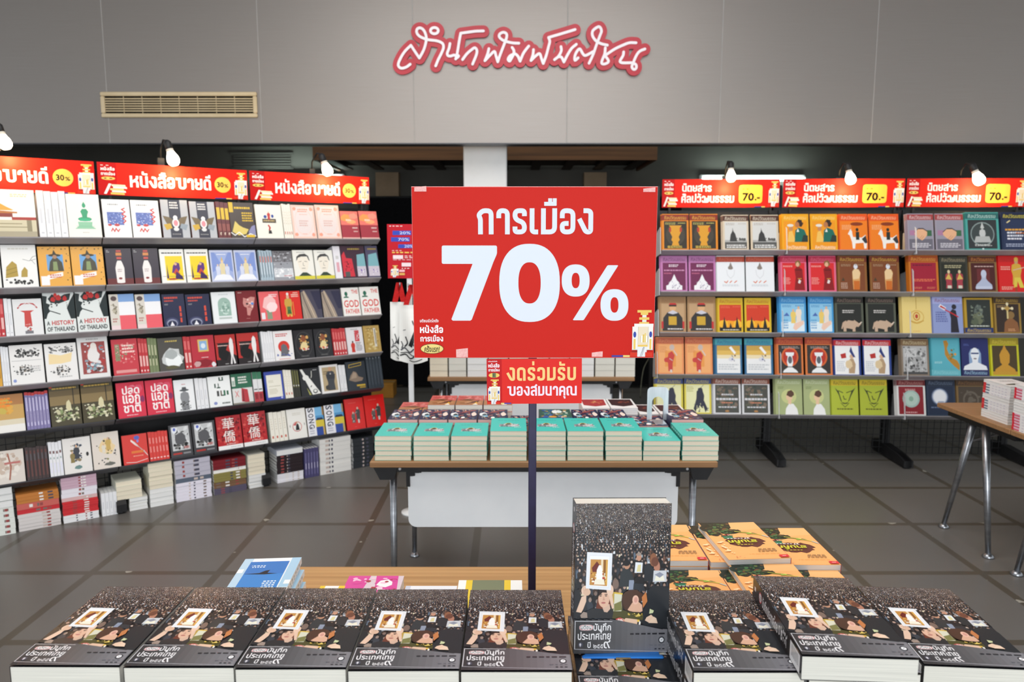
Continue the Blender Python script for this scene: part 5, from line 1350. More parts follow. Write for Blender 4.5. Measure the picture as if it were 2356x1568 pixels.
floor_stack(-24, 40, 1240, [('sp', 'dfe2dc', 5, 1168), ('pg', '9aa09c', 3, 1122)], 'white and grey stack at the picture edge')
floor_stack(43, 144, 1226, [('sp', 'd6d0ce', 5, 1176), ('sp', 'c43038', 1, 1166), ('sp', 'c8645c', 1, 1152), ('sp', 'c07a3a', 3, 1130)], 'grey stack topped with red and orange')
floor_stack(146, 231, 1207, [('sp', 'e8e8ea', 3, 1180), ('sp', 'cc3238', 6, 1148), ('sp', 'd8b0b0', 1, 1140), ('sp', 'e6e2ea', 2, 1120), ('sp', 'c8a8b8', 4, 1094)], 'red and white stack topped with pink')
floor_upright(236, 272, 1188, 1132, 4, 's_white', 'white upright group beside the black foot')
zz = floor_stack(298, 343, 1178, [('pg', 'dcdcd4', 4, 1143)], 'low white stack right of the black foot')
floor_stack(268, 330, 1143, [('pg', 'e4e4d4', 4, 1105)], 'cream stack bridging the black foot', zbase=zz)
floor_stack(346, 403, 1166, [('pg', 'dcdcda', 4, 1122), ('pg', 'e1dfcc', 6, 1062)], 'tall cream stack below the red map books')
floor_stack(406, 490, 1156, [('sp', 'e6e2ee', 6, 1106), ('sp', '5a6474', 1, 1096), ('sp', 'bdbac8', 4, 1054)], 'lilac stack with one dark slate book')
floor_stack(493, 570, 1138, [('sp', '5a5468', 3, 1118), ('sp', '7a5c44', 2, 1104), ('sp', '8a8048', 3, 1084), ('sp', 'f0eeea', 1, 1076), ('sp', '7a2028', 3, 1054)], 'olive, brown and dark red stack')
floor_stack(573, 614, 1126, [('pg', 'dedcd6', 4, 1090), ('pg', 'e2dfd2', 5, 1044)], 'cream stack left of the second foot')
floor_stack(638, 700, 1110, [('sp', 'e6e4ea', 4, 1086), ('sp', '2c2226', 6, 1044), ('pg', 'c8ccd8', 1, 1032)], 'black stack on white books')
floor_upright(702, 735, 1099, 1030, 5, 's_violet', 'violet upright row')
floor_stack(737, 810, 1093, [('sp', 'e6e4e0', 8, 1006)], 'white dotted-spine stack near the end')
floor_stack(813, 862, 1080, [('sp', '2e3236', 8, 1006)], 'black stack at the far end')


# ------------------------------------------------------------------ folding tables
def folding_table(label, x0, x1, yf, yb, top='wood', ztop=.74, panel=True, inset=.09, legs=True, ang=0.0):
    e = empty('folding_table', ((x0 + x1) / 2, (yf + yb) / 2, 0), ang)
    tag(e, label, 'table')
    w, dp = (x1 - x0) / 2, (yb - yf) / 2
    b = MB(); b.box((-w, -dp, ztop - .026), (w, dp, ztop), top, bev=.003); b.build('tabletop', e)
    b = MB(); b.box((-w + .03, -dp + .02, ztop - .05), (w - .03, -dp + .045, ztop - .0265), 'black'); b.box((-w + .03, dp - .045, ztop - .05), (w - .03, dp - .02, ztop - .0265), 'black'); b.build('rail', e)
    for s in (-1, 1):
        b = MB()
        P = [(s * (w - .012), ztop - .0265), (s * (w - .04), ztop - .082), (s * (w - .10), ztop - .082), (s * (w - .115), ztop - .0265)]
        b.prism(P, (-dp + .012, -dp + .05), 'black'); b.prism(P, (dp - .05, dp - .012), 'black')
        b.box((min(s * (w - .02), s * (w - .1)), -dp + .05, ztop - .05), (max(s * (w - .02), s * (w - .1)), dp - .05, ztop - .03), 'black')
        b.build('leg_bracket', e)
        b = MB(); b.lathe([(.006, 0), (.006, .004), (.001, .005)], 'steel', 12, Matrix.Translation((s * (w - .125), -dp + .02, ztop - .036)) @ Matrix.Rotation(math.pi / 2, 4, 'X')); b.build('rivet', e)
        if legs:
            for t in (-1, 1):
                xt, yt = s * (w - inset), t * (dp - .06)
                b = MB(); b.tube([(xt, yt, ztop - .05), (xt + s * .004, yt, .35), (xt + s * .008, yt + t * .005, .02)], .0165, 'chrome', 14, .0125)
                o = b.build('leg', e)
                b = MB(); b.lathe([(.024, 0), (.026, .006), (.018, .016), (.012, .022)], 'chrome', 14, Matrix.Translation((xt + s * .008, yt + t * .005, 0))); b.build('foot_glide', o)
    if panel:
        r = .035
        pw = w - .152; zt, zb = ztop - .056, ztop - .31
        poly = [(-pw + .05, zt), (-pw + .05, zt - .012), (-pw + .025, zt - .012), (-pw + .025, zt - .026), (-pw + .006, zt - .026), (-pw + .006, zt - .05), (-pw, zt - .05)]
        poly += [(-pw + r - r * math.cos(a), zb + r - r * math.sin(a)) for a in [k * math.pi / 12 for k in range(7)]]
        poly += [(-x, z) for x, z in reversed(poly)]
        b = MB(); b.prism(poly, (-dp + .06, -dp + .078), 'laminate'); b.build('modesty_panel', e)
        for s in (-1, 1):
            b = MB()
            q = [(s * (pw - .06), zt + .006), (s * (pw - .06), zt - .008), (s * (pw - .032), zt - .008), (s * (pw - .032), zt - .022), (s * (pw - .010), zt - .022), (s * (pw - .010), zt - .07), (s * (pw + .006), zt - .07), (s * (pw + .006), zt + .006)]
            b.prism(q, (-dp + .052, -dp + .0595), 'black'); b.build('panel_bracket', e)
    return e


folding_table('brown-edged folding table with white panel, carrying the teal books', -.603, .872, 3.034, 3.83, 'wood_dark')
folding_table('brown folding table far back, loaded with tall pale book stacks', -.585, .85, 5.04, 5.66, 'wood_dark')
folding_table('wood-topped folding table holding the sign post, orange and blue books', -.72, .90, 1.49, 2.01, 'wood', panel=False)
folding_table('wood-topped folding table under the front row of crowd-cover books', -.82, .89, 1.08, 1.485, 'wood', panel=False)


def side_table(label, Y0, Y1, feet, tops):
    x0 = 2.475
    e = empty('folding_table', (x0 + .75, (Y0 + Y1) / 2, 0)); tag(e, label, 'table')
    b = MB(); b.box((-.75, (Y0 - Y1) / 2, .714), (.75, (Y1 - Y0) / 2, .74), 'wood_dark', bev=.003); b.build('tabletop', e)
    b = MB(); b.box((-.70, (Y0 - Y1) / 2 + .03, .672), (.70, (Y1 - Y0) / 2 - .03, .7135), 'black'); b.build('frame', e)
    c0 = Vector((x0 + .75, (Y0 + Y1) / 2, 0))
    for f, t in zip(feet, tops):
        for s in (1, -1):
            F = Vector(f) - c0; T = Vector(t) - c0
            if s == -1:
                F.x *= -1; T.x *= -1
            b = MB(); b.tube([T, T + (F - T) * .5, F + Vector((0, 0, .02))], .020, 'chrome', 14, .0135); o = b.build('leg', e)
            b = MB(); b.lathe([(.028, 0), (.030, .007), (.02, .018), (.012, .024)], 'chrome', 14, Matrix.Translation(F)); b.build('foot_glide', o)
    a_, b_ = [Vector(t) - c0 for t in tops][:2] if len(tops) > 1 else (None, None)
    if a_:
        b = MB(); b.tube([a_ + Vector((.0, 0, -.12)), (a_ + b_) / 2 + Vector((.12, 0, -.06)), b_ + Vector((.08, 0, -.03))], .006, 'chrome', 8); b.build('stay', e)
    return e


side_table('brown folding table at the right, its corner in front of the moon magazine', 3.585, 4.22, [(2.545, 4.18, 0), (2.535, 3.755, 0)], [(2.56, 4.00, .69), (2.535, 3.86, .69)])
side_table('second brown folding table joined on, mostly outside the right picture edge', 2.95, 3.58, [(2.545, 3.545, 0), (2.545, 2.99, 0)], [(2.60, 3.45, .69), (2.60, 3.1, .69)])

# ------------------------------------------------------------------ sign on its post
def sign_board():
    Y = 1.75
    e = empty('sign_stand', (.05, Y, .74))
    tag(e, 'red sign reading 70% taped on a navy post standing on the front table', 'sign')
    O = Vector((.05, Y, .74))
    X0, X1, Z0, Z1 = -.233, .338, 1.383, 1.783
    W, H = X1 - X0, Z1 - Z0
    m = MB()
    m.box((X0 - O.x, -.004, Z0 - O.z), (X1 - O.x, .0, Z1 - O.z), 'sign', lin('cc2218'))
    xf = Matrix.Translation((X0 - O.x, -.0042, Z0 - O.z)) @ Matrix(((1, 0, 0, 0), (0, 0, -1, 0), (0, 1, 0, 0), (0, 0, 0, 1)))
    c = Cover(m, W, H, 0, 'sign', 5e-5, xf)

    def uv(px, py):
        p = aty(px, py, Y - .004)
        return ((p.x - X0) / W, (p.z - Z0) / H)

    def z5(x, y):
        return uv(x / 3.272 + 840, y / 3.272 + 320)
    wh, ol = 'dfe7f2', 'a0303c'

    def rounded(pts, r):
        P = [Vector(p) for p in pts]; n = len(P); out = []
        for i in range(n):
            a, b_, c_ = P[i - 1], P[i], P[(i + 1) % n]
            d1, d2 = (a - b_), (c_ - b_); k = min(r, d1.length * .4, d2.length * .4)
            p, q = b_ + d1.normalized() * k, b_ + d2.normalized() * k
            for s in range(5):
                t = s / 4
                out.append(p * (1 - t) ** 2 + b_ * 2 * t * (1 - t) + q * t * t)
        return out

    def ring(cx, cy, rx, ry, ix, iy, dy=0):
        A, B = ell(cx, cy, rx, ry, 56, 2.35), ell(cx, cy + dy, ix, iy, 56, 2.35)
        c.polys([[z5(*A[i]), z5(*A[(i + 1) % 56]), z5(*B[(i + 1) % 56]), z5(*B[i])] for i in range(56)], wh)
    # 7
    top = rounded([(577, 800), (993, 800), (993, 862), (960, 938), (577, 938)], 14)
    leg = rounded([(812, 930), (966, 930), (800, 1365), (650, 1365)], 14)
    c.poly([z5(*p) for p in top], wh); c.poly([z5(*p) for p in [(812, 930), (964, 930), (803, 1357), (792, 1365), (660, 1365), (650, 1354)]], wh)
    ring(1238, 1081, 228, 294, 84, 155)
    ring(1585, 1063, 105, 121, 30, 58); ring(1877, 1247, 105, 119, 30, 58)
    c.poly([z5(*p) for p in rounded([(1825, 948), (1907, 948), (1645, 1362), (1562, 1362)], 10)], wh)
    a, b_ = z5(847, 716), z5(1718, 520)
    c.sign('การเมือง', a[0], a[1], b_[0], b_[1] - a[1], wh, .185, .11)
    # corner mark, lower left
    z4 = lambda x, y: uv(x / 6.2727 + 940, y / 6.2727 + 690)
    a, b_ = z4(165, 320), z4(432, 268); c.text('มติชนเปิดโกดัง', a[0], a[1], b_[0], b_[1], 'f4eef2', .02)
    a, b_ = z4(165, 474), z4(498, 390); c.sign('หนังสือ', a[0], a[1], b_[0], b_[1] - a[1], 'f6f0f6', .21)
    a, b_ = z4(172, 596), z4(500, 528); c.sign('การเมือง', a[0], a[1], b_[0], b_[1] - a[1], 'f6f0f6', .21)
    p, q = z4(340, 700), z4(500, 634)
    c.poly(ell(p[0], p[1], q[0] - p[0] + .002, q[1] - p[1] + .003, 30), '5a4a2a')
    c.poly(ell(p[0], p[1], q[0] - p[0], q[1] - p[1], 30), 'ecd584')
    a, b_ = z4(232, 748), z4(448, 652); c.text('ครั้งแรก!', a[0], a[1], b_[0], b_[1], '2a2620', .02)
    # emblem, lower right
    z6 = lambda x, y: uv(x / 5.809 + 1340, y / 5.809 + 690)
    a, b_ = z6(390, 757), z6(632, 734)
    c.poly([(a[0], .004), (a[0] + (b_[0] - a[0]) * .62, .004), (a[0] + (b_[0] - a[0]) * .62, b_[1]), (a[0], b_[1])], '4a4aa0')
    c.poly([(a[0] + (b_[0] - a[0]) * .63, .004), (b_[0], .004), (b_[0], b_[1]), (a[0] + (b_[0] - a[0]) * .63, b_[1])], 'ecd584')
    a, b_ = z6(632, 754), z6(952, 132)
    monument(c, a[0], max(a[1], .003), b_[0], b_[1])
    board = m.build('sign_board', e)
    tag(board, 'red board with white 70%')
    # rear board edge showing pink at the rim
    b = MB(); b.box((X0 - O.x - .0012, .0004, Z0 - O.z - .0012), (X1 - O.x + .0012, .0026, Z1 - O.z + .0016), 'tape'); b.build('backing_board', e)
    for px, py, w, h in ((967, 434, .028, .0125), (1494, 436, .028, .0105), (1063, 811, .028, .022), (1374, 814, .026, .013)):
        p = aty(px, py, Y - .005)
        t = MB()
        q = [(-w / 2, -h / 2), (w / 2, -h / 2), (w / 2, h / 2), (w * .1, h / 2 - .001), (-w / 2, h / 2 - .003)]
        t.prism([(p.x - O.x + x, p.z - O.z + z) for x, z in q], (-.0052, -.0045), 'tape'); t.build('tape_strip', board)
    # small lower board
    x0, x1, z0, z1 = -.0600, .1680, 1.2700, 1.3795
    w, h = x1 - x0, z1 - z0
    m = MB()
    m.box((0, -.003, 0), (w, 0, h), 'sign', lin('e0302a'))
    xf = Matrix(((1, 0, 0, 0), (0, 0, -1, -.0032), (0, 1, 0, 0), (0, 0, 0, 1)))
    c = Cover(m, w, h, 0, 'sign', 5e-5, xf)

    def s7(x, y):
        return ((x - 193) / (2252 - 193), 1 - (y - 145) / (1125 - 145))
    c.run('r 0 0 .158 1 c41f22')
    a, b_ = s7(228, 210), s7(424, 180); c.text('มติชนเปิดโกดัง', a[0], a[1], b_[0], b_[1], 'f4eef2', .02)
    a, b_ = s7(228, 330), s7(470, 262); c.sign('หนังสือ', a[0], a[1], b_[0], b_[1] - a[1], 'f6f0f6', .21)
    a, b_ = s7(232, 415), s7(470, 362); c.sign('การเมือง', a[0], a[1], b_[0], b_[1] - a[1], 'f6f0f6', .21)
    p, q = s7(352, 497), s7(470, 445)
    c.poly(ell(p[0], p[1], q[0] - p[0], q[1] - p[1], 26), 'ecc96a')
    p, q = s7(315, 545), s7(392, 445); c.run('r %g %g %g %g 6f7a58' % (p[0], p[1], q[0], q[1])); c.greek('3a4434', p[0] + .008, p[1] + .02, q[0] - .008, q[1] - .02, 3, 5)
    a, b_ = s7(196, 1125), s7(478, 588); monument(c, a[0], a[1], b_[0], b_[1])
    a, b_ = s7(495, 1122), s7(720, 1100); c.run('r %g 0 %g .03 ecd584;r %g 0 %g .03 5a4aa0' % (a[0], a[0] + .035, a[0] + .036, b_[0]))
    a, b_ = s7(630, 618), s7(2122, 325); c.sign('งดร่วมรับ', a[0], a[1], b_[0], b_[1] - a[1], 'fbd08a', .19, .14)
    a, b_ = s7(636, 945), s7(2140, 735); c.sign('ของสมนาคุณ', a[0], a[1], b_[0], b_[1] - a[1], 'f4e4f4', .19, .11)
    o = m.build('notice_board', e, (x0 - O.x, -.0010, z0 - O.z)); o.rotation_euler = (0, -.008, 0)
    tag(o, 'small red notice with yellow and white Thai lettering')
    # post and foot
    b = MB(); b.box((-.0095, .003, .012), (.0095, .022, 1.0), 'navy', bev=.0015); b.build('post', e)
    b = MB(); b.box((-.075, -.06, 0), (.075, .09, .012), 'navy', bev=.003); b.build('base', e)


sign_board()


# ------------------------------------------------------------------ the front row: thick year-books with a crowd on the cover
def crowd_cover(c):
    r_ = random.Random(11)
    st = 4e-6

    def P(pts, col):
        c.z += st
        c.poly(pts, col, c.z)
    W_, L_ = 1840.0, 2880.0

    def q(x, y):     # traced cover coordinates
        return ((x - 60) / W_, 1 - (y - 120) / L_)

    def qb(x, y):
        return q(x, y + 1568)
    P([(0, .2), (1, .2), (1, 1), (0, 1)], '2c2f34')
    v = 1.0
    skins = ['cdb4a6', 'b89c8e', 'a08678', '8e766a', 'd6c4b8', '7c6a62', '6c5c56', '94847c']
    tops = ['1c1e24', '22252a', '181a20', '2c3038', '14161c', '343a44']
    hairs = ['1a1614', '241c18', '2e2420', '3a2a22', '141214']
    asp = c.w / c.l
    while v > .335:
        f = (1 - v) / .6
        s = .0062 + .050 * f ** 1.45        # head width at this distance
        hgt = s * asp * 1.25
        x = -s * r_.uniform(0, 1)
        c.z += st
        zrow = c.z
        items = []
        while x < 1.0 + s:
            cx, cy = x + r_.uniform(-.1, .1) * s, v + r_.uniform(-.3, .3) * hgt
            col = r_.choice(skins); tp = r_.choice(tops if f > .4 else tops + ['4c4c52', '5c5852', '44464e'] if f > .2 else ['4c4c52', '5c5852', '44464e', '6a6664', '343640', '54504c']) if r_.random() < .93 else r_.choice(['8a929c', 'd8dade', '5a6a7c', '6a4a3c'])
            items.append((cx, cy, col, tp, r_.random(), r_.choice(hairs)))
            x += s * r_.uniform(1.2, 1.75)

        def cl(pts):
            return [(min(1, max(0, a)), min(1, max(.2, b_))) for a, b_ in pts]
        c.z = zrow + st
        for cx, cy, col, tp, k, hr in items:
            if cx < -.01 or cx > 1.01:
                continue
            c.poly(cl([(cx - s * .5, cy - hgt * 2.6), (cx + s * .5, cy - hgt * 2.6), (cx + s * .5, cy - hgt * .9), (cx + s * .3, cy - hgt * .45), (cx - s * .3, cy - hgt * .45), (cx - s * .5, cy - hgt * .9)]), tp, zrow + st)
        for cx, cy, col, tp, k, hr in items:
            if cx < s * .5 or cx > 1 - s * .5:
                continue
            n = 6 if s < .016 else 10
            c.poly(ell(cx, cy + hgt * .10, s * .46, hgt * .56, n), hr, zrow + 2 * st)
            if .80 < k < .92:
                continue
            c.poly(ell(cx + s * (k - .5) * .2, cy - hgt * .14, s * (.22 + .12 * ((k * 7) % 1)), hgt * (.27 + .10 * ((k * 5) % 1)), n), col, zrow + 3 * st)
            if s > .02:
                c.poly([(cx - s * .22, cy + hgt * .04), (cx - s * .06, cy + hgt * .04), (cx - s * .06, cy + hgt * .0), (cx - s * .22, cy)], '4a342c', zrow + 4 * st)
                c.poly([(cx + s * .06, cy + hgt * .04), (cx + s * .22, cy + hgt * .04), (cx + s * .22, cy), (cx + s * .06, cy)], '4a342c', zrow + 4 * st)
                c.poly([(cx - s * .12, cy - hgt * .24), (cx + s * .12, cy - hgt * .24), (cx + s * .1, cy - hgt * .29), (cx - s * .1, cy - hgt * .29)], '8a4a44', zrow + 4 * st)
            if k < .10:
                pw, ph = s * .45, hgt * .7
                c.poly(cl([(cx - pw, cy - hgt * 1.9), (cx + pw, cy - hgt * 1.9), (cx + pw, cy - hgt * 1.0), (cx - pw, cy - hgt * 1.0)]), r_.choice(['e4e8ee', 'c8d0d8', 'd8cdb0', '9aa6ae']), zrow + 4 * st)
        c.z = zrow + 5 * st
        v -= hgt * 1.02
    st2 = 2.5e-5
    c.step = st2

    def A(pts, col, z=None):
        c.poly([qb(*p) for p in pts], col)

    def E(cx, cy, rx, ry, col, n=22):
        c.poly([qb(x, y) for x, y in ell(cx, cy, rx, ry, n)], col)
    # mid-ground figures to the right: man in dark jacket, people with pictures, dark coat
    A([(920, 150), (940, -120), (1000, -200), (1100, -200), (1180, -80), (1190, 150)], '2c3236'); E(1060, -270, 62, 80, 'b88a70'); E(1050, -310, 72, 60, '17161a')
    A([(1210, -120), (1225, -325), (1365, -315), (1355, -120)], 'dfe4ea'); A([(1230, -140), (1240, -300), (1340, -295), (1335, -140)], 'e8e0c0'); A([(1260, -140), (1280, -240), (1320, -250), (1330, -140)], 'b8c4cc')
    A([(1185, -340), (1400, -340), (1380, -130), (1180, -130)], '1c1c20'); A([(1210, -120), (1225, -325), (1365, -315), (1355, -120)], 'dfe4ea'); A([(1250, -140), (1270, -270), (1330, -280), (1330, -140)], 'd8cf9c'); E(1290, -420, 46, 72, 'c09078'); E(1290, -480, 44, 34, '9a8a80')
    E(1570, -370, 70, 130, '8a5a40'); E(1640, -230, 60, 120, 'b07a64'); E(1600, -330, 70, 90, '6a4030')
    A([(1390, -250), (1480, -300), (1600, -180), (1580, 60), (1400, 40)], '23282e')
    A([(1570, 60), (1580, -160), (1830, -160), (1830, 60)], 'c8ccd2'); A([(1600, 40), (1640, -100), (1760, -90), (1800, 40)], 'e8e6d4'); A([(1600, -80), (1700, -130), (1780, -80), (1700, -20)], '8a90a0')
    A([(780, 200), (800, 0), (880, 20), (920, 120), (900, 220)], '4a4240'); E(850, 90, 60, 100, '7a665c')
    A([(1100, 240), (1110, 20), (1200, 20), (1220, 240)], '8a94a8'); A([(1190, 200), (1200, 80), (1380, 90), (1430, 240)], '2a2f36'); E(1300, 20, 90, 70, '1c1c20')
    # dark coat in the lower right
    A([(1380, 780), (1400, 620), (1480, 420), (1450, 240), (1560, 130), (1860, 150), (1895, 300), (1895, 1000), (1400, 900)], '23272c')
    A([(60, 700), (60, 200), (160, 180), (210, 420), (200, 720)], '1e2026')
    # green table cloth, gold frame
    A([(760, 760), (800, 420), (980, 400), (1000, 600), (1400, 700), (1390, 800)], '4c4a26'); A([(820, 620), (830, 260), (980, 290), (975, 620)], 'd4d4c0'); A([(790, 240), (990, 270), (990, 300), (800, 275)], 'd8b848'); A([(780, 240), (830, 250), (830, 460), (800, 460)], 'b89a48'); A([(830, 480), (970, 420), (975, 600), (830, 620)], '7a7a48')
    # woman holding up a white picture frame
    A([(235, 740), (250, 640), (400, 560), (560, 540), (780, 560), (820, 640), (800, 760)], '26282c')
    A([(480, 560), (520, 340), (560, 240), (760, 240), (770, 500), (700, 580)], '6a3424'); A([(610, 560), (600, 470), (740, 480), (760, 570), (700, 640), (640, 630)], 'd0b09c')
    E(630, 375, 108, 170, 'dcb49c', 30)
    A([(520, 330), (530, 200), (760, 200), (750, 330), (700, 260), (600, 250)], '2a1c18')
    for x in (560, 665):
        A([(x - 26, 300), (x + 30, 296), (x + 34, 280), (x - 22, 286)], '2c201c'); E(x + 4, 318, 24, 10, '3a2a26', 10)
    A([(610, 390), (625, 320), (645, 390), (655, 405), (600, 405)], 'c89a84'); E(622, 452, 44, 18, 'b06a66', 12)
    A([(100, 620), (200, 330), (290, 300), (290, 420), (240, 560), (200, 640)], 'e0c0aa'); A([(180, 690), (240, 620), (310, 640), (320, 740), (200, 740)], '9a8a80')
    E(270, 210, 78, 96, 'e4c4ae'); E(300, 240, 70, 70, 'd8b49c')
    A([(715, 300), (790, 300), (830, 560), (790, 570)], 'e0c0aa'); E(745, 210, 66, 110, 'e4c4ae')
    for x in (230, 265, 300):
        A([(x, 150), (x + 6, 148), (x + 2, 210), (x - 4, 210)], 'b8907a')
    # the framed picture
    fr = [q(288, 1035), q(775, 1062), q(760, 1778), q(275, 1735)]
    c.poly(fr, 'e4e8ee'); c.poly([q(335, 1095), q(728, 1115), q(712, 1728), q(325, 1695)], 'd0d6e0'); c.poly([q(340, 1102), q(722, 1120), q(706, 1720), q(330, 1690)], 'eef0f2')
    c.poly([q(358, 1175), q(692, 1185), q(682, 1695), q(345, 1670)], 'c08a44')
    def Q(pts, col):
        c.poly([q(*p) for p in pts], col)
    Q([(385, 1340), (480, 1215), (545, 1300), (520, 1420), (400, 1420)], '6a241c'); Q([(560, 1180), (600, 1180), (600, 1400), (560, 1400)], 'e8d8b8'); Q([(610, 1190), (650, 1190), (650, 1600), (610, 1600)], '8a5a24'); Q([(655, 1190), (690, 1190), (684, 1680), (655, 1670)], 'd8a850')
    c.scatter(['d8a850', 'f0e4c8', '8a4a24', 'e8c070', 'b03c24', 'f4eee0'], q(360, 0)[0], q(0, 1680)[1], q(680, 0)[0], q(0, 1400)[1], 60, .03, 3)
    Q([(470, 1620), (480, 1380), (520, 1290), (560, 1290), (585, 1380), (590, 1620)], 'f4f2f0'); Q([(430, 1660), (450, 1560), (620, 1560), (640, 1670)], 'f0ead8')
    # mourning woman resting on the table, hand with beads
    E(1110, 420, 140, 200, '3a241a', 26); E(1090, 360, 110, 130, '4a3226', 22); A([(1000, 330), (1090, 210), (1250, 200), (1400, 300), (1380, 420), (1180, 480), (1060, 600), (1000, 480)], '4a3024')
    A([(1090, 590), (1180, 450), (1300, 440), (1370, 500), (1380, 620), (1290, 660), (1160, 640)], 'd8ac92'); E(1240, 400, 62, 90, 'e4b8a4', 18); E(1245, 400, 34, 54, 'd09a8c', 14); A([(1360, 350), (1440, 240), (1470, 430), (1390, 560)], 'c07a48')
    A([(1070, 600), (1200, 630), (1340, 640), (1330, 660), (1180, 650), (1080, 630)], '2c2418'); c.scatter(['c8a848', 'e8d070', '7a6a2c'], qb(1080, 0)[0], qb(0, 740)[1], qb(1400, 0)[0], qb(0, 650)[1], 24, .022, 5)
    A([(940, 850), (1060, 750), (1280, 780), (1350, 830), (1340, 910), (1100, 870)], 'e0bea4'); A([(1290, 780), (1330, 800), (1320, 900), (1280, 890)], '20242c'); A([(1280, 780), (1330, 790), (1325, 830), (1285, 830)], 'e0b848'); A([(1320, 810), (1350, 830), (1340, 910), (1310, 900)], 'f0ece4')
    E(940, 800, 80, 60, 'c8605c', 16); c.scatter(['e08a80', 'b84848', 'f0d8d0', '8a9a5a'], qb(850, 0)[0], qb(0, 850)[1], qb(1060, 0)[0], qb(0, 740)[1], 26, .03, 6)
    A([(1430, 800), (1460, 740), (1550, 690), (1600, 740), (1520, 850)], 'e4c4ac'); A([(1500, 850), (1600, 730), (1650, 760), (1680, 860)], 'e8ccb4'); A([(1510, 670), (1520, 575), (1600, 610), (1580, 660)], 'c8d0a4')
    # grey title field, lighter to the right, with thin white outline
    for k in range(16):
        x0 = 20 + k * 117.5; g_ = (54 + k * 5.0) / 255
        g1 = '%02x%02x%02x' % (int(g_ * 250), int(g_ * 250), int(g_ * 262))
        up = 760 + max(0, (x0 - 760)) * .22 if x0 > 760 else 760
        c.poly([(k / 16, 0), ((k + 1) / 16, 0), ((k + 1) / 16, qb(0, min(up + 25, 980))[1]), (k / 16, qb(0, min(up, 970))[1])], g1)
    A([(80, 790), (800, 806), (800, 814), (88, 800)], 'e4e4ea'); A([(80, 790), (90, 790), (88, 1345), (76, 1345)], 'e4e4ea'); A([(76, 1335), (700, 1362), (1895, 1412), (1895, 1420), (700, 1372), (76, 1345)], 'b8b8c0'); A([(1888, 980), (1894, 980), (1894, 1420), (1888, 1420)], '55565e')

    def T(txt, x0, y0, x1, y1, col, bold=.012):
        a, b_ = qb(x0, y1), qb(x1, y0)
        c.text(txt, a[0], a[1], b_[0], b_[1], col, bold)
    P2 = lambda pts, col: c.poly([qb(*p) for p in pts], col)
    P2(ell(298, 922, 132, 56, 30, 3.2), 'f0f0f2'); P2(ell(298, 922, 128, 50, 30, 3.2), 'c84850'); P2(ell(298, 922, 118, 42, 30, 3.2), 'f4f4f6'); T('มติชน', 195, 872, 395, 955, '1c1c20')
    T('บันทึก', 438, 838, 775, 985, 'f2f2f6'); T('ประเทศไทย', 140, 985, 775, 1160, 'f2f2f6'); T('ปี', 330, 1195, 390, 1318, 'f2f2f6'); T('๒๕๕', 445, 1250, 630, 1330, 'f2f2f6', 0); T('๙', 640, 1165, 768, 1332, 'f2f2f6', 0)
    E(195, 1255, 46, 50, '4a4c5a', 18); E(190, 1250, 18, 26, 'd8d8e0', 10); A([(180, 1270), (200, 1270), (188, 1300)], 'd8d8e0')
    c.greek('24242a', qb(1150, 0)[0], qb(0, 1085)[1], qb(1830, 0)[0], qb(0, 1030)[1], 1, 3)
    E(1762, 1182, 62, 66, '33353c', 26); E(1762, 1182, 42, 45, 'eceef2', 22); A([(1745, 1180), (1760, 1195), (1785, 1160), (1778, 1155), (1760, 1182), (1750, 1172)], '4a4c5a')
    c.greek('6a6b74', qb(1530, 0)[0], qb(0, 1300)[1], qb(1830, 0)[0], qb(0, 1268)[1], 1, 5)
    c.greek('33343a', qb(1630, 0)[0], qb(0, 1375)[1], qb(1840, 0)[0], qb(0, 1335)[1], 1, 6)


def year_spine(c):
    def rot(txt, top, bot, m0, m1, col):
        c.polys([[(m0 + b_ * (m1 - m0), top - a * (top - bot)) for a, b_ in f] for f in text_polys(txt, .012)], col)
    c.poly([(.42 + x * .2, .93 + y * .03) for x, y in ((0, 0), (1, 0), (1, 1), (0, 1))], 'e8e8ec')
    c.poly(ell(.5, .82, .26, .032, 20), 'd85a60'); c.poly(ell(.5, .82, .20, .027, 20), 'f0f0f2')
    rot('มติชน', .842, .798, .36, .64, '1c1c20')
    rot('บันทึกประเทศไทย', .775, .44, .22, .78, 'f0f0f4'); rot('ปี', .42, .395, .3, .74, 'f0f0f4'); rot('๒๕๕๙', .375, .26, .24, .82, 'f0f0f4')
    c.poly([(.12, .03), (.9, .03), (.9, .20), (.12, .20)], 'ecedef')
    for k in range(20):
        y = .05 + k * .0066
        if k % 3 != 1:
            c.poly([(.34, y), (.84, y), (.84, y + .0035), (.34, y + .0035)], '3a3a40')


YW, YL, YT = .185, .292, .0415
year = book_proto('yearbook', ('222226', '1b1b1f', crowd_cover, 'thick black year-book with mourning crowd cover', year_spine), YW, YL, YT, 'pages', 'gloss', 5e-6)
YB = 'thick crowd-cover year-books in the front row'


def year_stack(x, y, rz, n, desc, top_label, z0=.74, dz=.0420):
    for k in range(n):
        j = rnd.uniform(-.002, .002) if k < n - 1 else 0
        m = lying(x + j, y + abs(j), z0 + k * dz + .0004, math.radians(rz) + j * 2)
        lab = top_label if k == n - 1 else '%s year-book from the top in the %s' % (ORD[n - k], desc)
        place_book(year, m, lab, YB, 'year_book', 'year-book')
    return z0 + n * dz


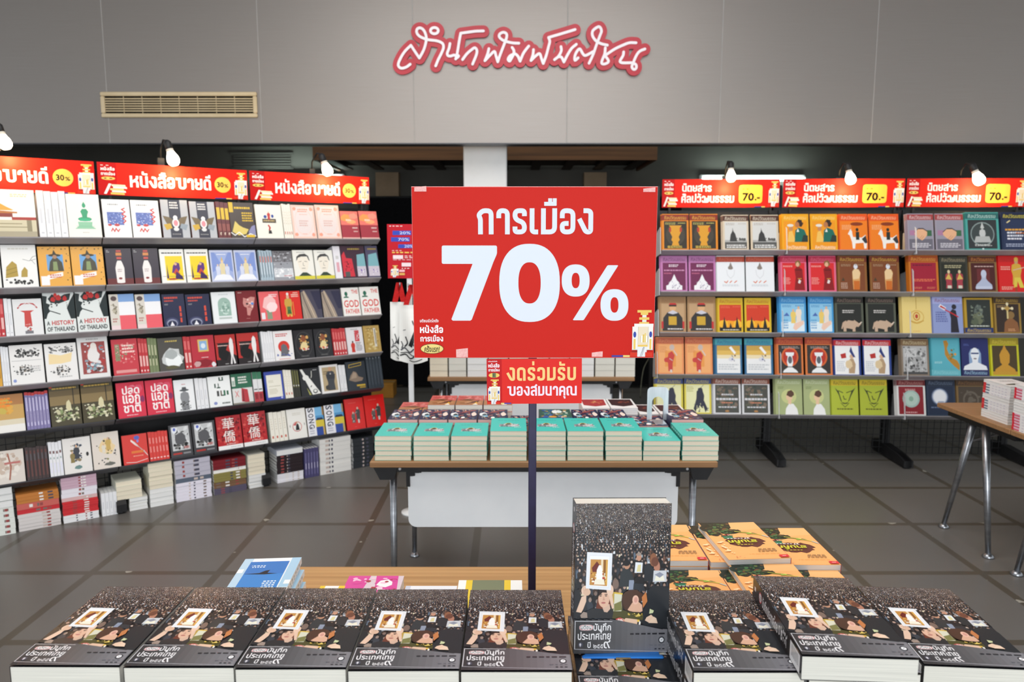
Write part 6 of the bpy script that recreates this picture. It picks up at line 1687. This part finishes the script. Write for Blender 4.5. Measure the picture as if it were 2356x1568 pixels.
rowpos = [(-.842, 1.157, -.4, 'front stack at the left picture edge', 'topmost crowd-cover year-book of the leftmost front stack'),
          (-.650, 1.154, 0, 'front stack second from left', 'topmost crowd-cover year-book, second front stack from the left'),
          (-.4615, 1.149, .2, 'front stack third from left', 'topmost crowd-cover year-book, third front stack from the left'),
          (-.2725, 1.144, .4, 'front stack fourth from left', 'topmost crowd-cover year-book, fourth front stack from the left'),
          (-.0850, 1.142, 0, 'front stack left of the standing book', 'topmost crowd-cover year-book, just left of the standing copy'),
          (.300, 1.140, 0, 'front stack right of the standing book', 'topmost crowd-cover year-book, just right of the standing copy')]
for x, y, rz, ds, tl in rowpos:
    year_stack(x, y, rz, 5, ds, tl)
year_stack(.4885, 1.134, 0, 5, 'front stack carrying the raised tilted copy', 'crowd-cover year-book lying directly under the raised tilted copy')
place_book(year, lying(.468, 1.117, .9508, math.radians(-3.2)), 'raised crowd-cover year-book lying tilted one layer above its neighbours', YB, 'year_book', 'year-book')
year_stack(.692, 1.160, -4.2, 5, 'front stack at the right picture edge', 'topmost crowd-cover year-book of the rightmost front stack')
year_stack(.1195, 1.195, 0, 3, 'low front stack below the standing copy', 'crowd-cover year-book lying flat under the blue stand')

# blue stand and the standing copy
bs = empty('book_stand', (.212, 1.36, .8665))
tag(bs, 'blue plastic book stand under the standing year-book', 'stand')
b = MB(); b.box((-.072, -.030, 0), (.072, .10, .0035), 'blue_plastic', bev=.001); b.build('base', bs)
b = MB(); b.box((-.078, -.041, -.0), (.078, -.0305, .0045), 'blue_plastic', bev=.003); b.build('front_lip', bs)
b = MB(); b.box((-.014, -.0422, .0008), (.014, -.0411, .0040), 'brown_label'); b.build('sticker', bs)
b = MB(); b.prism([(.032, .0035), (.037, .0035), (.058, .17), (.053, .17)], (-.06, .06), 'blue_plastic', axis='x'); b.build('back_rest', bs)
ms = Matrix.Translation((.1175, 1.3335, .8712)) @ Matrix.Rotation(math.radians(3.5), 4, 'Z') @ Matrix.Rotation(math.radians(1.0), 4, 'Y') @ Matrix.Rotation(math.radians(86.5), 4, 'X') @ Matrix.Translation((0, 0, -YT))
place_book(year, ms, 'crowd-cover year-book standing upright on the blue stand', YB, 'year_book', 'year-book')


# ------------------------------------------------------------------ orange, blue and other books on the rear of the front table
def orange_cover(c):
    c.run('p f2b878 0 0 1 0 1 .3 0 .2;l e8a058 .1 .86 .6 .9 1')
    c.blob('5a2c26', .48, .56, .34, .155, 3, 26)
    c.run('b .80 .14 .26 .16 5 1f2c22;b .62 .26 .24 .08 6 263426;b .86 .3 .12 .1 7 1a241c;p 1c2a20 .98 .0 .98 .36 .8 .34 .5 .16 .46 .0;n 2f5a34,3f6a3c,1a241c,24402a,5a6a34,6a4a2c .46 .02 .98 .36 60 .09 4;b .46 .26 .10 .05 8 3a3a20;p 2a3a24 .14 .36 .2 .33 .6 .24 .62 .27;s c8c84a .02 .08 .40 .26 .34 .5 .27;s b8c8c8 .025 .02 .46 .1 .40')
    c.run('n 9ab84a,d8d86a .2 .3 .34 .38 10 .05 3;r .62 .39 .78 .47 2c7a5a;b .70 .385 .07 .03 4 b83c30;e .66 .37 .03 .015 e8e0d8;n b83c30,1a1a1a .6 .34 .8 .4 8 .04 2;r .60 .39 .8 .41 1f5a40')
    c.text('27', .36, .46, .46, .50, 'f2e8e0', .02); c.run('l f2e8e0 .48 .465 .74 .495 1')
    c.text('สามก๊ก', .28, .52, .76, .62, 'd8d43c', .03); c.run('l d8c83c .40 .635 .66 .66 1')
    c.run('l 7a5a3c .12 .76 .44 .84 3;r .02 .93 .16 .99 d8323a;s f4e0e0 .012 .06 .96 .12 .96;n c8402c .72 .93 .86 .99 6 .02 3;n f8d8a8 .8 .5 .98 .9 18 .07 6')


OW, OL, OT = .148, .223, .0148
orange = book_proto('orange', ('f0b06c', 'b02430', orange_cover, ''), OW, OL, OT, 'pages_white')
OG = 'orange warrior-cover books behind the front row'


def orange_col(x, y, top, desc, first, sx=1.0, sy=1.0, rz=0.0):
    n = int(round((top - .74) / OT)); t = (top - .74) / n
    for k in range(n):
        m = Matrix.Translation((x, y, .74 + k * t + .0002)) @ Matrix.Rotation(rz, 4, 'Z') @ Matrix.Translation((OW * sx, OL * sy, 0)) @ Matrix.Rotation(math.pi, 4, 'Z') @ Matrix.Diagonal((sx, sy, t / OT * .985, 1))
        place_book(orange, m, first if k == n - 1 else '%s orange book from the top of the %s' % (ORD[n - k], desc), OG, 'novel', 'novel')


orange_col(.312, 1.648, .918, 'back stack half hidden behind the standing year-book', 'orange book on top, back stack half hidden behind the standing year-book')
orange_col(.463, 1.640, .918, 'back stack below the crooked orange book', 'orange book directly below the crooked orange book')
orange_col(.613, 1.626, .9178, 'back stack at the right table end', 'orange book on top of the back stack at the right table end')
place_book(orange, lying(.498, 1.618, .9185, math.radians(4.0), True, OW, OL), 'crooked orange book lying on top between the two back stacks', OG, 'novel', 'novel')
orange_col(.328, 1.452, .9045, 'front stack beside the standing year-book', 'orange book on top, front stack beside the standing year-book', 1, .78)
orange_col(.4775, 1.452, .9045, 'narrow front stack behind the tilted year-book', 'orange book under the overlapping orange book, front stack', .84, .78)
orange_col(.604, 1.452, .9045, 'front stack at the right table end', 'orange book on top, front stack at the right table end', 1, .78)
place_book(orange, Matrix.Translation((.5, 1.452, .9052)) @ Matrix.Translation((OW, OL * .78, 0)) @ Matrix.Rotation(math.pi, 4, 'Z') @ Matrix.Diagonal((1, .78, 1, 1)), 'overlapping orange book just behind the raised tilted year-book', OG, 'novel', 'novel')

blue = book_proto('bluebook', ('eaf0f4', 'eef0f2', 'r .0 .0 .16 .8 a8cce4;r .84 .0 1 .8 b8d4e8;r .0 .62 .1 .72 f4f4f4;r .9 .3 1 .4 f4f4f4;r .18 .1 .86 .92 3a86d0;r .18 .1 .86 .44 3578c4;p 16202c .86 .44 .6 .42 .52 .36 .44 .34 .46 .42 .28 .44 .5 .46;l e8f2fa .24 .62 .5 .82 4;l e8f2fa .56 .2 .8 .28 2;T f0f6fa .24 .82 .5 .9 หนังสือ'.replace(';T f0f6fa .24 .82 .5 .9 หนังสือ', ''), '', 'l 9aa .3 .1 .7 .9 8'), .146, .215, .0165, 'pages_white')
for k in range(5):
    a = math.radians([3, 4.5, 3.5, 5.5, 4.5][k]); ox = [.004, .001, .003, -.002, 0][k]
    m = lying(-.690 + ox, 1.655, .74 + k * .0168 + .0003, a, True, .146, .215)
    place_book(blue, m, 'white-bordered blue book with a bird, topmost of its pile' if k == 4 else '%s book from the top in the pile under the blue bird book' % ORD[5 - k], 'blue books on the front table')

misc = [('magenta', 'd8c8d0', 'd84a9c', 'p d84a9c 0 0 .3 0 .4 1 .0 1;p d84a9c .6 0 .75 0 .6 .5 .95 .4 .9 1 .5 1;b .3 .3 .2 .2 3 f4eef0;b .7 .7 .16 .16 4 f4f0f2;n d84a9c,f0c8dc,a83a4a .05 .05 .95 .95 30 .16 5', 'magenta and white patterned book lying behind the front row', 804, 1324, 930, .775, .145, .03),
        ('green', 'f2f2f0', 'f2f2f0', 'r 0 0 .12 1 f4f4f2;r .12 0 .26 1 e8c83c;r .22 0 .72 1 7a8064;r .72 0 .82 1 e8c83c', 'olive-green book with yellow and white edges behind the front row', 1056, 1334, 1201, .790, .17, .045),
        ('whitea', 'e8eaf0', 'c8ccd8', 'r .1 .6 .9 .64 b8bcc8;r .0 0 .1 1 c8ccdc', 'plain white book lying left of the olive-green book', 934, 1347, 1052, .776, .14, .02),
        ('tab', 'f0f0ee', 'e8c83c', 'r 0 0 .2 1 e8c83c;r .75 0 1 1 e8c83c', 'white book with yellow edges left of the magenta book', 738, 1347, 795, .776, .10, .02)]
for nm, bg, spn, ops, lab, xa, yt, xb, z, dp, t in misc:
    A_, B_ = atz(xa, yt, z), atz(xb, yt, z)
    w = B_.x - A_.x
    pr_ = book_proto('misc' + nm, (bg, spn, ops, ''), w, dp, t, 'pages_white')
    place_book(pr_, lying(A_.x, A_.y - dp, z - t), lab, 'loose books on the front table')
    zz = z - t; k = 1
    while zz > .745:
        tt = min(.02, zz - .74)
        p2 = book_proto(('miscu', nm, k), ('e6e6e4', 'dddddd', '', ''), w, dp, tt, 'pages_white')
        place_book(p2, lying(A_.x, A_.y - dp, zz - tt), '%s white book hidden under the %s' % (ORD[k], ' '.join(lab.split()[:4])), 'loose books on the front table')
        zz -= tt; k += 1

# ------------------------------------------------------------------ the middle table
teal = book_proto('teal', ('45bdb2', '2f9a90', 'l 3aa89e .2 .78 .8 .86 1;b .52 .42 .30 .12 3 a8aab0;b .5 .48 .22 .12 4 b8b8bc;b .36 .40 .14 .08 5 8a8c92;b .68 .40 .14 .08 6 c8c8cc;n 6a6c72,d8d8da,9a9ca2,444,c8c0a0 .22 .32 .82 .56 70 .06 4;e .5 .52 .07 .06 5a5444;s d8c04a .02 .42 .5 .46 .58 .54 .58 .58 .5;l e8f4f2 .66 .24 .84 .28 1', '', 'l cfe8e4 .3 .1 .7 .9 6'), .157, .236, .0212, 'pages_cream')
tx = [(862, 948), (951, 1034), (1037, 1122), (1127, 1213), (1217, 1303), (1304, 1389), (1392, 1478), (1479, 1566), (1568, 1654)]
tn = [5, 5, 5, 6, 6, 6, 6, 4, 5]
for i, ((a, b_), n) in enumerate(zip(tx, tn)):
    X0 = atz(a, 1059, .74).x; X1 = atz(b_, 1059, .74).x
    for k in range(n):
        j = rnd.uniform(-.003, .003)
        if i == 4 and k == 2:
            j = .004
        place_book(teal, lying(X0 + .0015 + j * .5, 3.052 + abs(j), .74 + k * .0215 + .0003, j * .8) @ Matrix.Diagonal(((X1 - X0) * .975 / .157, 1, 1, 1)),
                   ('topmost teal book of the %s teal stack from the left' if k == n - 1 else (ORD[n - k] + ' teal book from the top, %s teal stack from the left')) % ORD[i + 1], 'teal books on the middle table')


def comic(c):
    c.scatter(['2a3050', '1c2038', '3a4470'], 0, 0, 1, 1, 20, .3, 1)
    c.scatter(['8a5a5a', 'b85a4a', '6a7a8a', 'e8d8c8', '3a5a5a', 'c88a6a', '4a4a6a'], .02, .02, .98, .98, 60, .12, 2)
    c.run('b .16 .5 .14 .2 3 e4e8ea;b .2 .46 .09 .12 4 3a4a50;b .24 .3 .1 .1 5 7ab4d0;b .86 .5 .10 .2 6 ecd8cc;b .5 .16 .08 .1 7 f0ece8;s d87a6a .05 .4 .7 .9 .9;s b8584a .04 .3 .56 .7 .72;n e8e0d0,d8c060 .1 .1 .4 .3 12 .06 8')


com = book_proto('comic', ('23284a', '23284a', comic, ''), .145, .205, .0295, 'pages')
M['pink_pages'] = noisy('pink_pages', '#d8a8a4', '#e4b8b4', (4, 4, 900), .8, .2)
com[1].materials.clear(); com[1].materials.append(M['pink_pages'])
cx_ = [(890, 961), (962, 1030), (1031, 1099), (1100, 1170), (1176, 1232), (1323, 1386), (1388, 1452), (1454, 1542), (1546, 1622)]
for i, (a, b_) in enumerate(cx_):
    X0 = atz(a, 966, .858).x; X1 = atz(b_, 966, .858).x
    n = 4 if i not in (4, 7) else 3
    for k in range(n):
        j = rnd.uniform(-.002, .002)
        place_book(com, lying(X0 + j, 3.305, .74 + k * .0297 + .0003) @ Matrix.Diagonal(((X1 - X0) * .97 / .145, 1, 1, 1)),
                   ('topmost night-scene comic, %s comic stack from the left' if k == n - 1 else (ORD[n - k] + ' comic from the top, %s comic stack from the left')) % ORD[i + 1], 'comics behind the teal books', 'comic_book', 'comic')
gcom = book_proto('greencomic', ('3a5a50', '2a3a40', 'n 2c4a44,4a7a6a,3a5aa0,e8e0d0,d8a04a,6a4a3a,8ab0a8 .02 .02 .98 .98 110 .16 4;b .5 .7 .1 .2 3 e8ecea;b .4 .2 .14 .1 4 d8943c;b .62 .72 .1 .16 6 dce4e4;r 0 0 1 .12 2c4a8a', ''), .15, .205, .03, 'pages_white')
X0 = atz(1240, 945, .86).x
for k in range(4):
    place_book(gcom, lying(X0, 3.305, .74 + k * .0302 + .0003), 'green picture-story comic right of the sign post' if k == 3 else '%s comic from the top under the green picture-story comic' % ORD[4 - k], 'green comics on the middle table', 'comic_book', 'comic')
redc = book_proto('redcomic', ('c8605a', '8a4a3a', 'r 0 0 1 .46 a8744c;n b8845c,96623c,c8946a 0 0 1 .46 24 .2 3;n d8706a,e0908a,b84c48 0 .5 1 1 30 .2 4;p 5a2c1c .3 .1 .5 .22 .7 .4 .86 .5 .8 .24;p d8a02c .62 .02 .82 .02 .76 .34 .70 .2;p f0e8d8 .62 .0 .82 .0 .74 .16;p 7a4a2c .1 .5 .5 .42 .7 .54 .4 .62', ''), .19, .225, .034, 'pages')
for i, (a, b_) in enumerate([(915, 985), (986, 1048), (1049, 1112), (1113, 1180)]):
    X0 = atz(a, 940, .85).x; X1 = atz(b_, 940, .85).x
    n = 3 if i == 0 else 4
    for k in range(n):
        place_book(redc, lying(X0, 3.53 + (k % 2) * .003, .74 + k * .0342 + .0003) @ Matrix.Diagonal(((X1 - X0) * .98 / .19, 1, 1, 1)),
                   ('topmost red and brown picture book, %s red stack from the left' if k == n - 1 else (ORD[n - k] + ' red picture book from the top, %s red stack from the left')) % ORD[i + 1], 'red picture books at the back of the middle table', 'picture_book', 'picture book')
dk = book_proto('darkwhite', ('eceaea', 'e4e2e2', 'p 3c2428 .08 .3 .5 .16 .92 .3 .94 .94 .06 .94;n 8a4a34,6a3030,4a2a2c .14 .4 .88 .86 22 .12 3', ''), .15, .215, .03, 'pages_white')
rk = book_proto('redwhite', ('eceaea', 'e4e2e2', 'p a83c40 .08 .3 .5 .16 .92 .3 .94 .94 .06 .94;n c8744c,d89a6a,b04a48 .14 .4 .88 .86 22 .12 3', ''), .15, .215, .03, 'pages_white')
for i, (a, b_, n, pr_) in enumerate([(1338, 1402, 4, rk), (1402, 1465, 4, dk), (1467, 1512, 3, dk), (1514, 1580, 3, dk)]):
    X0 = atz(a, 936, .85).x; X1 = atz(b_, 936, .85).x
    nm = ['white book with red panel left of the bookend', 'white book with black panel on the taller stack', 'dark-panelled book seen through the bookend', 'dark-panelled white book right of the bookend'][i]
    for k in range(n):
        place_book(pr_, lying(X0, 3.535, .74 + k * .0302 + .0003) @ Matrix.Diagonal(((X1 - X0) * .96 / .15, 1, 1, 1)), nm if k == n - 1 else '%s book from the top under the %s' % (ORD[n - k], nm), 'panelled white books on the middle table')
# arch-shaped bookend
p = atz(1508, 948, .8295 + .0)
be = empty('bookend', (atz(1508, 950, .85).x, 3.42, .8296))
tag(be, 'arch-shaped aluminium bookend standing on the comics', 'bookend')
b = MB()
w, h = .050, .158
out = [(-w, 0), (-w, h - .02)] + [(-w + .02 - .02 * math.cos(a), h - .02 + .02 * math.sin(a)) for a in [k * math.pi / 12 for k in range(1, 7)]]
out += [(-x, z) for x, z in reversed(out)]
iw, ih = .027, .085
inn = [(-iw, 0), (-iw, ih)] + [(-iw * math.cos(a), ih + iw * math.sin(a)) for a in [k * math.pi / 12 for k in range(1, 12)]] + [(iw, ih), (iw, 0)]
# strip the arch into quads between matching outlines
N_ = 30


def resample(P_, n):
    P_ = [Vector(q) for q in P_]; L_ = [0]
    for i in range(1, len(P_)):
        L_.append(L_[-1] + (P_[i] - P_[i - 1]).length)
    o_ = []
    for k in range(n + 1):
        s = L_[-1] * k / n; i = 1
        while i < len(L_) - 1 and L_[i] < s:
            i += 1
        t = (s - L_[i - 1]) / (L_[i] - L_[i - 1]); o_.append(P_[i - 1].lerp(P_[i], t))
    return o_


ro, ri = resample(out, N_), resample(inn, N_)
for k in range(N_):
    b.prism([tuple(ro[k]), tuple(ro[k + 1]), tuple(ri[k + 1]), tuple(ri[k])], (-.001, .001), 'bookend')
b.build('arch_plate', be)
b = MB(); b.box((-.026, -.09, 0), (.026, .001, .0012), 'bookend'); b.build('base_tongue', be)

# ------------------------------------------------------------------ back table stacks
bx = [(992, 1033, 'pages_cream'), (1035, 1075, 'pages'), (1077, 1124, 'pages_white'), (1126, 1170, 'pages'), (1172, 1216, 'pages_cream'), (1218, 1262, 'pages'), (1264, 1308, 'pages_white'), (1310, 1365, 'pages_white'), (1367, 1411, 'pages'), (1413, 1458, 'pages')]
for i, (a, b_, pg) in enumerate(bx):
    X0 = atz(a, 862, .74).x; X1 = atz(b_, 862, .74).x
    pr_ = book_proto(('backstack', pg), ('c9c4ba', 'c9c4ba', '', ''), .13, .2, .0435, pg)
    for k in range(5):
        place_book(pr_, lying(X0, 5.07 + rnd.uniform(0, .006), .74 + k * .0438 + .0003) @ Matrix.Diagonal(((X1 - X0) * .98 / .13, 1, 1, 1)), '%s book up in the %s pale stack from the left, far back table' % (ORD[k + 1], ORD[i + 1]), 'pale stacks on the far back table')

# ------------------------------------------------------------------ right table: stacks with striped spines
SPST = 'r 0 .93 1 1 d8343c;r 0 .90 1 .93 d8343c;r .12 .76 .5 .9 3c5a7a;r .5 .76 .88 .9 cfd8dc;l c8c4d4 .3 .1 .6 .7 5'
SPRD = 'r 0 .93 1 1 d8283c;r .1 .74 .45 .93 c81e4c;r .45 .74 .95 .93 e4a8c0;l c8c4d4 .3 .1 .6 .7 5'


def striped_stack(px, py, pattern, key, print_, desc, depth=.215):
    p = atz(px, py, .74)
    st = book_proto('striped' + key, ('e8e8e8', 'ececee', 'p 3a4a3c .1 .8 .5 .6 .9 .7 .9 .8;l 999 .2 .2 .8 .4 3', '', print_), .15, depth, .0140, 'pages_white')
    z = .74; k = 0
    n = sum(q for _, q in pattern)
    for kind, q in pattern:
        for j in range(q):
            k += 1
            s = rnd.uniform(-.002, .002)
            # spine (-x) towards the aisle, or turned round with the fore-edge there
            m = Matrix.Translation((p.x + abs(s), p.y - depth + s, z + .0003))
            if kind == 'fore':
                m = m @ Matrix.Translation((.15, depth, 0)) @ Matrix.Rotation(math.pi, 4, 'Z')
            place_book(st, m, '%s book up in the %s' % (ORD[k] if k < 15 else 'topmost', desc) if k < n else 'topmost book of the %s' % desc, 'striped-spine books on the right table')
            z += .0142


striped_stack(2256, 955, [('fore', 3), ('spine', 4), ('fore', 2), ('spine', 4), ('fore', 1)], 'blue', SPST, 'blue-striped white stack, table corner')
striped_stack(2326, 986, [('spine', 6), ('fore', 5), ('spine', 4), ('fore', 1)], 'red', SPRD, 'red-striped white stack, right picture edge')

# ------------------------------------------------------------------ tote bag stand with poster between the racks
PX, PY = -.612, 4.42
ps = empty('poster_stand', (PX, PY, 0))
tag(ps, 'white display pole with a red promotion poster and hook', 'stand')
b = MB(); b.box((-.015, -.012, .012), (.015, .012, 1.62), 'white', bev=.003); b.build('pole', ps)
b = MB(); b.lathe([(.075, 0), (.075, .010), (.03, .016), (.02, .03)], 'white', 28); b.build('base', ps)
b = MB()
b.tube([(0, -.012, 1.40), (0, -.05, 1.40), (0, -.055, 1.425)], .004, 'chrome', 8)
b.tube([(-.05, -.012, 1.405), (-.05, -.05, 1.405), (-.05, -.055, 1.43)], .004, 'chrome', 8)
b.build('hook', ps)
m = MB()
pw, ph = .46, .318
m.box((-.125, -.016, 1.453), (-.125 + pw, -.013, 1.453 + ph), 'sign', lin('c01f2c'))
xf = Matrix(((1, 0, 0, -.125), (0, 0, -1, -.0165), (0, 1, 0, 1.453), (0, 0, 0, 1)))
c = Cover(m, pw, ph, 0, 'sign', 1e-4, xf)
c.run('l f0c8c8 .03 .95 .2 .98 1;l f0d060 .36 .92 .6 .96 1;r .07 .80 .31 .88 3c50b8;t e8ecf8 .16 .815 .30 .865 20%;r .05 .68 .29 .76 3c50b8;t e8ecf8 .14 .695 .28 .745 70%;r .14 .56 .34 .63 3c50b8;t e8ecf8 .22 .57 .33 .62 20%;l e8b0a8 .06 .50 .2 .53 1;l f0c860 .06 .46 .36 .50 1;r .07 .36 .2 .43 f0dce0;l f0c8c8 .22 .37 .46 .43 2;l e0a0a4 .07 .33 .46 .36 1;r .18 .22 .3 .29 f0dce0;l f0c8c8 .18 .17 .28 .20 1;e .42 .78 .05 .06 f0d060;e .42 .78 .03 .035 c01f2c;r .45 .76 .6 .80 f4ecec;e .48 .48 .05 .07 ecc03c;r .4 .10 .62 .25 4a9ad0;r .5 .20 .6 .25 e8f0f4;l f0c8c8 .34 .04 .7 .07 1;b .7 .5 .1 .12 3 e8a0a4;r .66 .1 .94 .4 a81824;l f0d8d8 .7 .15 .9 .35 4')
monument(c, .03, .02, .14, .24)
c.run('r .15 .12 .22 .16 f0b8c0;r .15 .06 .22 .10 e0b060')
tag(m.build('poster', ps), 'red poster with blue discount tags')


def tote(label, x, y, w, h, ztop, zhook, seed, rz):
    e = empty('tote_bag', (x, y, ztop - h), rz); tag(e, label, 'bag', 'tote bags on the display pole')
    m = MB()
    nx, nz = 14, 16
    r_ = random.Random(seed)
    for side in (-1, 1):
        g = []
        for j in range(nz + 1):
            v = j / nz
            row = []
            for i in range(nx + 1):
                u = i / nx
                bul = math.sin(math.pi * u) * math.sin(math.pi * min(1, v * 1.0 + .06)) * .022
                row.append((w * (u - .5) * (1 - .06 * v), side * (bul + .003) + .006 * math.sin(9 * u + 3 * v + seed), h * v - .02 * math.sin(math.pi * u) * (1 - v)))
            g.append(row)
        for j in range(nz):
            for i in range(nx):
                q = [g[j][i], g[j][i + 1], g[j + 1][i + 1], g[j + 1][i]]
                m.face(q if side < 0 else q[::-1], 'print', lin('e6e6e2'), True)
        if side < 0:
            # black brush drawing: strokes lying on the cloth
            def surf(u, v, k):
                bul = math.sin(math.pi * u) * math.sin(math.pi * min(1, v + .06)) * .022
                return (w * (u - .5) * (1 - .06 * v), -(bul + .003) + .006 * math.sin(9 * u + 3 * v + seed) - .0025 - k * 4e-5, h * v - .02 * math.sin(math.pi * u) * (1 - v))
            sts = [([(.95, .97), (.86, .84), (.74, .70), (.62, .55), (.52, .42), (.40, .30)], .15), ([(.80, .96), (.92, .80), (.84, .62), (.94, .46), (.80, .34)], .07), ([(.66, .60), (.80, .50), (.72, .40), (.86, .30)], .08),
                   ([(.06, .20), (.24, .26), (.42, .20), (.60, .26), (.78, .20), (.94, .25)], .05), ([(.05, .10), (.22, .15), (.44, .09), (.66, .15), (.94, .10)], .045), ([(.08, .15), (.30, .19), (.55, .14), (.90, .18)], .03),
                   ([(.22, .46), (.30, .36), (.22, .28)], .05), ([(.12, .56), (.26, .58)], .02), ([(.50, .74), (.60, .66)], .035), ([(.34, .06), (.52, .04), (.80, .06)], .03), ([(.54, .34), (.64, .26), (.60, .20)], .06), ([(.10, .36), (.16, .30), (.12, .24)], .04)]
            for k, (pl, tw) in enumerate(sts):
                pl = [(max(.03, min(.97, u + r_.uniform(-.03, .03))), v) for u, v in pl]
                for f in ribbon(catmull([(u, v * h / w) for u, v in pl], 4), tw):
                    m.face([surf(min(.99, max(.01, p.x)), min(.98, max(.01, p.y * w / h)), k + 1) for p in f], 'print', lin(['17171a', '222226', '2e2e32', '55565a'][k % 4]))
    m.build('pouch', e)
    for s in (-1, 1):
        b = MB()
        P0 = Vector((s * w * .22, -.008, h)); P1 = Vector((0, -.004, h + zhook - ztop))
        for k in range(6):
            a, c_ = P0.lerp(P1, k / 6), P0.lerp(P1, (k + 1) / 6)
            ww = .016
            b.box((0, 0, 0), (1, 1, 1), 'red_strap', xf=Matrix(((2 * ww, 0, c_.x - a.x, a.x - ww), (0, .002, c_.y - a.y, a.y), (0, 0, c_.z - a.z, a.z), (0, 0, 0, 1))))
        b.build('strap', e)


tote('white tote bag with black brush drawing and red straps, rear one on the pole', -.668, 4.375, .115, .335, 1.315, 1.43, 3, .1)
tote('white tote bag with red straps, front one partly behind the red sign', -.585, 4.335, .17, .33, 1.30, 1.42, 5, -.1)

# carton far back, hanging cable
cb = empty('carton', (aty(888, 900, 8.0).x, 8.0, 0)); tag(cb, 'brown cardboard carton on the floor beyond the left rack end', 'box')
b = MB(); b.box((-.16, -.12, 0), (.10, .12, .16), 'carton', bev=.004); b.build('body', cb)
b = MB(); b.box((-.16, -.022, .1602), (.10, .022, .161), 'brown_label'); b.build('packing_tape', cb)
pts = [aty(x, y, 5.9) for x, y in ((1500, 815), (1490, 832), (1483, 850), (1479, 880), (1477, 920))]
b = MB(); b.tube(catmull([(p.x, p.y + .02 * k, p.z) for k, p in enumerate(pts)], 5), .005, 'cable', 8)
cbl = b.build('hanging_cable'); tag(cbl, 'thin grey-green cable hanging down left of the magazine rack', 'cable')
